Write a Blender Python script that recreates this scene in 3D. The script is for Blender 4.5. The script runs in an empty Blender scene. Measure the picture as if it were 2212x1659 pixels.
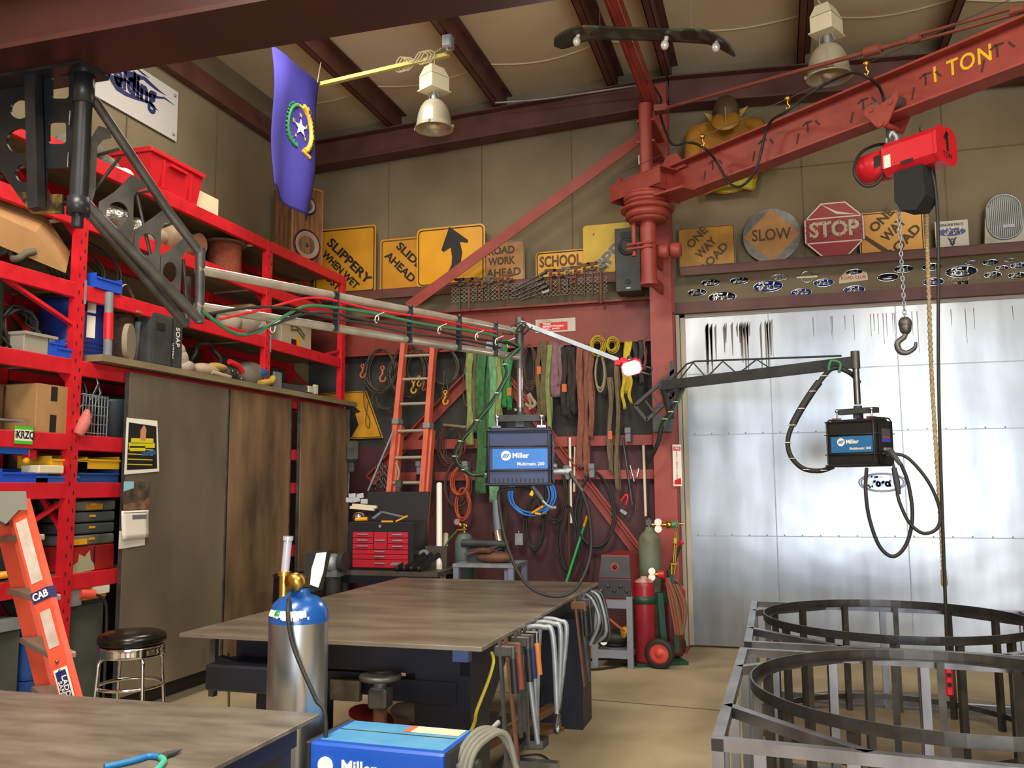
import bpy, bmesh, math, random
from mathutils import Vector as V, Matrix as M
random.seed(7)
PI = math.pi
SC = bpy.context.scene
COL = SC.collection

# ------------------------------------------------------------------ camera, world, light, exposure
FPX, CX, CY, EYE = 1915.0, 1106.0, 829.5, 1.55
yaw, pit, rol = math.radians(16.5), math.radians(6.49), math.radians(0.42)
FW = V((-math.sin(yaw) * math.cos(pit), math.cos(yaw) * math.cos(pit), math.sin(pit)))
_r = V((math.cos(yaw), math.sin(yaw), 0)); _u = _r.cross(FW)
RT = _r * math.cos(rol) - _u * math.sin(rol); UP = _r * math.sin(rol) + _u * math.cos(rol)
EYEP = V((0, 0, EYE))
cam = bpy.data.objects.new('camera', bpy.data.cameras.new('camera'))
COL.objects.link(cam); SC.camera = cam
cam.data.sensor_fit = 'HORIZONTAL'; cam.data.sensor_width = 36.0; cam.data.lens = 36.0 * FPX / 2212.0
cam.data.clip_start = .05; cam.data.clip_end = 200
cam.matrix_world = M(((RT.x, UP.x, -FW.x, 0), (RT.y, UP.y, -FW.y, 0), (RT.z, UP.z, -FW.z, EYE), (0, 0, 0, 1)))

w = bpy.data.worlds.new('daylight'); SC.world = w; w.use_nodes = True
w.node_tree.nodes['Background'].inputs[0].default_value = (.80, .88, 1.0, 1)
w.node_tree.nodes['Background'].inputs[1].default_value = 1.15
SC.view_settings.view_transform = 'Standard'; SC.view_settings.look = 'None'
SC.view_settings.gamma = 1.0; SC.view_settings.use_curve_mapping = False
SC.view_settings.exposure = 0.6

def area(name, loc, aim, sx, sy, power, col):
    l = bpy.data.lights.new(name, 'AREA'); l.shape = 'RECTANGLE'; l.size = sx; l.size_y = sy
    l.energy = power; l.color = col
    o = bpy.data.objects.new(name, l); COL.objects.link(o); o.location = loc
    o.rotation_euler = (V(aim) - V(loc)).to_track_quat('-Z', 'Y').to_euler()
    return o
# added warm fill lamp low by the doorway, aimed up to brighten the ceiling
area('ceiling_fill', (2.6, -7.5, .25), (0.5, 3.0, 4.6), 4.6, 2.0, 300, (1.0, .90, .74))
# daylight through the big open doorway behind the camera and through the roof's skylights
area('doorway_daylight', (2.6, -7.6, 1.9), (0.6, 8, 1.4), 4.6, 3.4, 400, (.64, .79, 1.0))
area('skylight_daylight', (-2.0, 1.0, 5.35), (-2.0, 1.6, 0), 1.2, 3.0, 230, (1.0, .93, .80))
area('skylight_daylight', (2.4, 1.2, 5.35), (2.2, 2.2, 0), 1.2, 3.0, 230, (1.0, .93, .80))
area('skylight_daylight', (-3.28, 6.1, 5.45), (-3.2, 6.0, 0), .8, 1.0, 30, (1.0, .95, .85))

# ------------------------------------------------------------------ geometry helpers
def P(px, py, X=None, Y=None, Z=None):
    """where the sight line of a photo point meets the plane X=, Y= or Z="""
    d = FW + RT * ((px - CX) / FPX) - UP * ((py - CY) / FPX)
    if X is not None: t = X / d.x
    elif Y is not None: t = Y / d.y
    else: t = (Z - EYE) / d.z
    return EYEP + d * t

def FR(o, rx=(1, 0, 0), up=(0, 0, 1)):
    x = V(rx).normalized(); y = V(up); y = (y - x * y.dot(x)).normalized(); z = x.cross(y); o = V(o)
    return M(((x.x, y.x, z.x, o.x), (x.y, y.y, z.y, o.y), (x.z, y.z, z.z, o.z), (0, 0, 0, 1)))

class MB:
    """collects shapes; becomes ONE mesh object"""
    def __init__(s, X=None):
        s.bm = bmesh.new(); s.mi = 0; s.X = X or M.Identity(4)
    def add(s, vs, fs, smooth=False, X=None):
        T = s.X @ X if X is not None else s.X
        bv = [s.bm.verts.new(T @ V(v)) for v in vs]
        for f in fs:
            try:
                q = s.bm.faces.new([bv[i] for i in f]); q.material_index = s.mi; q.smooth = smooth
            except ValueError:
                pass
        return s
    def bmesh_in(s, b, X=None, smooth=False):
        b.verts.ensure_lookup_table(); b.verts.index_update()
        s.add([v.co.copy() for v in b.verts], [[v.index for v in f.verts] for f in b.faces], smooth, X); b.free()
        return s
    def box(s, c, sz, rot=None, bev=0, X=None, seg=1):
        b = bmesh.new(); bmesh.ops.create_cube(b, size=1.0)
        for v in b.verts: v.co = V((v.co.x * sz[0], v.co.y * sz[1], v.co.z * sz[2]))
        if bev: bmesh.ops.bevel(b, geom=b.edges[:], offset=bev, segments=seg, affect='EDGES', profile=.7)
        T = M.Translation(V(c))
        if rot is not None: T = T @ rot
        return s.bmesh_in(b, (X @ T) if X is not None else T)
    def box2(s, a, b, bev=0):
        a, b = V(a), V(b); d = b - a
        return s.box((a + b) / 2, (abs(d.x), abs(d.y), abs(d.z)), bev=bev)
    def bar(s, a, b, wd, h, up=(0, 0, 1), bev=0, ext=0):
        a, b = V(a), V(b); d = (b - a); L = d.length + 2 * ext; d.normalize(); u = V(up)
        if abs(d.dot(u)) > .98: u = V((0, 1, 0))
        sd = d.cross(u).normalized(); u = sd.cross(d)
        R = M(((d.x, sd.x, u.x), (d.y, sd.y, u.y), (d.z, sd.z, u.z))).to_4x4()
        return s.box((a + b) / 2, (L, wd, h), R, bev)
    def tube(s, pts, r, n=8, closed=False, smooth=True, cap=True):
        pts = [V(p) for p in pts]; k = len(pts)
        rad = r if isinstance(r, (list, tuple)) else [r] * k
        vs, fs = [], []; nrm = None
        for i, p in enumerate(pts):
            if closed: t = pts[(i + 1) % k] - pts[i - 1]
            else: t = pts[min(i + 1, k - 1)] - pts[max(i - 1, 0)]
            if t.length < 1e-9: t = V((0, 0, 1))
            t.normalize()
            if nrm is None:
                nrm = t.orthogonal()
            nrm = (nrm - t * nrm.dot(t))
            if nrm.length < 1e-6: nrm = t.orthogonal()
            nrm.normalize(); bn = t.cross(nrm)
            for j in range(n):
                a = 2 * PI * j / n; vs.append(p + (nrm * math.cos(a) + bn * math.sin(a)) * rad[i])
        for i in range(k if closed else k - 1):
            for j in range(n):
                a0 = i * n + j; a1 = i * n + (j + 1) % n; b = ((i + 1) % k) * n
                fs.append((a0, a1, b + (j + 1) % n, b + j))
        s.add(vs, fs, smooth)
        if cap and not closed:
            s.add(vs[:n], [tuple(range(n))[::-1]]); s.add(vs[-n:], [tuple(range(n))])
        return s
    def cyl(s, a, b, r, r1=None, n=20, smooth=True):
        return s.tube([a, b], [r, r if r1 is None else r1], n, smooth=smooth)
    def lathe(s, prof, X=None, n=28, smooth=True):
        vs, fs = [], []; k = len(prof)
        for r, z in prof:
            for j in range(n):
                a = 2 * PI * j / n; vs.append((r * math.cos(a), r * math.sin(a), z))
        for i in range(k - 1):
            for j in range(n):
                fs.append((i * n + j, i * n + (j + 1) % n, (i + 1) * n + (j + 1) % n, (i + 1) * n + j))
        return s.add(vs, fs, smooth, X)
    def prism(s, poly, d, X=None):
        k = len(poly)
        vs = [(x, y, 0) for x, y in poly] + [(x, y, d) for x, y in poly]
        fs = [tuple(range(k))[::-1], tuple(range(k, 2 * k))] + [(i, (i + 1) % k, k + (i + 1) % k, k + i) for i in range(k)]
        return s.add(vs, fs, False, X)
    def ball(s, c, r, sc=(1, 1, 1), n=14, X=None):
        b = bmesh.new(); bmesh.ops.create_uvsphere(b, u_segments=n, v_segments=max(6, n * 2 // 3), radius=r)
        T = M.Translation(V(c)) @ M.Diagonal((sc[0], sc[1], sc[2], 1))
        return s.bmesh_in(b, (X @ T) if X is not None else T, True)
    def grid(s, fn, nu, nv, smooth=True, th=0):
        vs = [V(fn(i / nu, j / nv)) for i in range(nu + 1) for j in range(nv + 1)]
        fs = [(i * (nv + 1) + j, (i + 1) * (nv + 1) + j, (i + 1) * (nv + 1) + j + 1, i * (nv + 1) + j + 1) for i in range(nu) for j in range(nv)]
        if th:
            b = bmesh.new(); bv = [b.verts.new(v) for v in vs]
            for f in fs: b.faces.new([bv[i] for i in f])
            bmesh.ops.recalc_face_normals(b, faces=b.faces[:])
            bmesh.ops.solidify(b, geom=b.faces[:], thickness=th)
            return s.bmesh_in(b, None, smooth)
        return s.add(vs, fs, smooth)
    def ibeam(s, a, b, h, bf, tf=.012, tw=.009, up=(0, 0, 1)):
        a, b, u = V(a), V(b), V(up); d = (b - a).normalized(); sd = d.cross(u).normalized(); u = sd.cross(d)
        s.bar(a + u * (h / 2 - tf / 2), b + u * (h / 2 - tf / 2), bf, tf, u)
        s.bar(a - u * (h / 2 - tf / 2), b - u * (h / 2 - tf / 2), bf, tf, u)
        return s.bar(a, b, tw, h - 2 * tf, u)
    def curve(s, cu, X=None):
        o = bpy.data.objects.new('tmp', cu); me = bpy.data.meshes.new_from_object(o)
        s.add([v.co.copy() for v in me.vertices], [tuple(p.vertices) for p in me.polygons], False, X)
        bpy.data.objects.remove(o); bpy.data.meshes.remove(me); bpy.data.curves.remove(cu)
        return s
    def plate(s, loops, d, X=None):
        """first loop is the outline, the others are holes"""
        cu = bpy.data.curves.new('c', 'CURVE'); cu.dimensions = '2D'; cu.fill_mode = 'BOTH'; cu.extrude = d / 2
        for lp in loops:
            sp = cu.splines.new('POLY'); sp.points.add(len(lp) - 1); sp.use_cyclic_u = True
            for i, (x, y) in enumerate(lp): sp.points[i].co = (x, y, 0, 1)
        return s.curve(cu, X)
    def text(s, t, size, X, d=.002, align='CENTER', shear=0, bold=0, sp=1.0, wide=1.0, line=1.0):
        cu = bpy.data.curves.new('t', 'FONT'); cu.body = t; cu.size = size; cu.extrude = d / 2; cu.align_x = align; cu.align_y = 'CENTER'
        cu.shear = shear; cu.offset = bold * size; cu.space_character = sp; cu.resolution_u = 3; cu.space_line = line
        return s.curve(cu, X @ M.Diagonal((wide, 1, 1, 1)))
    def fit(s, t, w_, h_, X, d=.002, bold=0):
        """lettering stretched to fill w_ x h_, centred on X"""
        m2 = MB().text(t, 1.0, M.Identity(4), d, bold=bold)
        xs = [v.co.x for v in m2.bm.verts]; ys = [v.co.y for v in m2.bm.verts]
        kx, ky = w_ / (max(xs) - min(xs)), h_ / (max(ys) - min(ys))
        for v in m2.bm.verts: v.co = V(((v.co.x - (max(xs) + min(xs)) / 2) * kx, (v.co.y - (max(ys) + min(ys)) / 2) * ky, v.co.z))
        return s.bmesh_in(m2.bm, X)
    def strokes(s, lines, wdt, X, d=.002):
        """flat pen strokes in the frame X"""
        for ln in lines:
            for (x0, y0), (x1, y1) in zip(ln[:-1], ln[1:]):
                L = math.hypot(x1 - x0, y1 - y0) or 1e-6; nx, ny = -(y1 - y0) / L * wdt / 2, (x1 - x0) / L * wdt / 2
                ex, ey = (x1 - x0) / L * wdt * .3, (y1 - y0) / L * wdt * .3
                s.prism([(x0 - ex + nx, y0 - ey + ny), (x0 - ex - nx, y0 - ey - ny), (x1 + ex - nx, y1 + ey - ny), (x1 + ex + nx, y1 + ey + ny)], d, X)
        return s

def circ(cx, cy, r, n=24, ry=None, a0=0):
    return [(cx + r * math.cos(a0 + 2 * PI * i / n), cy + (ry or r) * math.sin(a0 + 2 * PI * i / n)) for i in range(n)]
def rrect(cx, cy, wd, h, r, n=5):
    o = []
    for sx, sy, a in ((1, 1, 0), (-1, 1, PI / 2), (-1, -1, PI), (1, -1, 1.5 * PI)):
        for i in range(n + 1):
            t = a + PI / 2 * i / n
            o.append((cx + sx * (wd / 2 - r) + r * math.cos(t), cy + sy * (h / 2 - r) + r * math.sin(t)))
    return o
def spline(pts, k=6, closed=False):
    pts = [V(p) for p in pts]; n = len(pts); o = []
    for i in range(n if closed else n - 1):
        if closed: p0, p1, p2, p3 = pts[i - 1], pts[i], pts[(i + 1) % n], pts[(i + 2) % n]
        else: p0, p1, p2, p3 = pts[max(i - 1, 0)], pts[i], pts[i + 1], pts[min(i + 2, n - 1)]
        for j in range(k):
            t = j / k
            o.append(.5 * ((2 * p1) + (p2 - p0) * t + (2 * p0 - 5 * p1 + 4 * p2 - p3) * t * t + (3 * p1 - p0 - 3 * p2 + p3) * t ** 3))
    if not closed: o.append(pts[-1])
    return o
def scr(pts, **k):
    return [P(x, y, **k) for x, y in pts]

# ------------------------------------------------------------------ materials
def lin(c):
    if isinstance(c, str): c = [int(c[i:i + 2], 16) / 255 for i in (0, 2, 4)]
    return tuple((x / 12.92 if x <= .04045 else ((x + .055) / 1.055) ** 2.4) for x in c) + (1,)
MATS = {}
def mat(name, c, rough=.6, metal=0.0, c2=None, sc=6, st=(1, 1, 1), bump=0, bsc=None, lo=.35, hi=.65, det=5, coat=0):
    if name in MATS: return MATS[name]
    m = bpy.data.materials.new(name); m.use_nodes = True; nt = m.node_tree; N = nt.nodes; L = nt.links
    b = N['Principled BSDF']; b.inputs['Roughness'].default_value = rough; b.inputs['Metallic'].default_value = metal
    if coat: b.inputs['Coat Weight'].default_value = coat; b.inputs['Coat Roughness'].default_value = .15
    b.inputs['Base Color'].default_value = lin(c)
    if c2 is not None or bump:
        tc = N.new('ShaderNodeTexCoord'); mp = N.new('ShaderNodeMapping'); mp.inputs['Scale'].default_value = st
        L.new(tc.outputs['Object'], mp.inputs[0])
        no = N.new('ShaderNodeTexNoise'); no.inputs['Scale'].default_value = sc; no.inputs['Detail'].default_value = det
        L.new(mp.outputs[0], no.inputs['Vector'])
        if c2 is not None:
            cr = N.new('ShaderNodeValToRGB'); cr.color_ramp.elements[0].position = lo; cr.color_ramp.elements[1].position = hi
            cr.color_ramp.elements[0].color = lin(c2); cr.color_ramp.elements[1].color = lin(c)
            L.new(no.outputs[0], cr.inputs[0]); L.new(cr.outputs[0], b.inputs['Base Color'])
        if bump:
            n2 = no
            if bsc:
                n2 = N.new('ShaderNodeTexNoise'); n2.inputs['Scale'].default_value = bsc; n2.inputs['Detail'].default_value = 3
                L.new(mp.outputs[0], n2.inputs['Vector'])
            bp = N.new('ShaderNodeBump'); bp.inputs['Strength'].default_value = bump; bp.inputs['Distance'].default_value = .02
            L.new(n2.outputs[0], bp.inputs['Height']); L.new(bp.outputs[0], b.inputs['Normal'])
    MATS[name] = m
    return m
def glow(name, c, strength):
    m = bpy.data.materials.new(name); m.use_nodes = True; b = m.node_tree.nodes['Principled BSDF']
    b.inputs['Emission Color'].default_value = lin(c); b.inputs['Emission Strength'].default_value = strength
    b.inputs['Base Color'].default_value = lin(c); MATS[name] = m
    return m

# ------------------------------------------------------------------ object helpers
WM = {}
def _mesh(name, mb, mats, inv):
    me = bpy.data.meshes.new(name)
    if inv is not None: mb.bm.transform(inv)
    bmesh.ops.recalc_face_normals(mb.bm, faces=mb.bm.faces[:])
    mb.bm.to_mesh(me); mb.bm.free()
    for m in (mats if isinstance(mats, (list, tuple)) else [mats]): me.materials.append(m)
    o = bpy.data.objects.new(name, me); COL.objects.link(o)
    return o
def tag(o, label, cat, group=None):
    o['label'] = label; o['category'] = cat
    if group: o['group'] = group
    return o
def thing(name, label, cat, loc=(0, 0, 0), rz=0, group=None):
    o = bpy.data.objects.new(name, None); o.empty_display_size = .1; COL.objects.link(o)
    W = M.Translation(V(loc)) @ M.Rotation(rz, 4, 'Z'); o.matrix_world = W; WM[o.name] = W
    return tag(o, label, cat, group)
SPLIT = set('bolt clamp_bolt corner_brace grommet lip marker_stroke knob rear_brace rivet push_button tape post vent weld_bead hanging_wire beam_clip paper_label rating_label metal_tip wall_bracket rib warning_label dial'.split())
def islands(bm):
    """loose pieces of a mesh, those that touch kept together"""
    left = set(bm.verts); out = []
    while left:
        st = [left.pop()]; got = list(st)
        while st:
            for e in st.pop().link_edges:
                for q in e.verts:
                    if q in left: left.remove(q); st.append(q); got.append(q)
        out.append(got)
    bb = [([min(v.co[i] for v in g) - .004 for i in range(3)], [max(v.co[i] for v in g) + .004 for i in range(3)], g) for g in out]
    k = 0
    while k < len(bb):
        for j in range(k + 1, len(bb)):
            a, b = bb[k], bb[j]
            if all(a[0][i] <= b[1][i] and b[0][i] <= a[1][i] for i in range(3)):
                bb[k] = ([min(x, y) for x, y in zip(a[0], b[0])], [max(x, y) for x, y in zip(a[1], b[1])], a[2] + b[2]); bb.pop(j); k = -1; break
        k += 1
    return [g for _, _, g in bb]
def part(name, mb, mats, parent, label=None):
    if name in SPLIT:
        gs = islands(mb.bm)
        if 1 < len(gs) < 60:
            o = None
            for g in gs:
                m2 = MB(); ix = {v: m2.bm.verts.new(v.co) for v in g}
                for f in {f for v in g for f in v.link_faces}:
                    q = m2.bm.faces.new([ix[v] for v in f.verts]); q.material_index = f.material_index; q.smooth = f.smooth
                o = _part(name, m2, mats, parent, label)
            mb.bm.free(); return o
    return _part(name, mb, mats, parent, label)
def _part(name, mb, mats, parent, label=None):
    W = WM[parent.name]; o = _mesh(name, mb, mats, W.inverted()); o.parent = parent; WM[o.name] = W
    if label: o['label'] = label
    return o
def solo(name, mb, mats, label, cat, group=None):
    vs = [v.co for v in mb.bm.verts]
    lo = V([min(v[i] for v in vs) for i in range(3)]); hi = V([max(v[i] for v in vs) for i in range(3)])
    W = M.Translation(V(((lo.x + hi.x) / 2, (lo.y + hi.y) / 2, lo.z)))
    o = _mesh(name, mb, mats, W.inverted()); o.matrix_world = W; WM[o.name] = W
    return tag(o, label, cat, group)
def struct(name, mb, mats):
    o = _mesh(name, mb, mats, None); o['kind'] = 'structure'; WM[o.name] = M.Identity(4)
    return o

# ------------------------------------------------------------------ palette
m_floor = mat('concrete', 'b5a688', .7, c2='978768', sc=1.3, det=9, bump=.08, bsc=60, lo=.3, hi=.62)
m_wall = mat('faced_insulation', '8a7b5f', .8, c2='766a50', sc=1.2, det=6, bump=.12, bsc=3)
m_ceil = mat('ceiling_insulation', 'e2d2ae', .85, c2='d0be98', sc=.7, det=3, bump=.15, bsc=2)
m_prim = mat('red_oxide_primer', '8c4a3c', .55, c2='7a3c30', sc=4, det=5)
m_primd = mat('dark_red_oxide', '6a4038', .55, c2='573229', sc=4, det=5)
m_crane = mat('crane_red_paint', '9e4236', .5, c2='8e392e', sc=5, det=5)
m_maroon = mat('maroon_panel', '542a2c', .6, c2='421f23', sc=2.5, det=6)
m_dark = mat('dark_board', '3a3732', .8, c2='2f2c28', sc=2)
m_red = mat('rack_red', 'd8202c', .42, c2='c41a26', sc=9)
m_redp = mat('red_gloss', 'cf1f2b', .35)
m_plank = mat('shelf_plank', '8a7a5a', .8, c2='6f6146', sc=10, st=(1, .2, 1))
m_black = mat('black_paint', '17171a', .4, c2='222226', sc=8)
m_blkp = mat('black_plastic', '1b1b1d', .5)
m_rub = mat('rubber', '26241f', .6)
m_steel = mat('bare_steel', '8b8a86', .36, 1.0, c2='6d6b66', sc=14, det=6)
m_pipe = mat('bright_pipe', 'd8d2c4', .30, .7, c2='c4bcac', sc=10)
m_dksteel = mat('mill_steel', '65635e', .45, .6, c2='4a4844', sc=9, det=7)
m_chrome = mat('chrome', 'e6e6e8', .12, 1.0)
m_galv = mat('galvanised_grey', 'a4a9ac', .45, .45, c2='8f9498', sc=12)
m_white = mat('white_enamel', 'efe9da', .4)
m_cream = mat('cream', 'ded2b0', .6)
m_yel = mat('yellow_sign', 'eda91e', .38, c2='e09c14', sc=3)
m_yelo = mat('old_yellow_sign', 'c8912e', .55, c2='a8762a', sc=7, det=8)
m_blk = mat('sign_black', '1c1917', .6)
m_brown = mat('faded_brown', '5a4326', .6)
m_orange = mat('orange_fibreglass', 'e2573a', .45, c2='d44c30', sc=6)
m_card = mat('cardboard', 'b08555', .85, c2='a07747', sc=4)
m_blue = mat('bin_blue', '2450c0', .5)
m_navy = mat('navy', '23255c', .55)
m_grey = mat('mid_grey_paint', '7d8083', .55, c2='6d7073', sc=8)
m_dkgrey = mat('dark_grey', '3b3d3d', .55, c2='2e3030', sc=7)
m_rust = mat('rust', '7a5038', .7, .2, c2='574030', sc=12, det=7)
m_brass = mat('brass', 'c9a04c', .32, 1.0)
m_tan = mat('tan_cloth', 'a8957a', .9, c2='8f7c63', sc=12)
m_wood = mat('wood', 'a8794c', .6, c2='8a5c36', sc=9, st=(6, 6, .6))
m_green = mat('dark_green_paint', '1f4a38', .45)
m_hose = mat('green_hose', '2f6b45', .5)

# ------------------------------------------------------------------ the room
XL, XR, YB, YF = -5.0, 6.2, 8.84, -8.0
RX = -.90                                            # ridge line over the red column
def roofz(x): return 5.86 - .050 * abs(x - RX)
struct('floor', MB().box2((XL - .2, YF, -.2), (XR + .2, YB + .2, 0)), m_floor)
a = P(1221, 1507, Z=0); b = P(1543, 1534, Z=0); d = (b - a).normalized()
struct('trim_1', MB().bar(a - d * 3 + V((0, 0, .001)), b + d * 5 + V((0, 0, .001)), .012, .003), mat('joint_dark', '6a5d48', .9))
a = P(1700, 1400, Z=0)
# back wall (upper facing) with its seams, and the lower boards behind the hanging tools
top = [(XL - .2, roofz(XL)), (RX, roofz(RX)), (XR + .2, roofz(XR))]
mb = MB().prism([(XL - .2, 0), (XR + .2, 0)] + [(x, z) for x, z in top[::-1]], .15, FR((0, YB + .17, 0)))
mb.mi = 1
for x in (-4.05, -2.95, -1.95, .35, 1.62, 2.9):
    mb.box2((x - .006, YB + .016, 3.7), (x + .006, YB + .026, roofz(x) - .35))
mb.box2((-.6, YB + .016, 4.62), (4, YB + .026, 4.632))
struct('wall_back', mb, [m_wall, mat('seam', '6b5e46', .8)])
struct('trim_2', MB().box2((XL, YB - .01, 0), (-1.0, YB + .015, 1.97)), m_maroon)
struct('trim_3', MB().box2((XL, YB - .008, 1.97), (-1.0, YB + .015, 2.97)), m_dark)
mb = MB().box2((XL - .2, YF, 0), (XL, YB + .2, roofz(XL)))
mb.mi = 1
for y in (2.2, 3.4, 4.6, 5.8, 7.0, 8.2): mb.box2((XL, y - .006, 0), (XL + .008, y + .006, roofz(XL) - .5))
struct('wall_left', mb, [m_wall, MATS['seam']])
struct('wall_right', MB().box2((XR, YF, 0), (XR + .2, YB + .2, roofz(XR))), m_wall)
mb = MB().box2((XL - .2, YF - .2, 0), (.3, YF, roofz(XL))).box2((5.0, YF - .2, 0), (XR + .2, YF, roofz(XR))).box2((.3, YF - .2, 3.7), (5.0, YF, roofz(XR)))
struct('wall_front', mb, m_wall)
# ceiling: draped facing between the purlins, a skylight strip left open between two of them
PX = [-5.0, -3.90, -2.66, -1.44, -.88, .41, 1.65, 2.9, 4.1, 5.3, 6.2]
mb = MB()
SKY = [(-3.84, -2.72, 4.6, 6.45), (-2.6, -1.5, -1.0, 3.0), (1.7, 2.84, -.6, 3.2)]
def droop(x, y, i):
    a, b = PX[i], PX[i + 1]; t = (x - a) / (b - a)
    k = .05 * math.sin(PI * t)
    return roofz(x) - k * (.75 + .45 * math.sin(y * 2.2 + i * 1.7) * .6)
for i in range(len(PX) - 1):
    a, b = PX[i], PX[i + 1]; segs = [(YF, YB + .2)]
    for s0, s1, y0, y1 in SKY:
        if a - .01 < s0 < b: segs = [(YF, y0), (y1, YB + .2)]
    for y0, y1 in segs:
        mb.grid(lambda u, v: (a + (b - a) * u, y0 + (y1 - y0) * v, droop(a + (b - a) * u, y0 + (y1 - y0) * v, i)), 8, max(4, int((y1 - y0) * 4)))
mb.mi = 1
for y in (1.5, 3.2, 4.9, 6.55, 8.1):
    for i in range(len(PX) - 1):
        if any(PX[i] - .01 < s[0] < PX[i + 1] and s[2] < y < s[3] for s in SKY): continue
        pts = [(PX[i] + (PX[i + 1] - PX[i]) * t / 8, y + .08 * math.sin(t * PI / 8), 0) for t in range(9)]
        mb.tube([(x, yy, droop(x, yy, i) - .004) for x, yy, _ in pts], .008, 5)
struct('ceiling', mb, [m_ceil, mat('ceil_seam', 'd0c09c', .85)])
struct('roof', MB().prism([(XL - .3, roofz(XL) + .1), (RX, roofz(RX) + .1), (XR + .3, roofz(XR) + .1), (XR + .3, roofz(XR) + .2), (RX, roofz(RX) + .2), (XL - .3, roofz(XL) + .2)], 17, FR((0, YB + .3, 0))), m_galv)
gl = glow('skylight_panel', 'fff4dc', 3.2)
for k, (x0, x1, y0, y1) in enumerate(SKY):
    struct('window_%d' % (k + 1), MB().add([(x0 - .06, y0, roofz(x0) - .005), (x1 + .06, y0, roofz(x1) - .005), (x1 + .06, y1, roofz(x1) - .005), (x0 - .06, y1, roofz(x0) - .005)], [(0, 1, 2, 3)]), gl)
# purlins (Z sections) in the depth direction, rafter on the back wall, eave beam
n = 0
for x in PX[1:-1]:
    zt = roofz(x) - .02; h = .20; mb = MB()
    mb.box2((x - .006, YF, zt - h), (x + .006, YB, zt)); mb.box2((x - .07, YF, zt - h), (x, YB, zt - h + .008)); mb.box2((x, YF, zt - .008), (x + .07, YB, zt))
    mb.box2((x - .07, YF, zt - h), (x - .062, YB, zt - h + .025))
    struct('purlin_beam', mb, m_primd); n += 1
for nm, x0, x1 in (('rafter_beam', XL, RX), ('rafter_beam', RX, XR)):
    z0, z1 = roofz(x0) - .38, roofz(x1) - .38
    struct(nm, MB().ibeam((x0, YB - .13, z0), (x1, YB - .13, z1), .30, .2, .014, .01), m_primd)
struct('eave_beam', MB().box2((XL, YF, 5.17), (XL + .09, YB, 5.36)), m_primd)
# header beam, ledges, girts, lintel
mb = MB().ibeam((XL, YB - .09, 3.17), (-1.05, YB - .09, 3.17), .44, .17, .02, .012)
struct('header_beam', mb, mat('header_red', '8a3a2e', .5, c2='7a3126', sc=3))
def channel(nm, x0, x1, z, h, dep, m):
    mb = MB().box2((x0, YB - dep, z - .012), (x1, YB, z)); mb.box2((x0, YB - dep, z - h), (x1, YB - dep + .008, z))
    return struct(nm, mb, m)
channel('ledge_beam', XL, -1.05, 3.665, .10, .20, m_primd)
channel('ledge_beam', -.83, XR, 3.665, .09, .20, m_primd)
struct('lintel_beam', MB().box2((-.93, YB - .10, 3.22), (XR, YB, 3.33)).box2((-.93, YB - .12, 3.215), (XR, YB, 3.235)), m_primd)
struct('girt_beam', MB().box2((-3.9, YB - .12, 1.93), (-1.15, YB, 2.03)), m_crane)
struct('girt_beam', MB().box2((-3.9, YB - .12, 1.60), (-1.15, YB, 1.69)), m_crane)
for nm, p, q in (('brace_beam', (1080, 800), (1415, 1240)), ('brace_beam', (1030, 800), (800, 1040))):
    a, b = P(*p, Y=YB - .06), P(*q, Y=YB - .06)
    struct(nm, MB().bar(a, b, .012, .12, (0, 0, 1)).bar(a + V((0, -.05, .055)), b + V((0, -.05, .055)), .1, .012), m_crane)
# red H column on the back wall, with its kick plates
mb = MB(); cx, cy = -1.01, 8.62
mb.box2((cx - .105, cy - .13, 0), (cx + .105, cy - .112, 5.5)); mb.box2((cx - .105, cy + .112, 0), (cx + .105, cy + .13, 5.5)); mb.box2((cx - .006, cy - .12, 0), (cx + .006, cy + .12, 5.5))
mb.box2((cx - .16, cy - .18, 0), (cx + .16, cy + .18, .02))
struct('column', mb, m_crane)
struct('trim_4', MB().box2((cx + .11, YB - .09, 0), (cx + .145, YB - .03, 3.21)), mat('jamb_pale', 'b5a995', .6))
# galvanised overhead door
dm = bpy.data.materials.new('galvanised_sheet'); dm.use_nodes = True; nt = dm.node_tree; N = nt.nodes; L = nt.links
b = N['Principled BSDF']; b.inputs['Metallic'].default_value = .9
tc = N.new('ShaderNodeTexCoord')
def mapn(st, sc, det=4):
    mp = N.new('ShaderNodeMapping'); mp.inputs['Scale'].default_value = st; L.new(tc.outputs['Object'], mp.inputs[0])
    no = N.new('ShaderNodeTexNoise'); no.inputs['Scale'].default_value = sc; no.inputs['Detail'].default_value = det; L.new(mp.outputs[0], no.inputs['Vector']); return no
n1 = mapn((1, 1, .16), 5, 8); n2 = mapn((1, 1, 1), 1.1, 3); n3 = mapn((.7, 1, 1), 1.5, 2)
cr = N.new('ShaderNodeValToRGB'); cr.color_ramp.elements[0].position = .3; cr.color_ramp.elements[1].position = .6
cr.color_ramp.elements[0].color = lin('8f9193'); cr.color_ramp.elements[1].color = lin('a3a6a9'); L.new(n1.outputs[0], cr.inputs[0])
L.new(cr.outputs[0], b.inputs['Base Color'])
mr = N.new('ShaderNodeMapRange'); mr.inputs[3].default_value = .27; mr.inputs[4].default_value = .40; L.new(n2.outputs[0], mr.inputs[0]); L.new(mr.outputs[0], b.inputs['Roughness'])
bp = N.new('ShaderNodeBump'); bp.inputs['Strength'].default_value = .22; bp.inputs['Distance'].default_value = .06; L.new(n3.outputs[0], bp.inputs['Height']); L.new(bp.outputs[0], b.inputs['Normal'])
MATS['galvanised_sheet'] = dm
DY = YB - .02
door = struct('door_1', MB().box2((-.845, DY, .02), (3.6, YB + .01, 3.21)), dm)
mb = MB()
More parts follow.
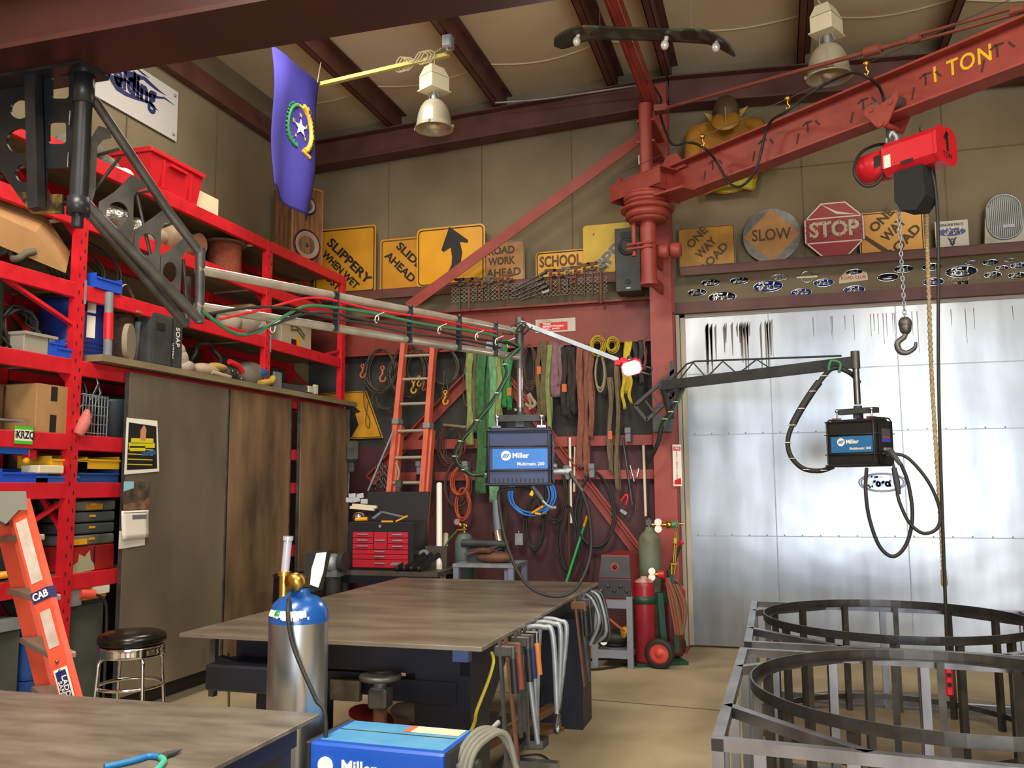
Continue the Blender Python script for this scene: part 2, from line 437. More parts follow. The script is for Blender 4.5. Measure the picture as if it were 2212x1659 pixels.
for z in (1.05, 2.02, 2.62): mb.box2((-.80, DY - .006, z - .004), (3.6, DY + .002, z + .004))
for x in (-.02, 1.12, 2.3): mb.box2((x - .005, DY - .005, .03), (x + .005, DY + .002, 3.2))
for z in (1.06, 2.03):
    for k in range(28): mb.ball((-.75 + k * .16, DY - .002, z), .007, n=6)
part('panel_seam', mb, m_galv, door)
mb = MB().box2((-.86, DY - .02, .02), (-.815, DY + .01, 3.215)).box2((-.86, DY - .02, 3.185), (3.6, DY + .01, 3.215))
part('door_edging', mb, MATS['jamb_pale'], door)
mb = MB(); st = random.Random(3)
for k in range(26):
    x = -.62 + st.random() ** 1.3 * .62; l = .12 + st.random() * .45
    mb.prism([(x - .006 - st.random() * .010, 3.10 - st.random() * .06), (x - .003, 3.1 - l), (x + .004, 3.1 - l), (x + .008 + st.random() * .008, 3.12)], .0012, FR((0, DY - .0005, 0)))
for k in range(30):
    x = .0 + st.random() * 3.0; l = .1 + st.random() * .3
    mb.prism([(x - .003, 3.12), (x - .001, 3.12 - l), (x + .002, 3.12 - l), (x + .004, 3.12)], .0012, FR((0, DY - .0005, 0)))
part('rust_run', mb, mat('rust_run', '6d675c', .55, .5), door)

# ------------------------------------------------------------------ overhead: red beam, jib crane, hoist
struct('cross_beam', MB().ibeam((XL, 2.70, 3.43), (XR, 2.70, 3.43), .40, .30, .02, .014), mat('beam_dark_red', '3d1a16', .4, c2='34150f', sc=3))
# brace from the column top down to the left, and the strut rising toward the viewer
a, b = P(1392, 285, Y=8.5), P(885, 655, Y=8.5)
struct('brace_beam', MB().bar(a, b, .11, .012, (0, 0, 1)).bar(a + V((0, -.05, -.05)), b + V((0, -.05, -.05)), .012, .11, (0, 0, 1)), m_crane)
a, b = P(1408, 240, Y=8.2), P(1318, 0, Z=5.45)
d = (b - a).normalized(); b = a + d * (5.55 - a.z) / d.z
struct('brace_beam', MB().bar(a, b, .15, .012, (1, 0, 0)).bar(a, b, .012, .10, (1, 0, 0)).bar(a + V((.07, 0, .03)), b + V((.07, 0, .03)), .012, .09), m_crane)

AX = V((-1.04, 7.92, 0))                              # jib swivel axis
J = thing('jib_crane', 'red one ton jib crane swinging out from the red column over the steel door', 'crane', (AX.x, AX.y, 3.2))
mb = MB().cyl(AX + V((0, 0, 3.36)), AX + V((0, 0, 4.02)), .072, n=24).cyl(AX + V((0, 0, 3.34)), AX + V((0, 0, 3.37)), .085, n=24)
part('mast_pipe', mb, m_crane, J); part('upper_mast', MB().cyl(AX + V((0, 0, 4.35)), AX + V((0, 0, 5.05)), .06, n=20), m_crane, J)
mb = MB()
for z0, z1, r in ((3.93, 3.96, .17), (3.96, 4.03, .20), (4.03, 4.05, .245), (4.05, 4.075, .205), (4.09, 4.12, .205), (4.12, 4.17, .215), (4.17, 4.2, .19)):
    mb.lathe([(.02, z0), (r, z0), (r, z1), (.02, z1)], M.Translation(AX), 40)
part('swivel_drum', mb, m_crane, J)
R0, R1 = P(1448, 400, Y=7.9), P(2212, 95, Y=5.93)
R0.z = R1.z = 4.245
jd = (R1 - R0).normalized(); js = jd.cross(V((0, 0, 1))); R2 = R1 + jd * 1.2
mb = MB().ibeam(R0 + jd * .02, R2, .31, .16, .016, .012)
mb.box((R0 + jd * .03), (.02, .16, .33), M.Rotation(math.atan2(jd.y, jd.x), 4, 'Z'))
part('jib_beam', mb, m_crane, J)
mb = MB()
RZ = M.Rotation(math.atan2(jd.y, jd.x), 4, 'Z')
for s in (-1, 1):
    mb.bar(AX - jd * .36 + js * s * .12 + V((0, 0, 4.27)), AX + jd * .30 + js * s * .12 + V((0, 0, 4.27)), .014, .15)
mb.box(AX - jd * .36 + V((0, 0, 4.27)), (.014, .26, .18), RZ).box(AX + jd * .2 + V((0, 0, 4.27)), (.014, .26, .16), RZ)
mb.box(AX + V((0, 0, 4.345)), (.62, .26, .012), RZ).box(AX - jd * .355 + V((0, 0, 4.39)), (.03, .06, .1), RZ)
mb.bar(AX + jd * .12 + V((0, 0, 4.12)), AX + jd * .55 + V((0, 0, 4.09)), .2, .02)
mb.prism([(.05, 0), (.42, 0), (.30, .16), (.17, .16)], .014, M.Translation(AX + V((0, 0, 4.35))) @ RZ @ FR((0, .1, 0)))
part('head_bracket', mb, m_crane, J)
mb = MB()
for dx in (.13, .24):
    mb.lathe([(.01, 0), (.055, 0), (.07, .02), (.07, .08), (.055, .1), (.01, .1)], M.Translation(V((AX.x + dx - .05, AX.y + .06, 3.66))) @ M.Rotation(PI / 2, 4, 'Y'), 20)
for x, z in ((-.13, 3.72), (-.13, 3.68)): mb.tube([AX + V((x - .06, -.04, z)), AX + V((.05, -.08, z))], .012, 8)
mb.cyl(AX + V((-.13, .0, 3.62)), AX + V((-.13, .0, 3.95)), .022).bar(AX + V((0, 0, 3.7)), AX + V((.05, .565, 3.7)), .03, .2).bar(AX + V((0, .02, 3.40)), AX + V((.05, .565, 3.42)), .03, .1).bar(AX + V((0, 0, 4.9)), AX + V((.03, .565, 4.9)), .16, .02).bar(AX + V((0, 0, 4.7)), AX + V((.03, .565, 4.7)), .16, .02)
part('wall_bracket', mb, m_crane, J)
# tie rod with turnbuckle
T0, T1 = AX + V((.06, -.08, 4.97)), R2 + V((0, 0, .25))
T0 = P(1428, 236, Y=7.85); T1 = P(2200, 22, Y=5.95); td = (T1 - T0).normalized(); T2 = T1 + td * .5
k0, k1 = .655, .97
mb = MB().tube([T0, T0 + (T1 - T0) * .78], .017, 8).tube([T0 + (T1 - T0) * .66, T0 + (T1 - T0) * .70], .036, 10)
for s in (-1, 1):
    mb.tube([T0 + (T1 - T0) * .78 + js * s * .0 + V((0, 0, s * .022)), T1 + V((0, 0, s * .022))], .011, 8)
mb.tube([T0 + (T1 - T0) * .77, T0 + (T1 - T0) * .795], .032, 8).tube([T1 - td * .04, T1 + td * .04], .03, 8).tube([T1, T2], .016, 8)
mb.box(T0, (.12, .1, .06))
part('tie_rod', mb, m_prim, J)
# stencil and the marker strokes on the web, facing the viewer
wf = FR(R0 - js * 0, jd, (0, 0, 1))
side = wf.col[2].to_3d()
if side.dot(EYEP - R0) < 0: side = -side
def onweb(t, h): return R0 + jd * t + V((0, 0, h)) + side * .0075
LB = (R1 - R0).length
def webt(px, py):
    # distance along the beam for a photo point on the web face
    d = FW + RT * ((px - CX) / FPX) - UP * ((py - CY) / FPX)
    t = (R0 + side * .0075 - EYEP).dot(side) / d.dot(side); q = EYEP + d * t
    return (q - R0).dot(jd), q.z - R0.z
mb = MB()
for px, py in ((1540, 372), (1648, 328), (1745, 285), (1865, 240), (2000, 180), (2155, 122)):
    t, h = webt(px, py); X = FR(onweb(t, .02), jd, (0, 0, 1))
    mb.strokes([[(-.04, .03), (-.01, .045), (.04, .04)], [(.0, .04), (.0, -.03)], [(-.085, -.02), (-.105, -.09)], [(.075, .03), (.105, -.01)]], .014, X, .0015)
part('marker_stroke', mb, mat('marker', '4a2a20', .7), J)
t, h = webt(2075, 142)
mb = MB().text('1 TON', .155, FR(onweb(t, .03), jd, (0, 0, 1)), .002, bold=.015, sp=1.1, wide=.85)
part('stencil', mb, mat('stencil_yellow', 'e8bc1c', .5), J)

# festoon wire, its carriers and the black cable
W0, W1 = P(1345, 372, Y=7.75), P(2180, 0, Y=5.6)
solo('festoon_wire', MB().tube([W0, W1 + (W1 - W0) * .15], .003, 6), m_steel, 'thin steel guide wire stretched above the red jib beam', 'wire')
hooks = [(1518, 300), (1700, 218), (1870, 143)]
def onwire(px):
    lo, hi = 0., 1.
    f = W1 - W0
    best = min(range(400), key=lambda i: abs(proj(W0 + f * (i / 400))[0] - px))
    return W0 + f * (best / 400)
def proj(p):
    q = V(p) - EYEP; z = q.dot(FW)
    return CX + FPX * q.dot(RT) / z, CY - FPX * q.dot(UP) / z
HK = []
for (px, py), w_ in zip(hooks, ('nearest the column', 'midway along the wire', 'above the hoist')):
    q = onwire(px); HK.append(q)
    mb = MB().ball(q, .022).tube([q + V((0, 0, -.01)), q + V((0, 0, -.04)), q + V((.015, 0, -.06)), q + V((0, 0, -.085)), q + V((-.012, 0, -.07))], .006, 6)
    solo('cable_carrier', mb, m_brass, 'small brass cable hook on the guide wire, %s' % w_, 'hook', 'cable hooks on the crane wire')
HT = P(1905, 330, Y=6.82)
pts = [P(1410, 183, Y=8.3), P(1428, 215, Y=8.2), P(1425, 240, Y=8.1), P(1440, 290, Y=8.0), P(1455, 313, Y=7.9), P(1490, 308, Y=7.75), HK[0] + V((0, 0, -.09)), P(1545, 345, Y=7.4), P(1575, 395, Y=7.3), P(1605, 400, Y=7.2), P(1635, 360, Y=7.1), P(1660, 270, Y=7.0), HK[1] + V((0, 0, -.09)), P(1760, 195, Y=6.7), P(1830, 160, Y=6.5), HK[2] + V((0, 0, -.09)), P(1905, 200, Y=6.45), P(1917, 280, Y=6.5), P(1917, 350, Y=6.5), P(1895, 395, Y=6.5), P(1865, 400, Y=6.5), P(1845, 370, Y=6.5), P(1860, 330, Y=6.6), P(1900, 312, Y=6.7), P(1932, 318, Y=6.78)]
solo('festoon_cable', MB().tube(spline(pts, 6), .0115, 8), m_rub, 'grey rubber power cable looping along the crane wire down to the red hoist', 'cable')
pts = [P(1070, 222, Y=8.4), P(1180, 213, Y=8.45), P(1360, 187, Y=8.4), P(1402, 182, Y=8.3), P(1410, 183, Y=8.3)]
solo('electrical_conduit', MB().tube(spline(pts, 4), .011, 8), m_galv, 'thin grey conduit running along the rafter to the crane column', 'conduit')
q = P(1390, 345, Y=8.3)
Lb = thing('lamp_holder', 'small white porcelain lamp holder fixed beside the crane column', 'lamp holder', q)
part('socket', MB().box(q, (.10, .03, .10), bev=.008).cyl(q + V((0, -.015, 0)), q + V((0, -.06, 0)), .04), m_white, Lb)
part('cord', MB().tube(spline([q + V((0, -.05, 0)), q + V((.0, -.05, .1)), q + V((.01, 0, .3)), q + V((.05, .1, .5))], 5), .008, 6), m_rub, Lb)

# hoist trolley and hoist
tq, _ = webt(1925, 290); TC = R0 + jd * tq
H = thing('chain_hoist', 'red electric chain hoist marked 1 TON hanging from its trolley', 'hoist', (TC.x, TC.y, 3.3))
mb = MB()
for s in (-1, 1):
    X = FR(TC + js * s * .10 + V((0, 0, -.165)), jd, (0, 0, 1))
    mb.prism([(a * .68, b * .62) for a, b in ((-.19, .10), (-.19, .16), (-.12, .19), (0, .15), (.12, .19), (.19, .25), (.19, .14), (.06, -.1), (0, -.13), (-.06, -.10))], .012, X)
    for dx in (-.075, .075): mb.cyl(TC + js * s * .12 + jd * dx + V((0, 0, -.085)), TC + js * s * .085 + jd * dx + V((0, 0, -.085)), .018)
mb.cyl(TC - js * .13 + V((0, 0, -.215)), TC + js * .13 + V((0, 0, -.215)), .02)
part('trolley', mb, m_crane, H)
mb = MB()
for s in (-1, 1):
    for dx in (-.075, .075): mb.cyl(TC + js * s * .02 + jd * dx + V((0, 0, -.08)), TC + js * s * .095 + jd * dx + V((0, 0, -.08)), .055)
part('trolley_wheel', mb, m_dksteel, H)
part('top_hook', MB().tube(spline([TC + V((0, 0, -.25)), TC + V((.03, 0, -.30)), TC + V((0, 0, -.36)), TC + V((-.03, 0, -.31)), TC + V((0, 0, -.25))], 5), .018, 8), m_galv, H)
# body axis: long horizontal housing pointing right/toward the viewer
e0 = P(1868, 375, Y=6.85); e1 = P(2005, 330, Y=6.35)
hc = V((TC.x, TC.y, 0)); hc.z = P(1955, 345, Y=TC.y).z; hc += V((.12, -.06, 0))
ha = V((.80, -.60, 0)).normalized()
hx = M.Translation(hc) @ FR((0, 0, 0), ha, (0, 0, 1))
def oct_(w_, h, c): return [(w_ / 2, h / 2 - c), (w_ / 2 - c, h / 2), (-w_ / 2 + c, h / 2), (-w_ / 2, h / 2 - c), (-w_ / 2, -h / 2 + c), (-w_ / 2 + c, -h / 2), (w_ / 2 - c, -h / 2), (w_ / 2, -h / 2 + c)]
ex = M.Translation(hc) @ FR((0, 0, 0), V((0, 0, 1)).cross(ha), (0, 0, 1))   # local z = ha
mb = MB().prism(oct_(.25, .235, .045), .38, ex @ M.Translation((0, 0, -.16)))
part('housing', mb, m_redp, H)
mb = MB().lathe([(.01, .235), (.08, .235), (.105, .21), (.11, .13), (.11, 0), (.01, 0)], ex @ M.Rotation(PI, 4, 'X') @ M.Translation((0, 0, .155)), 28)
part('motor_end', mb, m_redp, H)
mb = MB().prism(oct_(.27, .255, .05), .02, ex @ M.Translation((0, 0, .215)))
ec = part('end_cover', mb, m_redp, H)
X = ex @ M.Translation((0, 0, .2365))
mb = MB().strokes([[(-.025, .05), (.005, .085), (.005, -.03)]], .028, X).text('TON', .055, X @ M.Translation((0, -.07, 0)), .002)
part('rating_mark', mb, m_blk, ec)
sd = ha.cross(V((0, 0, 1)))
if sd.dot(EYEP - hc) < 0: sd = -sd
X = FR(hc + sd * .127, ha if sd.dot(V((0, -1, 0))) > 0 else -ha, (0, 0, 1))
mb = MB().box((-.12, -.03, 0), (.05, .09, .002), X=X); mb.mi = 1; mb.box((.02, -.07, 0), (.09, .022, .002), X=X); mb.box((-.20, .0, -.012), (.05, .08, .002), X=X)
part('rating_label', mb, [m_white, m_blk], H)
part('chain_bag', MB().prism([(-.10, .12), (.10, .12), (.11, -.10), (.04, -.18), (-.07, -.16), (-.11, -.08)], .17, FR(hc + ha * .06 + V((.0, .07, -.235)), ha, (0, 0, 1))), mat('black_canvas', '1d1d1e', .8), H)
ch = hc + ha * .0 + sd * .0
c0 = P(1937, 385, Y=TC.y - .05); c1 = P(1950, 690, Y=TC.y - .05); c1.x = c0.x; c1.y = c0.y; cz1 = c1.z
mb = MB(); z = hc.z - .1; i = 0
while z > cz1:
    X = M.Translation((c0.x, c0.y, z)) @ M.Rotation(PI / 2 * (i % 2), 4, 'Z')
    mb.tube([X @ V((.011 * math.cos(t * PI / 4), 0, .02 * math.sin(t * PI / 4))) for t in range(8)], .0045, 5, closed=True); z -= .029; i += 1
part('load_chain', mb, m_galv, H)
q = V((c0.x, c0.y, cz1 - .03))
mb = MB().ball(q, .05, (.9, .8, 1), 8).ball(q + V((0, 0, -.03)), .04, (1, 1, 1.2), 8)
mb.tube(spline([q + V((0, 0, -.05)), q + V((-.01, 0, -.09)), q + V((-.055, 0, -.13)), q + V((-.045, 0, -.185)), q + V((.0, 0, -.20)), q + V((.05, 0, -.17)), q + V((.06, 0, -.13))], 5), [.016, .016, .016, .017, .017, .018, .018, .019, .019, .02, .02, .021, .021, .021, .021, .02, .02, .02, .019, .018, .017, .016, .016, .015, .015, .014, .013, .012, .011, .01, .008], 10)
part('load_hook', mb, m_dksteel, H)
c = P(1978, 440, Y=6.6); e = P(2046, 1445, Y=5.9)
# the pendant hangs from the housing
pa = hc + ha * .12 + V((0, 0, -.1)); pb = P(2047, 1432, Y=pa.y)
pts = spline([pa, V((pa.x + .02, pa.y, pa.z - .4)), pa.lerp(pb, .5) + V((.0, 0, 0)), pb], 8)
part('pendant_cable', MB().tube(pts, .011, 8), m_rub, H)
pc = part('pendant_control', MB().box(pb + V((0, 0, -.1)), (.05, .045, .21), bev=.012), m_redp, H)
part('push_button', MB().cyl(pb + V((0, -.02, -.07)), pb + V((0, -.03, -.07)), .014).cyl(pb + V((0, -.02, -.13)), pb + V((0, -.03, -.13)), .014), m_blk, pc)
# tan pull rope beside the pendant
a = P(2000, 440, Y=6.75); pts = [a, P(2004, 560, Y=6.75), P(2012, 800, Y=6.75), P(2028, 1060, Y=6.75), P(2040, 1262, Y=6.75)]
ra = hc + ha * .2 + V((0, .03, .1))
rope = spline([V((a.x, a.y, 4.10)), ] + pts, 8)
mb = MB().tube(rope, .012, 8)
for ph in (0, PI):
    mb.tube([p + V((math.cos(i * 1.6 + ph) * .009, math.sin(i * 1.6 + ph) * .009, 0)) for i, p in enumerate([rope[0].lerp(rope[-1], 0)] + [rope[k].lerp(rope[k + 1], f / 5) for k in range(len(rope) - 1) for f in range(5)])], .009, 6)
mb.tube([rope[-1] + V((0, 0, .1)), rope[-1], rope[-1] + V((.0, 0, -.02))], [.018, .022, .01], 8)
solo('pull_rope', mb, mat('manila_rope', 'b09a72', .9, c2='8c7550', sc=60), 'tan twisted rope hanging straight down beside the hoist pendant', 'rope')

# ------------------------------------------------------------------ high bay lamps
def bay_lamp(q, label, bare=False):
    """q: top of the ballast box"""
    T = thing('high_bay_lamp', label, 'lamp', q, 0, 'high bay lamps')
    X = M.Translation(q) @ M.Rotation(math.radians(-28), 4, 'Z') @ M.Diagonal((.92, .92, .80, 1))
    mb = MB(X).box((0, 0, -.20), (.19, .23, .16), bev=.006)
    mb.add([(-.095, -.115, -.12), (.095, -.115, -.12), (.095, .115, -.12), (-.095, .115, -.12), (-.055, -.08, 0), (.055, -.08, 0), (.055, .08, 0), (-.055, .08, 0)], [(4, 5, 6, 7), (0, 1, 5, 4), (1, 2, 6, 5), (2, 3, 7, 6), (3, 0, 4, 7)])
    mb.box((0, 0, -.285), (.21, .25, .012))
    part('ballast_box', mb, m_cream, T)
    mb = MB(X)
    for s in (-1, 1): mb.tube([(s * .05, -.03, -.28), (s * .07, 0, -.36), (s * .03, .02, -.36)], .006, 6)
    mb.cyl((0, 0, -.28), (0, 0, -.40), .03)
    part('hanger', mb, m_galv, T)
    prof = [(.03, -.385), (.06, -.39), (.10, -.42), (.135, -.48), (.158, -.56), (.172, -.66), (.178, -.71), (.187, -.715), (.187, -.725), (.172, -.725), (.152, -.56), (.128, -.48), (.095, -.425), (.05, -.40)]
    mb = MB(X).lathe(prof, None, 40)
    for a in range(4): mb.box((.185 * math.cos(a * PI / 2 + .6), .185 * math.sin(a * PI / 2 + .6), -.705), (.02, .02, .03))
    part('reflector', mb, mat('lamp_glass', 'd6cfb8', .22, .55, c2='c6bea6', sc=3, st=(1, 1, .2)), T)
    part('bulb', MB(X).ball((0, 0, -.50), .05, (1, 1, 1.5)), m_white, T)
    part('supply_cord', MB().tube(spline([q + V((0, 0, 0)), q + V((-.05, 0, .06)), q + V((-.02, .02, .14)), q + V((.05, .05, .2))], 5), .007, 6), mat('cord_pale', 'b8a884', .7), T)
    return T
ya = P(692, 186, X=-3.86); yb = P(966, 122, X=-2.70)
mb = MB().bar(ya, yb + (yb - ya) * .02, .045, .004).bar(ya + V((0, 0, .02)), yb + V((0, 0, .02)), .004, .045)
solo('angle_iron', mb, mat('pale_yellow_paint', 'c9bd6a', .6), 'pale yellow angle iron spanning two purlins beside the blue flag', 'angle iron')
q = ya.lerp(yb, .9); q.z = P(944, 145, Y=q.y).z
bay_lamp(q, 'high bay lamp hanging under the yellow angle iron beside the blue flag')
hang = ya.lerp(yb, .9)
mb = MB().tube([q, hang], .006, 6)
for k in range(3):
    c = hang.lerp(ya, .14 + .03 * k)
    mb.tube(spline([c + V((-.16, 0, -.02)), c + V((-.1, -.02, .06 + .01 * k)), c + V((0, 0, .02)), c + V((.09, -.03, .09)), c + V((.16, 0, .07)), c + V((.1, .02, .0)), c + V((0, 0, .03)), c + V((-.1, .02, -.04))], 5, True), .008, 6, closed=True)
jb = P(968, 92, X=-2.66)
mb.tube(spline([hang + V((.1, 0, .05)), hang + V((.18, .02, .08)), jb + V((0, -.02, -.08)), jb], 5), .008, 6)
solo('coiled_cord', mb, MATS['cord_pale'], 'pale cord tied in a figure eight on the yellow angle iron', 'cord')
solo('junction_box', MB().box(jb, (.09, .09, .12), bev=.008).box(jb + V((0, -.05, 0)), (.07, .01, .1)), m_galv, 'grey electrical box on the purlin above the coiled pale cord', 'box')
qb = P(1783, 16, Y=7.0)
bay_lamp(qb, 'high bay lamp above the red jib beam at the right')
solo('angle_iron', MB().bar(qb + V((-.12, -.03, .10)), qb + V((.9, .05, .10)), .045, .006).bar(qb + V((-.1, -.03, .12)), qb + V((.9, .05, .12)), .006, .05).tube([qb + V((.08, 0, .1)), V((.41, qb.y, roofz(.41) - .21))], .01, 6), MATS['pale_yellow_paint'], 'yellow angle iron above the right high bay lamp', 'angle iron')

# ------------------------------------------------------------------ flag
f0, f1 = P(585, 97, X=-3.98), P(686, 181, X=-3.98)
zb = P(650, 460, X=-3.98).z
F = thing('flag', 'blue state flag with a star and wreath hanging from the purlin by its short edge', 'flag', (-3.98, f0.y, zb))
Lf = f1.y - f0.y; Hf = f0.z - zb
def fpt(u, v):
    return V((-3.98 + .035 * math.sin(u * 9 + v * 1.5) * (.25 + v) + .02 * math.sin(v * 7 + u * 3), f0.y + Lf * (.02 * math.sin(v * 4) + u * (1 - .10 * v) + .03 * v), f0.z - v * Hf * (.985 + .05 * math.sin(u * 2.6) - .05 * (1 - u)) + (f1.z - f0.z) * u * (1 - v)))
cl = part('cloth', MB().grid(fpt, 28, 48, True, .004), mat('flag_blue', '382f8c', .8, c2='32297e', sc=3), F)
def onflag(x, y):   # emblem coordinates: x along the width, y down
    return fpt(x, y) + V((.006, 0, 0))
em = MB()
def fl(lines, wd, k=6):
    for ln in lines:
        pp = []
        for a_, b_ in zip(ln[:-1], ln[1:]):
            for t in range(k): pp.append((a_[0] + (b_[0] - a_[0]) * t / k, a_[1] + (b_[1] - a_[1]) * t / k))
        pp.append(ln[-1]); em.tube([onflag(*p) for p in pp], wd, 6)
def ring(cx_, cy_, rx_, ry_, a0, a1, n=16): return [(cx_ + rx_ * math.cos(a0 + (a1 - a0) * i / n), cy_ + ry_ * math.sin(a0 + (a1 - a0) * i / n)) for i in range(n + 1)]
ex_, ey_ = .62, .40
em.mi = 0; fl([ring(ex_, ey_, .20, .145, PI * .55, PI * 1.45)], .020, 2)
for i, (x, y) in enumerate(ring(ex_, ey_, .20, .145, PI * .6, PI * 1.4, 12)):
    fl([[(x - .055, y - .012), (x, y)], [(x + .04, y - .018), (x, y)]], .010, 2)
em.mi = 1; fl([ring(ex_, ey_, .23, .165, -PI * .42, PI * .40)], .030, 2); fl([ring(ex_, ey_, .20, .15, PI * 1.3, PI * 1.72, 8)], .013, 2); fl([[(ex_ + .04, ey_ + .16), (ex_ + .16, ey_ + .19)], [(ex_ + .14, ey_ - .165), (ex_ + .2, ey_ - .14)]], .018)
em.mi = 2
sv = []
for i in range(10):
    r = 1.0 if i % 2 == 0 else .42
    sv.append((ex_ + .02 + .10 * r * math.sin(i * PI / 5), ey_ - .062 * r * math.cos(i * PI / 5)))
c3 = onflag(ex_ + .02, ey_) + V((.012, 0, 0)); pv = [onflag(*p) + V((.012, 0, 0)) for p in sv]
for i in range(10): em.add([c3, pv[i], pv[(i + 1) % 10]], [(0, 1, 2)])
em.mi = 1
for i, t in enumerate('NEVADA'[:5]):
    a_ = (-.5 + i * .4) * PI
    o = onflag(ex_ + .02 + .115 * math.cos(a_), ey_ + .085 * math.sin(a_)); em.text(t, .05, FR(o + V((.008, 0, 0)), (0, 1, 0), (0, 0, 1)), .004)
em.mi = 3
for i, t in enumerate('BATTLE BORN'):
    a_ = -PI * .30 + i * PI * .60 / 10
    o = onflag(ex_ + .23 * math.cos(a_), ey_ + .165 * math.sin(a_)); em.text(t, .055, FR(o + V((.032, 0, 0)), (0, 1, 0), (0, 0, 1)) @ M.Rotation(-PI / 2, 4, 'Z'), .003)
part('emblem', em, [mat('leaf_green', '2a7a48', .7), mat('gold', 'd8b03a', .6), m_white, m_blk], F)

for u in (.03, .97):
    q = fpt(u, 0); part('tie_cord', MB().tube([q, V((-3.93, q.y, 5.52))], .005, 5), m_white, F)
# ------------------------------------------------------------------ welding banner on the left wall
bx = XL + .02
b_br, b_tr = P(380, 306, X=bx), P(385, 200, X=bx)
y1 = b_tr.y; z0, z1 = b_br.z, b_tr.z; bw = 2.35; y0 = y1 - bw
B = thing('banner', 'white vinyl banner reading Welding with navy flames on the left wall', 'banner', (bx, (y0 + y1) / 2, z0))
part('vinyl', MB().box2((bx - .002, y0, z0), (bx + .002, y1, z1)), mat('banner_white', 'c9c5c0', .6), B)
X = FR((bx + .004, y0, z0), (0, 1, 0), (0, 0, 1)); hh = z1 - z0
wl, wr = P(196, 208, X=bx + .004), P(335, 272, X=bx + .004)
mb = MB().fit('Welding', wr.y - wl.y, .27, X @ M.Translation(((wl.y + wr.y) / 2 - y0, .255, 0)), .003, .03)
part('lettering', mb, m_navy, B)
mb = MB()
for fp in ('875,590 930,632 1000,658 1065,668 1100,700 1130,745 1190,810 1230,860 1180,815 1130,770 1095,720 1060,695 1030,700 1025,730 1050,770 1100,800 1200,835 1280,870 1350,950 1270,885 1150,850 1060,815 990,770 950,710 920,650', '1020,570 1060,600 1130,615 1190,640 1240,660 1290,710 1350,765 1420,820 1330,770 1270,725 1220,680 1190,680 1178,710 1200,750 1260,790 1340,820 1400,830 1490,900 1400,845 1290,835 1200,800 1130,740 1080,660 1050,610', '1140,550 1190,600 1270,665 1220,640 1170,595'):
    mb.plate([[(q.y - y0, q.z - z0) for q in (P(float(t.split(',')[0]) / 3.95, float(t.split(',')[1]) / 3.95, X=bx) for t in fp.split())]], .003, X)
part('flame', mb, m_navy, B)
part('grommet', MB().ball((bx + .004, y1 - .05, z0 + .05), .015).ball((bx + .004, y1 - .05, z1 - .05), .015), m_galv, B)

# ------------------------------------------------------------------ snowboard light under the ceiling
a, b = P(1204, 66, Y=7.0), P(1600, 80, Y=6.8)
d = (b - a); L_ = d.length; d.normalize(); sdv = V((0, 1, 0)); sdv = (sdv - d * sdv.dot(d)).normalized(); upv = d.cross(sdv)
if upv.z < 0: upv = -upv
S = thing('snowboard_light', 'dark patterned snowboard with three bare bulbs hung under the ceiling', 'lamp', a.lerp(b, .5))
def sb(u, v):
    wv = .135 * (1 - .25 * math.sin(PI * u)) * math.sqrt(max(0, 1 - abs(2 * u - 1) ** 14)); t = abs(2 * u - 1)
    return a + d * (L_ * u) + sdv * ((v - .5) * 2 * wv) - upv * (.13 * max(0, t - .62) ** 1.5 / .23 * 1.0)
bd = bpy.data.materials.new('snowboard_print'); bd.use_nodes = True; nt = bd.node_tree; N = nt.nodes; L = nt.links
tc = N.new('ShaderNodeTexCoord'); vo = N.new('ShaderNodeTexVoronoi'); vo.inputs['Scale'].default_value = 9; L.new(tc.outputs['Object'], vo.inputs['Vector'])
cr = N.new('ShaderNodeValToRGB'); cr.color_ramp.interpolation = 'CONSTANT'; E_ = cr.color_ramp.elements
E_[0].color = lin('343a30'); E_[1].position = .45; E_[1].color = lin('4a5a4c')
for p_, c_ in ((.66, '2f352c'), (.80, '6a5a36'), (.88, '8a2a24'), (.94, '26302c')): e_ = E_.new(p_); e_.color = lin(c_)
L.new(vo.outputs['Color'], cr.inputs[0]); L.new(cr.outputs[0], N['Principled BSDF'].inputs['Base Color']); N['Principled BSDF'].inputs['Roughness'].default_value = .35
part('board', MB().grid(sb, 48, 6, True, .012), bd, S)
for px, py in ((1255, 62), (1450, 72), (1556, 78)):
    t = (px - 1204) / 396; q = a + d * (L_ * t) - upv * .02
    bl = part('bulb', MB().cyl(q, q - upv * .035, .018).ball(q - upv * .07, .034, (1, 1, 1.2)), mat('clear_glass', 'e8e4d8', .1, .3), S)
mb = MB()
for t in (.25, .75): q = a + d * (L_ * t); mb.tube([q, V((q.x, q.y, roofz(q.x) - .05))], .002, 5)
part('hanging_wire', mb, m_galv, S)

# ------------------------------------------------------------------ firefighter coat and helmet on the back wall
C_ = P(1570, 320, Y=8.72)
fc = thing('turnout_coat', 'yellow firefighter coat hung high on the back wall behind the crane beam', 'coat', (C_.x, 8.72, P(1570, 415, Y=8.72).z))
top_, bot_ = P(1570, 262, Y=8.72).z, P(1570, 415, Y=8.72).z
def coat(u, v):
    a_ = 2 * PI * u; z = bot_ + (top_ - bot_) * v
    wv = .30 if v < .55 else .30 + .02 * (v - .55) - .36 * max(0, v - .80)
    if v < .3: wv = .25 + .05 * v / .3
    return V((C_.x + wv * math.cos(a_) * (1 + .03 * math.sin(a_ * 7)), 8.73 - abs(.11 * math.sin(a_)) * (1 if math.sin(a_) < 0 else .2), z + .02 * math.sin(a_ * 3)))
cm = mat('coat_yellow', 'c2882a', .8, c2='a8701e', sc=7)
part('body', MB().grid(lambda u, v: coat(u, v), 32, 20), cm, fc)
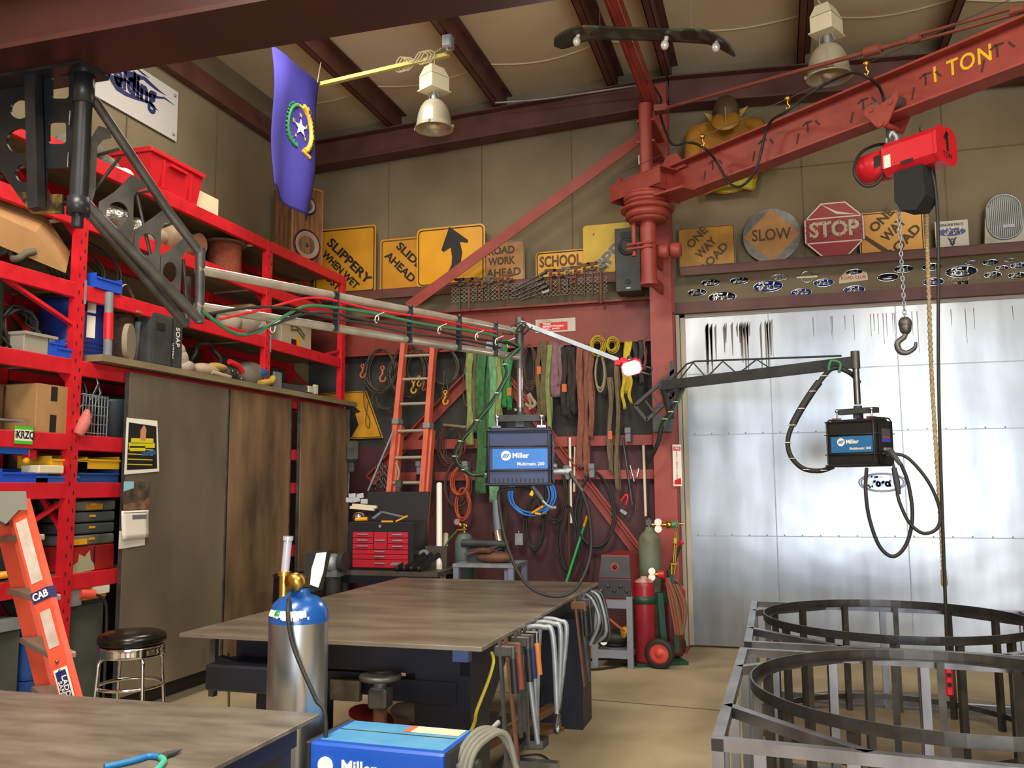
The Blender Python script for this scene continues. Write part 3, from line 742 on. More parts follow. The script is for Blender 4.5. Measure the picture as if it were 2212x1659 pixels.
for s in (-1, 1):
    part('sleeve', MB().tube(spline([V((C_.x + s * .20, 8.70, top_ - .06)), V((C_.x + s * .30, 8.68, top_ - .12)), V((C_.x + s * .33, 8.66, top_ - .34)), V((C_.x + s * .31, 8.64, top_ - .52))], 5), [.07] * 4 + [.085] * 8 + [.09] * 4, 12), cm, fc)
part('reflective_hem', MB().grid(lambda u, v: coat(u, .02 + .13 * v) + V((0, -.006, 0)), 32, 2), mat('lime_hem', 'c9c23a', .6), fc)
part('collar', MB().prism([(-.14, 0), (-.2, .1), (-.1, .06), (0, -.04), (.1, .06), (.22, .12), (.14, 0), (0, -.09)], .03, FR((C_.x, 8.62, top_ - .04))), mat('collar_yellow', 'c7a53a', .8), fc)
q = P(1568, 250, Y=8.46)
hm = thing('fire_helmet', 'scuffed brown and yellow firefighter helmet above the yellow coat', 'helmet', q)
part('shell', MB().ball(q + V((0, .03, .04)), .13, (1, .8, 1.35), 20), mat('helmet_brown', '5a4a2e', .5, c2='47391f', sc=8), hm)
part('brim', MB(M.Translation(q + V((0, -.07, -.07))) @ M.Rotation(math.radians(62), 4, 'X')).lathe([(.0, .02), (.10, .02), (.135, 0), (.14, -.01), (.10, .0), (0, 0)], None, 28), mat('helmet_amber', 'a8762a', .4), hm)
part('ridge', MB().tube([q + V((0, -.11, .04)), q + V((0, -.125, -.06)), q + V((0, -.11, -.16))], .008, 6), m_yelo, hm)

# ------------------------------------------------------------------ welder boom (pivot bracket, truss, twin pipes)
BA, BB = P(435, 590, Z=2.48), P(1122, 720, Z=2.48)
bdv = (BB - BA).normalized(); bsv = bdv.cross(V((0, 0, 1)))
PV = BA - bdv * ((BA - V((-2.60, 2.77, 2.48))).dot(bdv)); PV.z = 0
zt_, zb_ = P(170, 165, Y=PV.y).z, P(165, 475, Y=PV.y).z
BO = thing('welder_boom', 'long steel swing boom carrying the left welder, black hinge bracket at upper left', 'boom', (PV.x, PV.y, zb_))
part('hinge_tube', MB().cyl(PV + V((0, 0, zb_ + .02)), PV + V((0, 0, 3.215)), .034, n=24).cyl(PV + V((0, 0, zb_ - .03)), PV + V((0, 0, zb_ + .02)), .022, n=20).lathe([(.034, zb_ + .02), (.042, zb_ + .02), (.042, zb_ + .09), (.034, zb_ + .09)], M.Translation(PV), 24).lathe([(.034, zt_ - .12), (.04, zt_ - .12), (.04, zt_), (.034, zt_)], M.Translation(PV), 24), m_black, BO)
yp = PV.y + .015; XP = FR((0, yp, 0))
def pp_(l, y=yp): return [(q.x, q.z) for q in scr(l, Y=y)]
def cp_(cx_, cy_, rx_, ry_=None): return [(cx_ + rx_ * math.cos(a * PI / 12), cy_ + (ry_ or rx_) * math.sin(a * PI / 12)) for a in range(24)]
pb_ = mat('primer_black', '26282c', .35, .3, c2='1b1c1f', sc=6)
part('slotted_plate', MB().plate([pp_([(86, 112), (160, 112), (160, 362), (102, 364), (100, 418), (86, 418)])] + [pp_(rrect(cx_, cy_, 38, 48, 8)) for cx_, cy_ in ((132, 190), (126, 288))], .012, XP), pb_, BO)
part('weld_bead', MB().tube([P(152 - .35 * k, 240 + k * 4.5, Y=yp - .02) for k in range(8)], .005, 6).tube([P(148 - .25 * k, 330 + k * 4.5, Y=yp - .02) for k in range(8)], .005, 6), m_steel, BO)
part('edge_bar', MB().bar(P(79, 452, Y=yp - .04), P(70, 105, Y=yp - .04), .05, .04, (0, 1, 0)), m_black, BO)
XQ = FR((0, yp + .03, 0))
part('round_hole_plate', MB().plate([pp_([(-90, 112), (88, 112), (88, 418), (38, 418), (0, 365), (-90, 240)], yp + .03)] + [pp_(cp_(*h_), yp + .03) for h_ in ((45, 237, 21), (43, 305, 27), (55, 375, 20))], .012, XQ), pb_, BO)
part('scorched_plate', MB().plate([pp_([(36, 416), (98, 416), (98, 420), (136, 420), (137, 462), (70, 462)])] + [pp_(cp_(94, 435, 4, 7))], .012, XP), mat('heat_scorched', '9a7a3e', .4, .6, c2='3a3026', sc=14, lo=.42, hi=.58), BO)
part('top_plate', MB().box((PV.x - .22, PV.y + .02, 3.222), (.5, .16, .014)), m_black, BO)
# truss part
def onpl(px, py, o=0.):
    d = FW + RT * ((px - CX) / FPX) - UP * ((py - CY) / FPX)
    return EYEP + d * ((BA + bsv * o - EYEP).dot(bsv) / d.dot(bsv))
part('upper_chord', MB().tube([onpl(176, 205), onpl(205, 218), onpl(366, 460), onpl(432, 546)], .020, 12), m_dksteel, BO)
la, lb_ = onpl(174, 428), onpl(430, 690)
part('lower_chord', MB().cyl(la, lb_, .022), m_dksteel, BO); part('lower_chord', MB().cyl(la + V((0, 0, -.02)), lb_ - bsv * .11 + V((0, 0, -.01)), .020), m_dksteel, BO)
part('end_post', MB().cyl(onpl(431, 698), onpl(433, 536), .021), m_dksteel, BO); part('end_post', MB().cyl(onpl(431, 698) - bsv * .11, onpl(433, 590) - bsv * .11, .016), m_dksteel, BO)
el = lb_.z
XB = FR(BA, bdv, (0, 0, 1)); XBi = XB.inverted()
def lp_(l): return [((XBi @ q).x, (XBi @ q).y) for q in (onpl(*p) for p in l)]
for g, h_ in (([(184, 320), (213, 272), (236, 280), (240, 298), (222, 302), (210, 318), (207, 360), (206, 410), (196, 445), (184, 430)], None), ([(212, 458), (214, 436), (262, 405), (285, 378), (312, 392), (318, 405), (296, 412), (288, 425), (286, 534)], (253, 462, 24, 26)), ([(288, 540), (290, 498), (330, 470), (350, 455), (368, 480), (355, 482), (347, 500), (344, 596)], (318, 528, 19, 24)), ([(345, 598), (347, 552), (380, 530), (396, 515), (410, 535), (400, 542), (392, 560), (388, 642)], (366, 588, 15, 22))):
    part('gusset_plate', MB().plate([lp_(g)] + ([lp_(cp_(*h_))] if h_ else []), .008, XB), m_dksteel, BO)
for a, b in (((208, 336), (256, 322)), ((206, 408), (260, 338)), ((225, 442), (285, 382)), ((296, 420), (330, 574)), ((296, 418), (322, 412)), ((350, 490), (378, 480)), ((345, 560), (395, 528)), ((396, 560), (404, 660))):
    part('lacing_rod', MB().tube([onpl(*a, -.03), onpl(*b, -.06)], .007, 6), m_dksteel, BO)
# twin pipes
zp0, zp1 = P(1122, 716, Y=BB.y).z, P(1122, 772, Y=BB.y).z
def bp_(t, z, o=0): return BA + (BB - BA) * t + bsv * o + V((0, 0, z - 2.48))
part('upper_pipe', MB().cyl(bp_(-.01, zp0), bp_(1.0, zp0), .021, n=16), m_pipe, BO)
part('lower_pipe', MB().cyl(bp_(-.01, zp1), bp_(1.0, zp1), .021, n=16), m_pipe, BO)
for t in (.335, .565, .74, .885):
    q = bp_(t, (zp0 + zp1) / 2)
    part('spacer_bar', MB().bar(q + V((0, 0, .10)) - bsv * -.022, q + V((0, 0, -.10)) - bsv * -.022, .03, .012, (0, 1, 0)).ball(q + V((0, 0, .095)) + bsv * .03, .012, n=8), m_black, BO)
zpt, zpb = P(1122, 686, Y=BB.y).z, P(1122, 912, Y=BB.y).z
part('drop_sleeve', MB().cyl(V((BB.x, BB.y, zp1 - .07)), V((BB.x, BB.y, zpt)), .027, n=18), m_dksteel, BO)
part('drop_pipe', MB().cyl(V((BB.x, BB.y, zpb)), V((BB.x, BB.y, zp1)), .020, n=18), m_chrome, BO)
part('drop_collar', MB().cyl(V((BB.x, BB.y, zpb)), V((BB.x, BB.y, zpb + .09)), .025, n=18).ball((BB.x - .02, BB.y - .03, zpb + .07), .014), m_steel, BO)
# hoses along the boom: separate things strapped to it
def hose(nm, label, offs, r, m, t0=.0, t1=.93, lead=None, tail=None, cat='hose'):
    pts = list(lead or [])
    for i in range(13):
        t = t0 + (t1 - t0) * i / 12
        sag = .005 * math.sin(t * 17 + offs * 90)
        pts.append(bp_(t, zp0 + offs + sag, .03))
    pts += list(tail or [])
    return solo(nm, MB().tube(spline(pts, 4), r, 8), m, label, cat)
ld = lambda z: [bp_(-.02, el + .02, .09), bp_(.06, el - .06, .09), bp_(.14, el + .0, .05), bp_(.24, zp0 + z - .03, .03)]
hose('air_hose', 'thin red hose strapped along the boom pipes', -.035, .006, m_redp, .30, .885, [bp_(.02, zp1 - .06, .09), bp_(.14, zp1 + .03, .05), bp_(.24, zp0 - .05, .03)])
hose('gas_hose', 'green gas hose strapped along the boom under the red hose', -.065, .0085, m_hose, .32, .885, ld(-.06))
hose('weld_cable', 'upper of two black cables along the boom pipes', -.095, .008, m_rub, .32, .96, ld(-.095), cat='cable')
hose('weld_cable', 'lower of two black cables along the boom pipes', -.125, .007, m_rub, .32, .90, [bp_(.0, zp1 - .04, .08), bp_(.1, zp1 + .02, .06), bp_(.2, zp1 + .05, .04)], cat='cable')
for t, z in ((.16, el), (.45, zp0 - .09), (.66, zp0 - .09), (.80, zp0 - .09), (.88, zp0 - .1), (.93, zp0 - .1)):
    q = bp_(t, z, .04); solo('cable_tie', MB().tube([q + V((math.cos(i) * .004, math.sin(i * 1.05) * .02, math.cos(i * 1.05) * .02)) for i in range(6)], .003, 5, closed=True).tube([q + V((0, 0, .02)), q + V((.05, -.02, .03))], .002, 5), m_white, 'white plastic tie around the hoses along the boom pipes', 'cable tie', 'white cable ties on the boom')
q = P(1068, 752, Y=BB.y - .12)
SB = thing('switch_box', 'small grey metal box clamped on the lower boom pipe', 'box', q + V((0, 0, -.04)))
part('box', MB().box(q, (.10, .05, .085), M.Rotation(.15, 4, 'Y'), bev=.004), m_galv, SB)
part('cord', MB().tube(spline([q + V((-.05, 0, .0)), q + V((-.1, .0, .01)), q + V((-.2, .02, .04)), q + V((-.3, .03, .05))], 4), .007, 6), m_rub, SB)
# bundle dropping from the boom end to the welder
bl = spline([bp_(.90, zp0 - .09, .04), bp_(.97, zp0 - .11, .05), P(1092, 778, Y=5.0), P(1095, 810, Y=5.0), P(1062, 870, Y=5.0), P(1018, 925, Y=5.0), P(988, 965, Y=5.02), P(985, 995, Y=5.05), P(1012, 1022, Y=5.1), P(1048, 1027, Y=5.15)], 6)
mb = MB().tube(bl, .014, 8); mb.mi = 1; mb.tube([p + V((.012, -.012, .006 * math.sin(i))) for i, p in enumerate(bl)], .005, 6); mb.mi = 2
for i in (14, 22, 28, 34, 40, 46): mb.tube([bl[i] + V((math.cos(k * .8) * .017, math.sin(k * .8) * .017, 0)) for k in range(8)], .003, 5, closed=True)
mb.mi = 3; mb.tube([bl[-2], bl[-1] + V((.03, 0, 0))], .012, 8)
solo('cable_bundle', mb, [m_rub, m_hose, m_white, mat('plug_cream', 'd9cd8a', .6)], 'black and green cable bundle curving from the boom to the left welder', 'cable')
# ------------------------------------------------------------------ clamp on LED work light with its grey rod
r0, r1 = P(1140, 703, Y=5.15), P(1335, 778, Y=5.35)
WL = thing('work_light', 'lit clamp-on LED work light at the end of a grey square rod', 'lamp', r1)
part('rod', MB().bar(r0 - (r1 - r0) * .08, r1, .026, .026), m_galv, WL)
q = P(1364, 796, Y=5.3)
part('clamp', MB().box(P(1350, 781, Y=5.34), (.06, .05, .04), M.Rotation(.3, 4, 'Y'), bev=.008).box(P(1336, 784, Y=5.34), (.035, .06, .03)), m_redp, WL)
part('knob', MB().ball(P(1360, 773, Y=5.3), .016), m_blkp, WL)
lx = FR(q, (1, 0, .25), (0, -.35, .9))
mb = MB().prism(oct_(.12, .09, .02), .05, lx @ M.Translation((0, 0, -.06))); 
part('lamp_head', mb, m_redp, WL)
part('lens', MB().prism(oct_(.105, .075, .018), .006, lx @ M.Translation((0, 0, -.009))), glow('led_lens', 'fffaf0', 40), WL)
part('handle', MB().tube([q + V((.05, .03, -.02)), q + V((.11, .03, -.04)), q + V((.12, .03, .0)), q + V((.06, .04, .02))], .007, 6), m_blkp, WL)
mb = MB().tube(spline([bp_(.91, zp0 - .04, .03), bp_(.95, zp0 - .035, .04), P(1100, 712, Y=5.1), P(1112, 700, Y=5.1), P(1135, 697, Y=5.1), P(1130, 712, Y=5.12), P(1115, 716, Y=5.14), P(1128, 700, Y=5.1), P(1142, 708, Y=5.08), P(1132, 722, Y=5.1), P(1150, 706, Y=5.12)], 5), .0045, 6)
part('cord', mb, m_rub, WL)
ll = bpy.data.lights.new('led_lens_light', 'SPOT'); ll.energy = 30; ll.spot_size = 2.2; ll.shadow_soft_size = .05; ll.color = (1, .97, .9)
lo = bpy.data.objects.new('led_lens_light', ll); COL.objects.link(lo); lo.location = q + lx.col[2].to_3d() * .03
lo.rotation_euler = (-(lx.col[2].to_3d())).to_track_quat('Z', 'Y').to_euler(); lo.rotation_euler = lx.col[2].to_3d().to_track_quat('-Z', 'Y').to_euler()

# ------------------------------------------------------------------ hanging welders
def welder(c, rz, label, body, lab_panel, pipe_to):
    """c: centre of the bottom; faces -Y before rotation. 0.36 wide, 0.22 deep, 0.33 high"""
    T = thing('welder', label, 'welder', c, rz); X = WM[T.name]
    wd, dp, h = .385, .25, .33
    part('case', MB(X).box((0, 0, h / 2), (wd, dp, h), bev=.018, seg=2).box((0, 0, h + .002), (wd * .9, dp * .8, .03), bev=.01), body, T)
    mb = MB(X)
    for x in (-wd / 2 + .012, wd / 2 - .012): mb.tube([(x, -dp / 2 - .012, .02), (x, -dp / 2 - .012, h - .005), (x, -dp / 2 + .03, h + .02), (x, dp / 2 - .03, h + .02), (x, dp / 2 + .012, h - .005), (x, dp / 2 + .012, .02)], .006, 6)
    for z in (.09, .235): mb.tube([(-wd / 2 - .008, dp / 2 + .01, z), (-wd / 2 - .008, -dp / 2 - .010, z), (wd / 2 + .008, -dp / 2 - .010, z), (wd / 2 + .008, dp / 2 + .01, z)], .004, 6)
    mb.tube([(-wd / 2 - .008, -dp / 2 - .012, .01), (wd / 2 + .008, -dp / 2 - .012, .01)], .007, 6).tube([(-wd / 2, -dp / 2 - .012, h), (wd / 2, -dp / 2 - .012, h)], .006, 6)
    part('guard_frame', mb, m_black, T)
    lp = part('label_panel', MB(X).box((.01, -dp / 2 - .002, .162), (wd * .86, .004, .118)), lab_panel, T)
    XF_ = X @ FR((0, -dp / 2 - .0055, .162))
    mb = MB().prism(circ(-.075, .018, .030, 20), .002, XF_).text('Miller', .043, XF_ @ M.Translation((.012, .018, 0)), .002, bold=.022)
    mb.text('Multimatic 200', .027, XF_ @ M.Translation((.072, -.032, 0)), .002, bold=.012)
    lg = part('lettering', mb, m_white, lp)
    mb = MB()
    for k in (-1, 0, 1): mb.prism([(-.075 + k * .012 - .012, .006), (-.075 + k * .012 - .004, .006), (-.075 + k * .012 + .012, .03), (-.075 + k * .012 + .004, .03)], .001, XF_ @ M.Translation((0, 0, .0025)))
    part('logo_mark', mb, lab_panel, lp)
    mb = MB(X)
    for k in range(12): mb.box((-wd / 2 + .05 + k * .026, -dp / 2 - .001, .035), (.007, .006, .022))
    for k in range(9): mb.box((-wd / 2 - .001, -dp / 2 + .04 + k * .02, .06), (.006, .007, .08))
    part('vent', mb, m_blk, T)
    part('yoke', MB(X).box((0, -.01, h + .08), (.30, .07, .04)).box((0, 0, h + .05), (.05, .06, .05)).cyl((0, 0, h + .09), (0, 0, h + .12), .03), m_dkgrey, T)
    mb = MB(X)
    for x in (-.135, .135): mb.ball((x, -.06, h + .085), .015).cyl((x, -.06, h + .075), (x, -.06, h + .03), .007).box((x, -.07, h + .025), (.05, .05, .012))
    part('clamp_bolt', mb, m_chrome, T)
    # control face on the right end
    Xr = X @ FR((wd / 2 + .004, 0, 0), (0, 1, 0), (0, 0, 1))
    mb = MB().prism(rrect(0, h / 2, dp * .8, h * .9, .02), .006, Xr); mb.mi = 1; mb.prism(rrect(.0, .235, .12, .07, .006), .002, Xr @ M.Translation((0, 0, .006))); mb.mi = 2; mb.prism(rrect(.0, .185, .125, .025, .003), .002, Xr @ M.Translation((0, 0, .006))); mb.mi = 3; mb.prism(rrect(.0, .206, .11, .014, .003), .002, Xr @ M.Translation((0, 0, .0065)))
    cp = part('control_panel', mb, [m_blkp, mat('lcd_grey', '4a4f55', .2), m_blue, mat('orange_label', 'a8482a', .5)], T)
    mb = MB(X)
    for y in (-.03, .03): mb.cyl((wd / 2 + .008, y, .12), (wd / 2 + .028, y, .12), .014)
    mb.mi = 1; mb.box((wd / 2 + .011, 0, .09), (.003, .11, .008)).text('', .01, X)
    part('dial', mb, [m_galv, m_white], cp)
    return T, X
c1 = V((BB.x, BB.y, 0)); c1.z = P(1122, 1050, Y=c1.y).z
W1_, X1 = welder(c1, math.radians(11), 'dark navy welder with a bright blue label hanging from the steel boom', mat('navy_case', '2b3560', .45, c2='232b4e', sc=6), mat('label_blue', '1c6fc4', .4), None)
# torch cable from the left welder
g0 = X1 @ V((.20, -.02, .075)); 
TQ = thing('welding_torch', 'welding torch hanging beneath the left welder with its black cable drooping onto the table', 'torch', g0)
part('cable_connector', MB().cyl(X1 @ V((.195, -.03, .085)), X1 @ V((.30, -.03, .085)), .018).cyl(X1 @ V((.28, -.03, .085)), X1 @ V((.31, -.03, .085)), .024), m_galv, TQ)
s_ = spline([X1 @ V((.30, -.03, .085)), P(1240, 1035, Y=5.15), P(1258, 1060, Y=5.15)], 8)
mb = MB().tube(s_, .011, 8)
for p in s_[::1]: mb.ball(p, .0135, n=6)
part('strain_spring', mb, m_dksteel, TQ)
cb = spline([P(1255, 1055, Y=5.15), P(1272, 1110, Y=5.15), P(1277, 1180, Y=5.15), P(1266, 1232, Y=5.1), P(1240, 1275, Y=5.05), P(1203, 1288, Y=5.0), P(1160, 1278, Y=5.0), P(1128, 1250, Y=5.0), P(1105, 1205, Y=5.02), P(1088, 1150, Y=5.05), P(1078, 1085, Y=5.08), P(1082, 1060, Y=5.1), P(1120, 1056, Y=5.12), P(1145, 1058, Y=5.1)], 7)
part('cable', MB().tube(cb, .0105, 8), m_rub, TQ)
a, b = P(1150, 1052, Y=5.05), P(1172, 1082, Y=5.02)
part('handle', MB().tube([a, a.lerp(b, .5), b], [.012, .017, .012], 10), m_dkgrey, TQ)
part('neck', MB().tube(spline([b, P(1182, 1092, Y=5.0), P(1192, 1097, Y=4.98), P(1200, 1096, Y=4.97)], 4), .008, 8), m_galv, TQ)
part('trigger', MB().box(a.lerp(b, .3) + V((-.02, 0, -.012)), (.02, .012, .03), M.Rotation(.5, 4, 'Y')), mat('trigger_yellow', 'd8b020', .5), TQ)

# ------------------------------------------------------------------ second arm with its welder on the right
zA = 2.44; a0, a1 = P(1432, 836, Y=8.1), P(1848, 782, Z=2.44)
ad = V((a1.x - a0.x, a1.y - a0.y, 0)).normalized(); z2 = a1.z
A2 = thing('swing_arm', 'dark tapered swing arm with lattice top rod carrying the right welder', 'boom', (a0.x, a0.y, z2 - .3))
q0 = V((a0.x, a0.y, z2)); q1 = V((a1.x, a1.y, z2))
part('arm_tube', MB().bar(q0, q1, .05, .085), m_dkgrey, A2)
up0 = P(1492, 778, Y=q0.lerp(q1, .14).y); up1 = P(1790, 776, Y=q1.y + .1)
zt2 = z2 + .17
tp = [q0.lerp(q1, .05) + V((0, 0, .03)), q0.lerp(q1, .15) + V((0, 0, .165)), q0.lerp(q1, .2) + V((0, 0, .18)), q0.lerp(q1, .94) + V((0, 0, .06))]
part('top_rod', MB().tube(tp, .008, 8), m_dkgrey, A2)
mb = MB()
for t in (.1, .27, .45): mb.tube([q0.lerp(q1, t) + V((0, 0, .03)), q0.lerp(q1, t + .09) + V((0, 0, .17 - .14 * (t - .1)))], .006, 6); mb.tube([q0.lerp(q1, t + .09) + V((0, 0, .17 - .14 * (t - .1))), q0.lerp(q1, t + .16) + V((0, 0, .03))], .006, 6)
part('lattice_rod', mb, m_dkgrey, A2)
zp_ = P(1850, 868, Y=q1.y).z; ztop = P(1847, 760, Y=q1.y).z
part('drop_pipe', MB().cyl(V((q1.x, q1.y, zp_ - .02)), V((q1.x, q1.y, ztop)), .024, n=16), m_steel, A2)
part('drop_sleeve', MB().cyl(V((q1.x, q1.y, z2 - .05)), V((q1.x, q1.y, ztop + .005)), .032, n=16), m_dksteel, A2)
X = FR(P(1385, 880, Y=8.3), (.75, 0, -.3), (.35, 0, .9))
part('pivot_frame', MB().bar(P(1372, 876, Y=8.2), P(1458, 800, Y=8.2), .05, .03).bar(P(1398, 908, Y=8.2), P(1470, 838, Y=8.2), .05, .03).bar(P(1372, 876, Y=8.2), P(1398, 908, Y=8.2), .05, .03).bar(P(1440, 842, Y=8.2), q0, .06, .06).bar(P(1432, 836, Y=8.1), P(1450, 905, Y=8.15), .05, .04).box((P(1432, 915, Y=8.3)), (.16, .2, .16)).bar(P(1452, 780, Y=8.2), P(1452, 905, Y=8.2), .04, .05), m_dkgrey, A2)
mb = MB()
for t in (.2, .4, .6, .8):
    s0, s1 = P(1380, 878, Y=8.17).lerp(P(1452, 812, Y=8.17), t), P(1400, 902, Y=8.17).lerp(P(1464, 846, Y=8.17), t); mb.bar(s0, s1, .03, .015)
part('slat', mb, m_dkgrey, A2)
c2_ = V((q1.x, q1.y, 0)); c2_.z = P(1850, 1010, Y=c2_.y).z + .005
W2_, X2 = welder(c2_, math.radians(-33), 'black welder with a teal blue label hanging in front of the steel door', mat('black_case', '1c1b1a', .5, c2='151413', sc=6), mat('label_teal', '2a6a9c', .4), None)
g = X2 @ V((.20, 0, .09))
T2 = thing('welding_torch', 'welding torch with looped black cables hanging from the right welder', 'torch', g)
part('cable_connector', MB().tube([g, P(1925, 975, Y=5.75), P(1945, 1003, Y=5.75)], [.02, .018, .013], 10), m_dkgrey, T2)
Yc = 6.0
part('cable', MB().tube(spline([P(1945, 1000, Y=Yc), P(1962, 1045, Y=Yc), P(1971, 1115, Y=Yc), P(1958, 1175, Y=Yc), P(1930, 1202, Y=Yc), P(1900, 1180, Y=Yc), P(1878, 1120, Y=Yc), P(1870, 1060, Y=Yc), P(1872, 1012, Y=Yc + .1)], 7).copy(), .0115, 8), m_rub, T2)
part('ground_cable', MB().tube(spline([P(1930, 980, Y=Yc), P(1962, 990, Y=Yc), P(2005, 1040, Y=Yc - .02), P(2030, 1100, Y=Yc - .03), P(2025, 1140, Y=Yc - .04), P(1995, 1152, Y=Yc - .04), P(1965, 1130, Y=Yc - .03), P(1945, 1090, Y=Yc - .02), P(1938, 1065, Y=Yc)], 7), .0105, 8), m_rub, T2)
part('handle', MB().tube([P(1931, 1010, Y=Yc), P(1937, 1040, Y=Yc), P(1941, 1068, Y=Yc)], [.016, .02, .015], 10).tube([P(1930, 1003, Y=Yc), P(1931, 1012, Y=Yc)], .009, 8), m_dkgrey, T2)
cb = spline([P(1855, 825, Y=7.15), P(1835, 805, Y=7.0), P(1800, 795, Y=7.0), P(1770, 825, Y=7.0), P(1740, 868, Y=7.0), P(1715, 912, Y=7.0), P(1702, 950, Y=7.0), P(1708, 985, Y=7.0), P(1735, 1012, Y=7.02), P(1772, 1017, Y=7.05), P(1800, 1008, Y=7.1)], 6)
mb = MB().tube(cb, .018, 8).tube(cb[18:32], .027, 10); mb.mi = 1
for i in (16, 21, 26, 31, 37, 43, 49, 55): mb.tube([cb[i] + V((math.cos(k * .8) * .029, math.sin(k * .8) * .029, 0)) for k in range(8)], .003, 5, closed=True)
mb.mi = 2; mb.tube(spline([P(1790, 800, Y=6.95), P(1795, 780, Y=6.95), P(1815, 785, Y=6.95), P(1812, 805, Y=6.95)], 5), .012, 8)
solo('cable_bundle', mb, [m_rub, m_white, m_hose], 'dark cable bundle curving from the right arm down to the black welder', 'cable')
cb = spline([P(1478, 830, Y=8.0), P(1466, 858, Y=8.02), P(1450, 890, Y=8.05), P(1432, 915, Y=8.1), P(1420, 960, Y=8.15), P(1400, 1000, Y=8.25)], 6)
mb = MB().tube(cb, .02, 8); mb.mi = 1; mb.tube([p + V((.02, -.015, 0)) for p in cb[:20]], .009, 6); mb.mi = 2
for i in (8, 12, 16): mb.tube([cb[i] + V((math.cos(k * .8) * .03, math.sin(k * .8) * .03, 0)) for k in range(8)], .004, 5, closed=True)
solo('cable_bundle', mb, [m_rub, m_hose, m_white], 'black and green cables tied together at the foot of the right arm', 'cable')

# ------------------------------------------------------------------ the red storage rack along the left wall
RF, RB = -4.28, -4.94
UY = [2.42, 4.62, 6.84, 8.27]
RK = thing('storage_rack', 'tall red slotted storage rack along the left wall, loaded with gear', 'rack', (RF, 5.3, 0))
LV = [3.75, 3.34, 2.87, 2.37, 1.89, 1.585, 1.01]
for i, y in enumerate(UY):
    for x in (RF, RB + .06):
        mb = MB().box2((x - .055, y - .04, 0), (x, y + .04, 3.74)); mb.mi = 1
        if x == RF:
            for k in range(64): mb.box((x - .001, y + (.018 if k % 2 else -.018), .12 + k * .056), (.004, .009, .026))
        part('upright', mb, [m_red, m_blk], RK)
    mb = MB()
    for k in range(4): z = .3 + k * .95; mb.bar((RF - .03, y, z), (RB + .03, y, z + .75 * (1 if k % 2 else .8)), .03, .03)
    part('side_brace', mb, m_red, RK)
for i in range(3):
    for z in LV:
        y0, y1 = UY[i] + .035, UY[i + 1] - .035
        part('beam', MB().box2((RF - .045, y0, z - .10), (RF - .005, y1, z), bev=.004), m_red, RK)
        part('rear_beam', MB().box2((RB + .005, y0, z - .10), (RB + .045, y1, z)), m_red, RK)
        part('shelf_board', MB().box2((RB + .05, y0, z - .03), (RF - .05, y1, z - .005)), m_plank, RK)
part('corner_brace', MB().bar((RF - .03, 4.58, 2.6), (RF - .06, 3.95, 2.83), .035, .02).bar((RF - .03, 8.23, 2.95), (RF - .06, 7.7, 2.80), .03, .02).bar((RF - .06, 4.58, 1.45), (RF - .06, 3.9, 1.1), .03, .02), m_red, RK)
part('beam_clip', MB().box2((RF - .05, UY[1] + .03, 2.74), (RF + .004, UY[1] + .045, 2.9)).box2((RF - .05, UY[2] + .03, 2.74), (RF + .004, UY[2] + .045, 2.9)), m_galv, RK)
X = FR(P(51, 940, X=RF) + V((.001, 0, 0)), (0, 1, 0), (0, 0, 1))
st = part('radio_sticker', MB().box((0, 0, 0), (.135, .105, .002), X=X), mat('sticker_green', '4fc02a', .5), RK, 'green and white radio station sticker on the beam')
mb = MB().box((.0, 0, 0), (.13, .066, .0025), X=X); mb.mi = 1; mb.text('KRZQ', .062, X @ M.Translation((.012, 0, .002)), .001, bold=.03, wide=.8)
mb.text('100.9', .02, X @ M.Translation((-.055, 0, .002)) @ M.Rotation(PI / 2, 4, 'Z'), .001, bold=.01)
part('sticker_print', mb, [m_white, m_blk], st)

def frame_from(y, z, x=RF - .05): return V((x, y, z))
def carton(y0, y1, z, h, x0, x1, label, m=None, tape=True, rz=0, group=None, name='cardboard_box'):
    c = V(((x0 + x1) / 2, (y0 + y1) / 2, z)); T = thing(name, label, 'box', c, rz, group); X = WM[T.name]
    part('carton', MB(X).box((0, 0, h / 2), (abs(x1 - x0), y1 - y0, h), bev=.004), m or m_card, T)
    if tape: part('tape', MB(X).box((abs(x1 - x0) / 2 + .001, 0, h * .82), (.003, .05, h * .3)).box((abs(x1 - x0) / 2 + .001, 0, h * .2), (.003, .05, h * .36)), m_blk, T)
    else: part('flap', MB(X).box((0, 0, h + .002), (abs(x1 - x0) * .98, y1 - y0, .004)), m or m_card, T)
    return T
def open_bin(c, sx, sy, h, label, m, rz=0, cat='bin', name='parts_bin', group=None):
    T = thing(name, label, cat, c, rz, group); X = WM[T.name]; t = .006; mb = MB(X)
    mb.box((0, 0, t / 2), (sx, sy, t)).box((-sx / 2, 0, h / 2), (t, sy, h)).box((0, -sy / 2, h / 2), (sx, t, h)).box((0, sy / 2, h / 2), (sx, t, h)).box((sx / 2, 0, h * .35), (t, sy, h * .7))
    part('tray', mb, m, T)
    part('lip', MB(X).box((sx / 2 + .006, 0, h * .68), (.014, sy, .012)).box((-sx / 2, 0, h), (.014, sy, .012)), m, T)
    return T
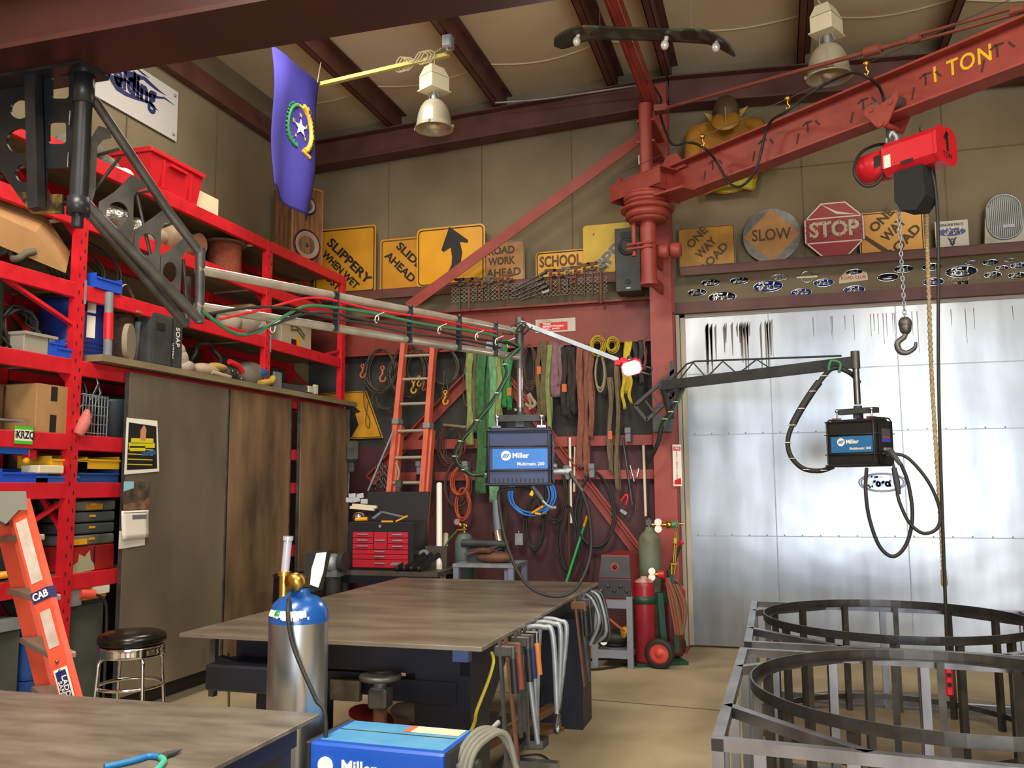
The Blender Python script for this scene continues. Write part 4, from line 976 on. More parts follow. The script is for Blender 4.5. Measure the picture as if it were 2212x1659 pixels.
def coil(c, r, tr, n, label, m, ax='Y', flat=1.0, name='cable_coil', cat='cable', group=None, seed=1, th=.06, sq=1.0):
    rd = random.Random(seed); mb = MB(); pts = []
    for k in range(n * 12):
        a = 2 * PI * k / 12; rr = r * (1 + .10 * math.sin(k * .37 + seed) + rd.uniform(-.03, .03)); o = (rd.random() - .5) * th
        if ax == 'Y': pts.append(V(c) + V((rr * math.cos(a), o, rr * sq * math.sin(a))))
        elif ax == 'X': pts.append(V(c) + V((o, rr * math.cos(a), rr * sq * math.sin(a))))
        else: pts.append(V(c) + V((rr * math.cos(a) * flat, rr * math.sin(a), (k / 12 / n - .5) * th)))
    mb.tube(pts, tr, 6)
    return solo(name, mb, m, label, cat, group)

# top shelf
zt = LV[0]
tt = thing('plastic_tote', 'bright red plastic tote on the top shelf of the rack', 'tote', (-4.44, 5.55, zt)); X = WM[tt.name]
part('body', MB(X).add([(-.22, -.27, 0), (.12, -.27, 0), (.12, .27, 0), (-.22, .27, 0), (-.25, -.31, .27), (.15, -.31, .27), (.15, .31, .27), (-.25, .31, .27)], [(3, 2, 1, 0), (0, 1, 5, 4), (1, 2, 6, 5), (2, 3, 7, 6), (3, 0, 4, 7)]), m_redp, tt)
part('rim', MB(X).box((.15, 0, .26), (.03, .64, .035), bev=.004).box((-.25, 0, .26), (.03, .64, .035)).box((-.05, -.31, .26), (.4, .03, .035)).box((-.05, .31, .26), (.4, .03, .035)), m_redp, tt)
part('rib', MB(X).box((.145, -.16, .12), (.02, .015, .22)).box((.145, .16, .12), (.02, .015, .22)).box((.155, 0, .21), (.025, .2, .02)), m_redp, tt)
carton(5.68, 6.17, zt, .17, -4.62, -4.36, 'low cream carton beside the red tote on the top shelf', m_cream, False)
q = V((-4.5, 4.75, zt))
solo('cloth_bundle', MB().ball(q + V((0, .02, .10)), .14, (1.1, 1.3, .7)).ball(q + V((.03, .2, .07)), .10, (1, 1.5, .6)), mat('grey_cloth', '8d8a86', .9, c2='55534f', sc=9), 'grey crumpled cloth bundle at the left of the top shelf', 'cloth')
solo('rag_heap', MB().ball(q + V((.12, .3, .02)), .05, (1, 2, .7)).ball(q + V((.10, .36, .03)), .06, (.9, 1.2, .8)), m_white, 'small white rag on the top shelf left of the red tote', 'rag')
# speaker on the rack's far end
sp0 = P(655, 520, X=-4.55); SPc = V((-4.70, 8.02, zt))
SP = thing('floor_speaker', 'wood veneer speaker with a red ringed woofer on the rack end in the corner', 'speaker', SPc, math.radians(64)); X = WM[SP.name]
sh = P(690, 405, Y=8.0).z - zt
wv = mat('veneer', '8f6542', .5, c2='5c3c26', sc=5, st=(8, 8, .5))
part('cabinet', MB(X).box((0, 0, sh / 2), (.38, .34, sh), bev=.006), wv, SP)
XF_ = X @ FR((0, -.171, 0))
part('baffle_edge', MB().plate([[(-.19, 0), (.19, 0), (.19, sh), (-.19, sh)], [(-.172, .02), (.172, .02), (.172, sh - .02), (-.172, sh - .02)]], .012, XF_), m_wood, SP)
def driver(nm, cz, r, parent, ringm):
    Xd = XF_ @ M.Translation((.0, cz, 0))
    mb = MB().lathe([(r, -.005), (r * 1.08, .006), (r * 1.12, .012), (r * 1.2, .008), (r * 1.22, 0)], Xd, 32); mb.mi = 1
    mb.lathe([(r * .97, .010), (r, .012), (r * 1.06, .010)], Xd, 32); mb.mi = 2; mb.lathe([(0, -.02), (r * .3, -.02), (r * .97, .010)], Xd, 32); mb.mi = 3; mb.ball((0, 0, -.012), r * .22, (1, 1, .7), X=Xd)
    return part(nm, mb, [m_blkp, ringm, mat('cone_grey', '8a8782', .6), m_dkgrey], parent)
driver('woofer', .27, .135, SP, mat('surround_red', 'd8705c', .5)); driver('midrange', sh - .20, .085, SP, m_blk)
part('tweeter', MB().lathe([(0, .006), (.045, .006), (.05, 0)], XF_ @ M.Translation((-.1, sh - .08, 0)), 20), m_blk, SP)
# shelf 3.34
z = LV[1]
cy = P(505, 575, X=-4.42).y
RS = thing('rope_spool', 'wooden spool wound with orange rope on the second shelf from the top', 'spool', (-4.52, cy, z)); X = M.Translation((-4.52, cy, z + .005))
part('flange', MB(X).cyl((0, 0, 0), (0, 0, .015), .19, n=30), m_plank, RS); part('flange', MB(X).cyl((0, 0, .29), (0, 0, .305), .19, n=30), m_plank, RS)
rp = MB(X).lathe([(.0, .015)] + [(.14 + (.008 if k % 2 else 0), .015 + k * .0125) for k in range(23)] + [(0, .29)], None, 26)
part('rope', rp, mat('orange_rope', '9a5236', .9, c2='7a3c26', sc=70), RS)
q = P(432, 560, X=-4.4); q.z = z
solo('cardboard_tube', MB().cyl(q + V((0, 0, .17)), q + V((-.35, .02, .17)), .085, n=24).box(q + V((-.15, 0, .05)), (.3, .1, .09)), mat('kraft', '9a6a50', .85), 'round cardboard tube end left of the rope spool', 'tube')
q = P(352, 520, X=-4.45)
solo('cloth_sack', MB().ball((q.x, q.y, z + .13), .17, (.9, 1.1, .8)).ball((q.x + .04, q.y + .12, z + .09), .13, (.9, 1.2, .7)).ball((q.x + .02, q.y - .16, z + .08), .12, (1, 1.1, .7)), m_tan, 'slumped tan cloth sack behind the boom truss on the second shelf', 'sack')
q = P(250, 470, X=-4.45)
solo('foil_bag', MB().ball((q.x, q.y, z + .10), .13, (.8, 1.5, .8)).ball((q.x + .03, q.y + .16, z + .08), .09), mat('foil', 'bdbcb8', .25, .8, c2='77756f', sc=20, bump=.8), 'crinkled silver bag seen through the boom truss', 'bag')
# shelf 2.87: bay 0 hose coil, tilted carton, black cable coil; bay 1 bins; bay 2 sacks, cartons
z = LV[2]
hc_ = P(10, 545, X=-4.42)
mb = MB(); pts = []
for k in range(70):
    a = k * .45; pts.append((hc_.x - .08 + .10 * math.sin(k * .9), hc_.y - .12 + .30 * math.cos(a) * (1 - .1 * math.sin(k)), z + .05 + .10 + .11 * math.sin(a + .3) + .0012 * k))
pts += [P(30, 560, X=-4.30), P(55, 548, X=-4.28), P(75, 543, X=-4.27)]
solo('hose_coil', MB().tube(spline(pts, 2), .021, 8), mat('hose_grey', '5c5547', .7), 'thick grey hose coiled on the shelf at the far left', 'hose')
cbt = thing('cardboard_box', 'large cardboard box tilted on its corner under the black hinge bracket', 'box', P(100, 570, X=-4.5))
pA, pB, pC, pD = P(78, 502, X=-4.26), P(142, 590, X=-4.26), P(152, 545, X=-4.42), P(100, 468, X=-4.42)
off = V((-.08, -.95, .12))
part('carton', MB().add([pA, pB, pC, pD, pA + off, pB + off, pC + off, pD + off], [(0, 1, 2, 3), (7, 6, 5, 4), (0, 4, 5, 1), (1, 5, 6, 2), (2, 6, 7, 3), (3, 7, 4, 0)]), m_card, cbt)
def onb(u, v): return pA.lerp(pB, u).lerp(pD.lerp(pC, u), v) + (pB - pA).cross(pD - pA).normalized() * -.004
mb = MB()
for u0, u1, v0, v1 in ((.12, .28, .45, .95), (.42, .62, .15, .95), (.78, .88, .66, .88)): mb.add([onb(u0, v0), onb(u1, v0), onb(u1, v1), onb(u0, v1)], [(0, 1, 2, 3)])
mb.mi = 1; mb.add([onb(.70, .35), onb(.74, .3), onb(.74, .9), onb(.70, .9)], [(0, 1, 2, 3)]).add([onb(.70, .82), onb(.92, .82), onb(.92, .9), onb(.70, .9)], [(0, 1, 2, 3)])
part('shipping_label', mb, [m_white, m_yel], cbt)
q = P(195, 590, X=-4.45); mb = MB()
for k in range(7):
    r = .15 + .03 * (k % 4)
    mb.tube([(q.x + .02 * k - .08, q.y + r * 1.2 * math.cos(a * PI / 12) - .05 * (k % 3), z + .02 + r * (1 + math.sin(a * PI / 12)) * .7) for a in range(24)], .006, 6, closed=True)
solo('wire_coil', mb, m_rub, 'springy black wire coil behind the first rack upright', 'cable')
q = P(212, 615, X=-4.36); b_ = open_bin((q.x, q.y, z), .18, .24, .10, 'small blue bin of bolts beside the first rack upright, upper shelf', m_blue)
part('bolts', MB().ball((q.x, q.y, z + .075), .06, (1.1, 1.6, .4)), m_dksteel, b_)
q = P(272, 628, X=-4.33)
solo('shackle', MB().tube(spline([(q.x, q.y - .05, z), (q.x, q.y - .05, z + .06), (q.x, q.y, z + .09), (q.x, q.y + .05, z + .05), (q.x, q.y + .09, z)], 5), .014, 8), m_steel, 'steel shackle lying on the shelf edge right of the blue bin', 'shackle')
q = P(530, 690, X=-4.42)
solo('white_sack', MB().ball((q.x, q.y, z + .12), .15, (.9, 1.5, .85)).ball((q.x + .05, q.y + .12, z + .09), .12, (.8, 1.3, .8)).ball((q.x, q.y - .25, z + .08), .11), mat('sack_white', 'a99f8e', .9, c2='8f8575', sc=6), 'dusty white sack under the boom hoses', 'sack')
carton(P(553, 715, X=-4.3).y, 6.80, z, .27, -4.60, -4.35, 'upright cardboard box against the second rack upright', None, False)
q0, q1 = P(608, 735, X=-4.40), P(672, 752, X=-4.40)
fb = carton(q0.y, q1.y, z, .24, -4.72, -4.40, 'printed produce box with green and yellow lettering on the right bay', mat('produce_box', 'b3a68a', .8), False)
X = FR((-4.396, (q0.y + q1.y) / 2, z + .15), (0, 1, 0), (0, 0, 1))
mb = MB().strokes([[(-.12, .05), (-.05, .07), (.05, .05), (.14, .0)], [(-.12, .02), (.0, .035), (.13, -.03)]], .018, X); mb.mi = 1; mb.box((.02, -.08, 0), (.06, .10, .003), X=X); mb.mi = 2; mb.box((-.06, -.09, 0), (.09, .05, .003), X=X)
part('print', mb, [mat('print_green', '5a5a30', .8), m_yel, m_blk], fb)
# cabinet-top shelf (2.37)
z = LV[3]
PLK = struct('trim_5', MB().box2((RF - .66, 4.74, 2.375), (-4.19, 8.42, 2.42)), m_plank)
zp = 2.42
def item(px, py, x): return P(px, py, X=x)
q = item(4, 690, -4.42)
solo('green_canister', MB().lathe([(0, 0), (.10, 0), (.10, .46), (.11, .47), (.11, .49), (0, .49)], M.Translation((-4.45, q.y - .1, z)), 24), mat('canister_green', '2c3d2a', .5, c2='24331f', sc=5), 'tall dark green canister at the far left of the cabinet level shelf', 'canister')
coil((-4.45, item(35, 735, -4.45).y, z + .15), .14, .009, 6, 'black cable coil right of the green canister', m_rub, 'X', seed=5, th=.1)
q = item(72, 742, -4.36); g = thing('parts_box', 'grey metal parts box at the shelf edge left of the blue bins', 'box', (-4.40, q.y, z))
part('box', MB().box((-4.40, q.y, z + .06), (.18, .24, .12), bev=.004), mat('box_beige', '9a9282', .6), g); part('cap_edge', MB().box((-4.395, q.y, z + .115), (.2, .255, .018)), mat('box_beige', '9a9282', .6), g)
q = item(108, 748, -4.36); open_bin((-4.40, q.y, z), .18, .13, .12, 'blue parts bin next to the grey metal box', m_blue)
q = item(128, 755, -4.34); open_bin((-4.36, q.y, z), .12, .13, .08, 'lower blue parts bin in front of the blue drum', m_blue)
q = item(165, 720, -4.55)
dr = thing('drum', 'dark blue ribbed drum with paper labels behind the first rack upright', 'drum', (-4.58, q.y, z)); X = M.Translation((-4.58, q.y, z))
pf = [(0, 0), (.215, 0)] + [p for k in range(5) for p in ((.215, .02 + k * .03), (.222, .03 + k * .03), (.215, .04 + k * .03))] + [(.215, .40), (.21, .43), (.19, .44), (0, .44)]
part('body', MB(X).lathe(pf, None, 32), mat('drum_blue', '1b2c6e', .35), dr)
part('lid', MB(X).lathe([(.2, .43), (.222, .435), (.222, .455), (0, .458)], None, 32), m_blkp, dr)
mb = MB()
for a, z0, z1 in ((-.30, .18, .33), (-.30, .35, .43), (.42, .19, .36)):
    mb.add([X @ V((.2185 * math.cos(a + t * .14), .2185 * math.sin(a + t * .14), zz)) for t in (-1, 0, 1) for zz in (z0, z1)], [(0, 2, 3, 1), (2, 4, 5, 3)])
part('paper_label', mb, m_white, dr)
q = item(232, 770, -4.27)
pp = thing('taped_pipe', 'short grey pipe wrapped in red tape standing on the cabinet shelf', 'pipe', (-4.27, q.y, zp))
part('pipe', MB().cyl((-4.27, q.y, zp), (-4.27, q.y - .01, zp + .44), .028), m_grey, pp); part('red_tape', MB().cyl((-4.27, q.y, zp + .12), (-4.27, q.y - .006, zp + .30), .031), m_redp, pp)
q = item(255, 770, -4.45)
ws = thing('wire_spool', 'round wooden spool of brown wire standing on the cabinet shelf', 'spool', (-4.45, q.y, zp)); X = M.Translation((-4.45, q.y, zp))
part('flange', MB(X).cyl((0, 0, .0), (0, 0, .015), .17, n=28), m_plank, ws); part('flange', MB(X).cyl((0, 0, .36), (0, 0, .375), .17, n=28), m_wood, ws)
part('wire', MB(X).lathe([(0, .015)] + [(.10 + (.005 if k % 2 else 0), .015 + k * .0113) for k in range(31)] + [(0, .36)], None, 24), mat('brown_wire', '4c2f1c', .7, c2='35200f', sc=40), ws)
q = item(262, 790, -4.27)
solo('cable_reel_flange', MB().cyl((-4.27, q.y + .09, zp + .135), (-4.30, q.y + .075, zp + .135), .13, n=30), mat('dull_board', '8d8069', .8), 'pale round reel end leaning by the wire spool', 'reel')
q = item(280, 770, -4.42)
solo('pail', MB().lathe([(0, 0), (.13, 0), (.145, .30), (.15, .31), (.15, .325), (.14, .325)], M.Translation((-4.5, q.y + .12, zp)), 26), m_grey, 'grey pail behind the leaning reel end', 'pail')
q = item(335, 790, -4.38)
jr = thing('jerry_can', 'black plastic can with white handwriting on the cabinet shelf', 'can', (-4.42, q.y, zp))
part('body', MB().box((-4.42, q.y, zp + .20), (.28, .36, .40), bev=.03, seg=2), m_dkgrey, jr)
part('groove', MB().box((-4.278, q.y + .05, zp + .2), (.006, .012, .36)).box((-4.278, q.y - .08, zp + .3), (.008, .09, .05)), m_blk, jr)
X = FR((-4.276, q.y + .11, zp + .2), (0, 0, -1), (0, 1, 0)); part('handwriting', MB().text('SOAP', .06, X @ M.Translation((-.05, .0, 0)), .002).text('water', .05, X @ M.Translation((.06, -.05, 0)), .002), m_white, jr)
q = item(388, 785, -4.34)
solo('rag_roll', MB().ball((-4.36, q.y, zp + .10), .08, (1, 1.1, 1.2)).ball((-4.34, q.y + .05, zp + .05), .08, (1, 1.3, .7)).ball((-4.35, q.y - .02, zp + .17), .06), mat('rag_white', 'b0a490', .9, c2='8c8272', sc=14), 'white rags stuffed beside the black can', 'rags')
q = item(455, 800, -4.38)
gb = thing('glove_pile', 'dusty work gloves heaped on the cabinet shelf', 'gloves', (-4.36, q.y, zp))
part('glove', MB().ball((-4.36, q.y - .1, zp + .06), .08, (1, 2.2, .7)).tube([(-4.28, q.y - .12, zp + .04), (-4.25, q.y + .08, zp + .02)], .018, 8), m_tan, gb); part('glove', MB().ball((-4.34, q.y + .03, zp + .10), .06, (1, 2.0, .6)), mat('leather_yellow', 'a8843c', .8), gb)
solo('strap_loop', MB().tube([(-4.48 + .02 * math.sin(a), q.y + .08 + .18 * math.cos(a * PI / 16), zp + .16 + .15 * math.sin(a * PI / 16)) for a in range(32)], .016, 8, closed=True), m_dkgrey, 'dark grey belt loop standing behind the gloves', 'belt')
q = item(497, 812, -4.33)
ag = thing('angle_grinder', 'dark angle grinder with a red guard on the cabinet shelf', 'grinder', (-4.34, q.y, zp))
part('body', MB().ball((-4.35, q.y, zp + .07), .075, (.9, 1.3, .9)), m_dkgrey, ag); part('guard', MB().tube([(-4.3, q.y - .06, zp + .16), (-4.29, q.y + .05, zp + .14), (-4.29, q.y + .12, zp + .09)], .024, 8), m_redp, ag); part('bolt', MB().ball((-4.28, q.y - .04, zp + .08), .014).ball((-4.27, q.y + .02, zp + .07), .012).ball((-4.27, q.y + .07, zp + .03), .012), m_steel, ag)
q = item(555, 828, -4.33)
bg = thing('welding_hood', 'welding hood with blue and yellow graphics next to the second upright', 'hood', (-4.38, q.y, zp))
part('shell', MB().ball((-4.40, q.y, zp + .10), .13, (.9, 1.5, .95)), mat('hood_grey', '6e675c', .6, c2='4a463f', sc=5), bg); part('graphic', MB().ball((-4.33, q.y + .06, zp + .12), .085, (.8, 1.2, .7)), mat('hood_blue', '2d4a74', .4), bg); part('visor', MB().tube([(-4.27, q.y - .05, zp + .02), (-4.25, q.y + .10, zp + .05), (-4.27, q.y + .16, zp + .09)], .03, 8), mat('hood_yellow', 'b89a3e', .5), bg)
q = item(596, 838, -4.3)
solo('bracket_plate', MB().box((-4.30, q.y + .02, zp + .08), (.02, .12, .16)), m_grey, 'grey steel plate standing right of the second upright', 'plate')
q0, q1 = item(615, 838, -4.28), item(668, 850, -4.25)
fl_ = thing('fluorescent_fixture', 'narrow light fixture end lying on the cabinet shelf by the last bay', 'fixture', (-4.3, q1.y, zp))
part('housing', MB().bar((-4.4, q0.y - .05, zp + .05), (-4.26, q1.y, zp + .045), .07, .06), m_dkgrey, fl_); part('end_cap', MB().box((-4.25, q1.y, zp + .05), (.05, .10, .06)).box((-4.24, q1.y + .10, zp + .06), (.03, .05, .09)), mat('pale_socket', 'c9c2aa', .4), fl_)
# ---- bay 0/1 levels below
z = LV[4]
qa, qb_ = P(78, 930, X=-4.30), P(152, 930, X=-4.30)
carton(qa.y, qb_.y, z, .30, -4.78, -4.31, 'cardboard box with black taped handles left of the first upright')
mb = MB(); y_ = qa.y - .25
solo('steel_bracket', MB().box2((-4.38, y_ - .12, z), (-4.36, y_ - .10, z + .2)).box2((-4.44, y_ - .11, z + .055), (-4.30, y_ + .16, z + .065)).box2((-4.40, y_ - .11, z), (-4.39, y_ + .04, z + .12)), m_galv, 'bent grey steel bracket left of the taped cardboard box', 'bracket')
carton(qa.y - .75, qa.y - .04, z, .29, -4.80, -4.52, 'plain brown box behind the bent steel bracket', mat('card_dark', '6e4f34', .9), False)
wb0, wb1 = P(168, 935, X=-4.36).y, P(222, 938, X=-4.36).y
WBk = thing('wire_basket', 'wire basket full of clamps and pliers right of the first upright', 'basket', (-4.45, (wb0 + wb1) / 2, z)); mb = MB()
for k in range(9): y = wb0 + (wb1 - wb0) * k / 8; mb.tube([(-4.62, y, z + .004), (-4.33, y, z + .004), (-4.33, y, z + .27)], .004, 5)
for k in range(5): mb.tube([(-4.33, wb0, z + .02 + k * .06), (-4.33, wb1, z + .02 + k * .06)], .004, 5)
for k in range(5): mb.tube([(-4.33 - k * .07, wb0, z + .004), (-4.33 - k * .07, wb0, z + .27)], .004, 5); mb.tube([(-4.33 - k * .07, wb1, z + .004), (-4.33 - k * .07, wb1, z + .27)], .004, 5)
mb.tube([(-4.33, wb0, z + .27), (-4.33, wb1, z + .27), (-4.62, wb1, z + .27), (-4.62, wb0, z + .27)], .006, 6, closed=True)
part('wire_mesh', mb, m_galv, WBk); part('base_plate', MB().box2((-4.62, wb0, z), (-4.33, wb1, z + .003)), m_galv, WBk)
rd = random.Random(11)
for k in range(5):
    y = wb0 + (wb1 - wb0) * (.2 + .15 * k); t0 = V((-4.42 - .03 * (k % 2), y, z + .03)); t1 = t0 + V((.04, rd.uniform(-.05, .05), .27 + .06 * (k % 3)))
    tl = thing('locking_pliers', 'steel locking pliers standing in the wire basket', 'pliers', t0, 0, 'pliers in the wire basket')
    part('jaw', MB().tube([t1, t1 + V((.0, .03, -.06)), t0.lerp(t1, .55)], .012, 6), m_steel, tl); part('grip', MB().tube([t0.lerp(t1, .55), t0 + V((0, .02, 0))], .010, 6).tube([t0.lerp(t1, .5), t0 + V((0, -.03, .02))], .008, 6), m_dksteel, tl)
q = P(172, 918, X=-4.29)
solo('pink_glove', MB().tube(spline([(-4.27, q.y - .03, z), (-4.26, q.y, z + .07), (-4.27, q.y + .03, z + .13), (-4.28, q.y + .05, z + .16)], 4), [.03, .035, .04, .04, .04, .04, .035, .03, .03, .025, .02, .02, .015], 8).tube([(-4.27, q.y, z + .08), (-4.26, q.y + .06, z + .12)], .014, 6), mat('pink_rubber', 'cf6f66', .6), 'pink rubber glove hanging against the first upright', 'glove')
q = P(243, 930, X=-4.42)
solo('grey_bucket', MB().lathe([(0, 0), (.10, 0), (.12, .25), (.125, .26), (.12, .27), (.11, .26)], M.Translation((-4.44, q.y, z)), 26), mat('bucket_grey', '4a5358', .3, .4), 'grey metal bucket between the wire basket and the cabinet', 'bucket')
z = LV[5]
q = P(18, 1015, X=-4.36); open_bin((-4.44, q.y, z + .17), .2, .30, .07, 'light blue tray on top at the far left of the bin shelf', mat('bin_lightblue', '2f6fd0', .45), name='parts_tray')
open_bin((-4.44, P(40, 1030, X=-4.36).y, z), .26, .34, .08, 'long dark blue tray at the far left of the bin shelf', m_blue, name='parts_tray')
q = P(110, 1032, X=-4.36); tr_ = open_bin((-4.44, q.y, z), .26, .34, .05, 'shallow bright blue tray of small parts left of the first upright', mat('bin_lightblue', '2f6fd0', .45), name='parts_tray')
part('small_parts', MB().ball((-4.42, q.y, z + .05), .09, (1, 1.6, .5)).tube([(-4.36, q.y + .02, z + .07), (-4.32, q.y + .14, z + .03)], .01, 6), m_dksteel, tr_)
q = P(73, 1008, X=-4.32); solo('red_box', MB().box((-4.36, q.y, z + .17), (.06, .06, .06), bev=.004), m_redp, 'tiny red box on top of the blue trays', 'box')
q = P(58, 1015, X=-4.32); solo('yellow_cap', MB().ball((-4.33, q.y, z + .13), .022), m_yel, 'tiny yellow cap beside the red box on the trays', 'cap')  # just a loose yellow cap
q = P(86, 1023, X=-4.36); solo('white_case', MB().box((-4.34, q.y, z + .08), (.14, .20, .05), bev=.006), m_cream, 'flat cream case on the bright blue tray', 'case')
y0, y1 = P(164, 1035, X=-4.33).y, P(252, 1035, X=-4.33).y
open_bin((-4.45, (y0 + y1) / 2, z), .26, y1 - y0, .085, 'dark blue tray under the yellow one right of the first upright', mat('bin_deepblue', '1f4a86', .5), name='parts_tray')
T = open_bin((-4.45, (y0 + y1) / 2, z + .09), .26, y1 - y0 + .01, .085, 'yellow tray stacked on the dark blue tray', mat('bin_yellow', 'e0a81e', .5), name='parts_tray')
open_bin((-4.45, P(128, 1010, X=-4.4).y, z + .09), .26, .30, .075, 'yellow tray behind the first upright', mat('bin_yellow', 'e0a81e', .5), name='parts_tray')
z = LV[6]
y0, y1 = P(157, 1180, X=-4.33).y, P(248, 1180, X=-4.33).y
tb = thing('tool_box', 'worn red steel toolbox at the bottom of the case stack', 'toolbox', (-4.48, (y0 + y1) / 2, z))
hz_ = P(200, 1178, X=-4.33).z - z
part('box', MB().box((-4.48, (y0 + y1) / 2, hz_ / 2 + z), (.3, y1 - y0, hz_), bev=.006), mat('worn_red', 'b5231f', .5, c2='8d1b1a', sc=9), tb)
part('divider', MB().box((-4.329, (y0 + y1) / 2 + .0, hz_ / 2 + z), (.006, .01, hz_ * .95)), m_blk, tb)
X = FR((-4.327, y0 + (y1 - y0) * .28, z + hz_ * .4), (0, 1, 0)); part('torn_label', MB().prism([(-.10, -.07), (.09, -.06), (.08, -.02), (.05, .01), (.04, .07), (.0, .03), (-.05, .05), (-.06, 0), (-.10, -.02)], .002, X), mat('torn_paper', 'a8a888', .8), tb)
hs = (P(200, 1080, X=-4.33).z - z - hz_) / 4
for k, (cn, c_) in enumerate((('grey tool case with yellow labels, lowest of four above the red toolbox', '7a786c'), ('grey tool case, second above the red toolbox', '4c5250'), ('grey tool case, third above the red toolbox', '53595a'), ('grey tool case with an orange label, topmost of its stack', '7c7a70'))):
    zz = z + hz_ + k * hs; cs = thing('tool_case', cn, 'case', (-4.48, (y0 + y1) / 2, zz), 0, 'stacked grey tool cases')
    part('shell', MB().box((-4.48, (y0 + y1) / 2, zz + hs / 2), (.3, y1 - y0 - .01, hs - .008), bev=.01), mat('case_' + c_, c_, .5, c2='3f4444', sc=4), cs)
    part('latch', MB().box((-4.327, y0 + (y1 - y0) * .42, zz + hs * .6), (.006, .05, .014)), m_yel, cs)
    if k in (0, 3): part('label', MB().box((-4.327, y0 + (y1 - y0) * (.14 if k == 0 else .45), zz + hs * .4), (.005, .13 if k == 0 else .15, hs * .5)), m_yel if k == 0 else mat('label_ochre', 'b07c24', .6), cs)
solo('dark_case', MB().box2((-4.85, 3.7, z), (-4.42, 4.5, z + .44), bev=.02), mat('case_slate', '2c3038', .6), 'large slate coloured case on the lower shelf behind the stepladder', 'case')
for px, lb in ((8, 'yellow tool handle lying left of the stepladder on the lowest beam'), (52, 'yellow tool handle between the stepladder rails on the lowest beam')):
    q = P(px, 1238, X=-4.27); solo('tool_handle', MB().tube([(-4.40, q.y - .07, z + .03), (-4.27, q.y + .07, z + .05)], .022, 8), m_yel, lb, 'handle', 'yellow handles on the lowest beam')  # plain yellow tool handles
# floor level under the rack
y0, y1 = P(155, 1400, X=-4.34).y, 5.02
sc_ = thing('steel_cabinet', 'low dark grey steel cabinet under the rack beside the chrome stool', 'cabinet', (-4.6, (y0 + y1) / 2, 0))
part('body', MB().box2((-4.9, y0 - .1, .02), (-4.34, y1, .80), bev=.006), mat('cab_greygreen', '51544c', .55, c2='43463f', sc=4), sc_); part('top_edge', MB().box2((-4.9, y0 - .1, .80), (-4.33, y1, .83)), m_dkgrey, sc_)
q = P(178, 1285, X=-4.30)
ob = thing('outlet_box', 'grey outlet box with an orange plug below the lowest beam', 'outlet', (-4.33, q.y, q.z - .05))
part('box', MB().box((-4.33, q.y - .06, q.z), (.07, .11, .13), bev=.005), m_galv, ob); part('plug', MB().cyl((-4.29, q.y - .03, q.z + .01), (-4.25, q.y + .05, q.z), .028), mat('plug_orange', 'e0503a', .5), ob)
part('cord', MB().tube(spline([(-4.25, q.y + .05, q.z), (-4.24, q.y + .13, q.z - .05), (-4.25, q.y + .17, q.z - .2), (-4.26, q.y + .18, q.z - .7), (-4.26, q.y + .16, .02)], 5), .010, 6), m_rub, ob)
q = P(200, 1292, X=-4.32)
solo('yellow_tub', MB().box((-4.36, q.y, .87), (.12, .22, .08), bev=.01), m_yel, 'yellow and white tub on the low steel cabinet', 'tub')
solo('white_folder', MB().box((-4.31, q.y + .04, .885), (.05, .14, .05)), m_white, 'white folded packet beside the yellow tub', 'packet')
bx0 = P(0, 1360, X=-4.3).y
sb_ = thing('work_bench', 'dark grey steel workbench end under the rack at the far left', 'bench', (-4.5, bx0 - .4, 0))
part('top', MB().box2((-4.9, 2.5, .74), (-4.25, bx0 + .12, .80)), m_galv, sb_); part('body', MB().box2((-4.88, 2.5, .12), (-4.28, bx0 + .12, .74)), mat('cab_greygreen', '51544c', .55), sb_)
part('leg', MB().box2((-4.34, bx0 + .06, 0), (-4.28, bx0 + .12, .12)), m_dkgrey, sb_)
q = P(78, 1340, X=-4.3); solo('blue_jug', MB().box((-4.34, q.y, .60), (.16, .18, .36), bev=.03, seg=2).cyl((-4.34, q.y, .78), (-4.34, q.y, .82), .03).box((-4.34, q.y, .21), (.16, .18, .42)), mat('jug_blue', '274a86', .45), 'blue plastic jug on a stand between the stepladder rails', 'jug')
# ---- steel door panels hung in front of the rack
rawm = mat('raw_steel_panel', '857a66', .5, .2, c2='665c4c', sc=1.5, st=(1, 1, .5), det=7); rustm = mat('browned_steel_panel', '8f7353', .55, .15, c2='4e4030', sc=2.2, st=(1, 1.7, .5), det=8, lo=.3, hi=.62)
zb = .165
for y0, y1, m_, lb in ((5.055, 6.20, rawm, 'plain dark steel door panel with posters, nearest of the three'), (6.235, 7.17, rustm, 'browned steel door panel in the middle of the three'), (7.36, 8.33, rustm, 'browned steel door panel at the far end near the toolbox')):
    T = thing('door_panel', lb, 'panel', (-4.235, (y0 + y1) / 2, zb), 0, 'steel panels under the rack shelf')
    part('sheet', MB().box2((-4.24, y0, zb), (-4.232, y1, 2.34)), m_, T); part('edge_frame', MB().box2((-4.275, y0, zb), (-4.24, y0 + .03, 2.34)).box2((-4.275, y1 - .03, zb), (-4.24, y1, 2.34)).box2((-4.236, y1 - .012, zb), (-4.222, y1, 2.34)), m_dksteel, T)
struct('gap_shade', MB().box2((-4.36, 5.0, 0), (-4.31, 8.4, .165)), m_blk)  # black strip added as the shade of the gap under the panels
struct('baseboard_left', MB().box2((-4.55, 5.0, 0), (-4.29, 8.4, .02)).box2((-4.31, 5.0, 0), (-4.285, 8.4, .045)), mat('base_grey', '7a7460', .7))
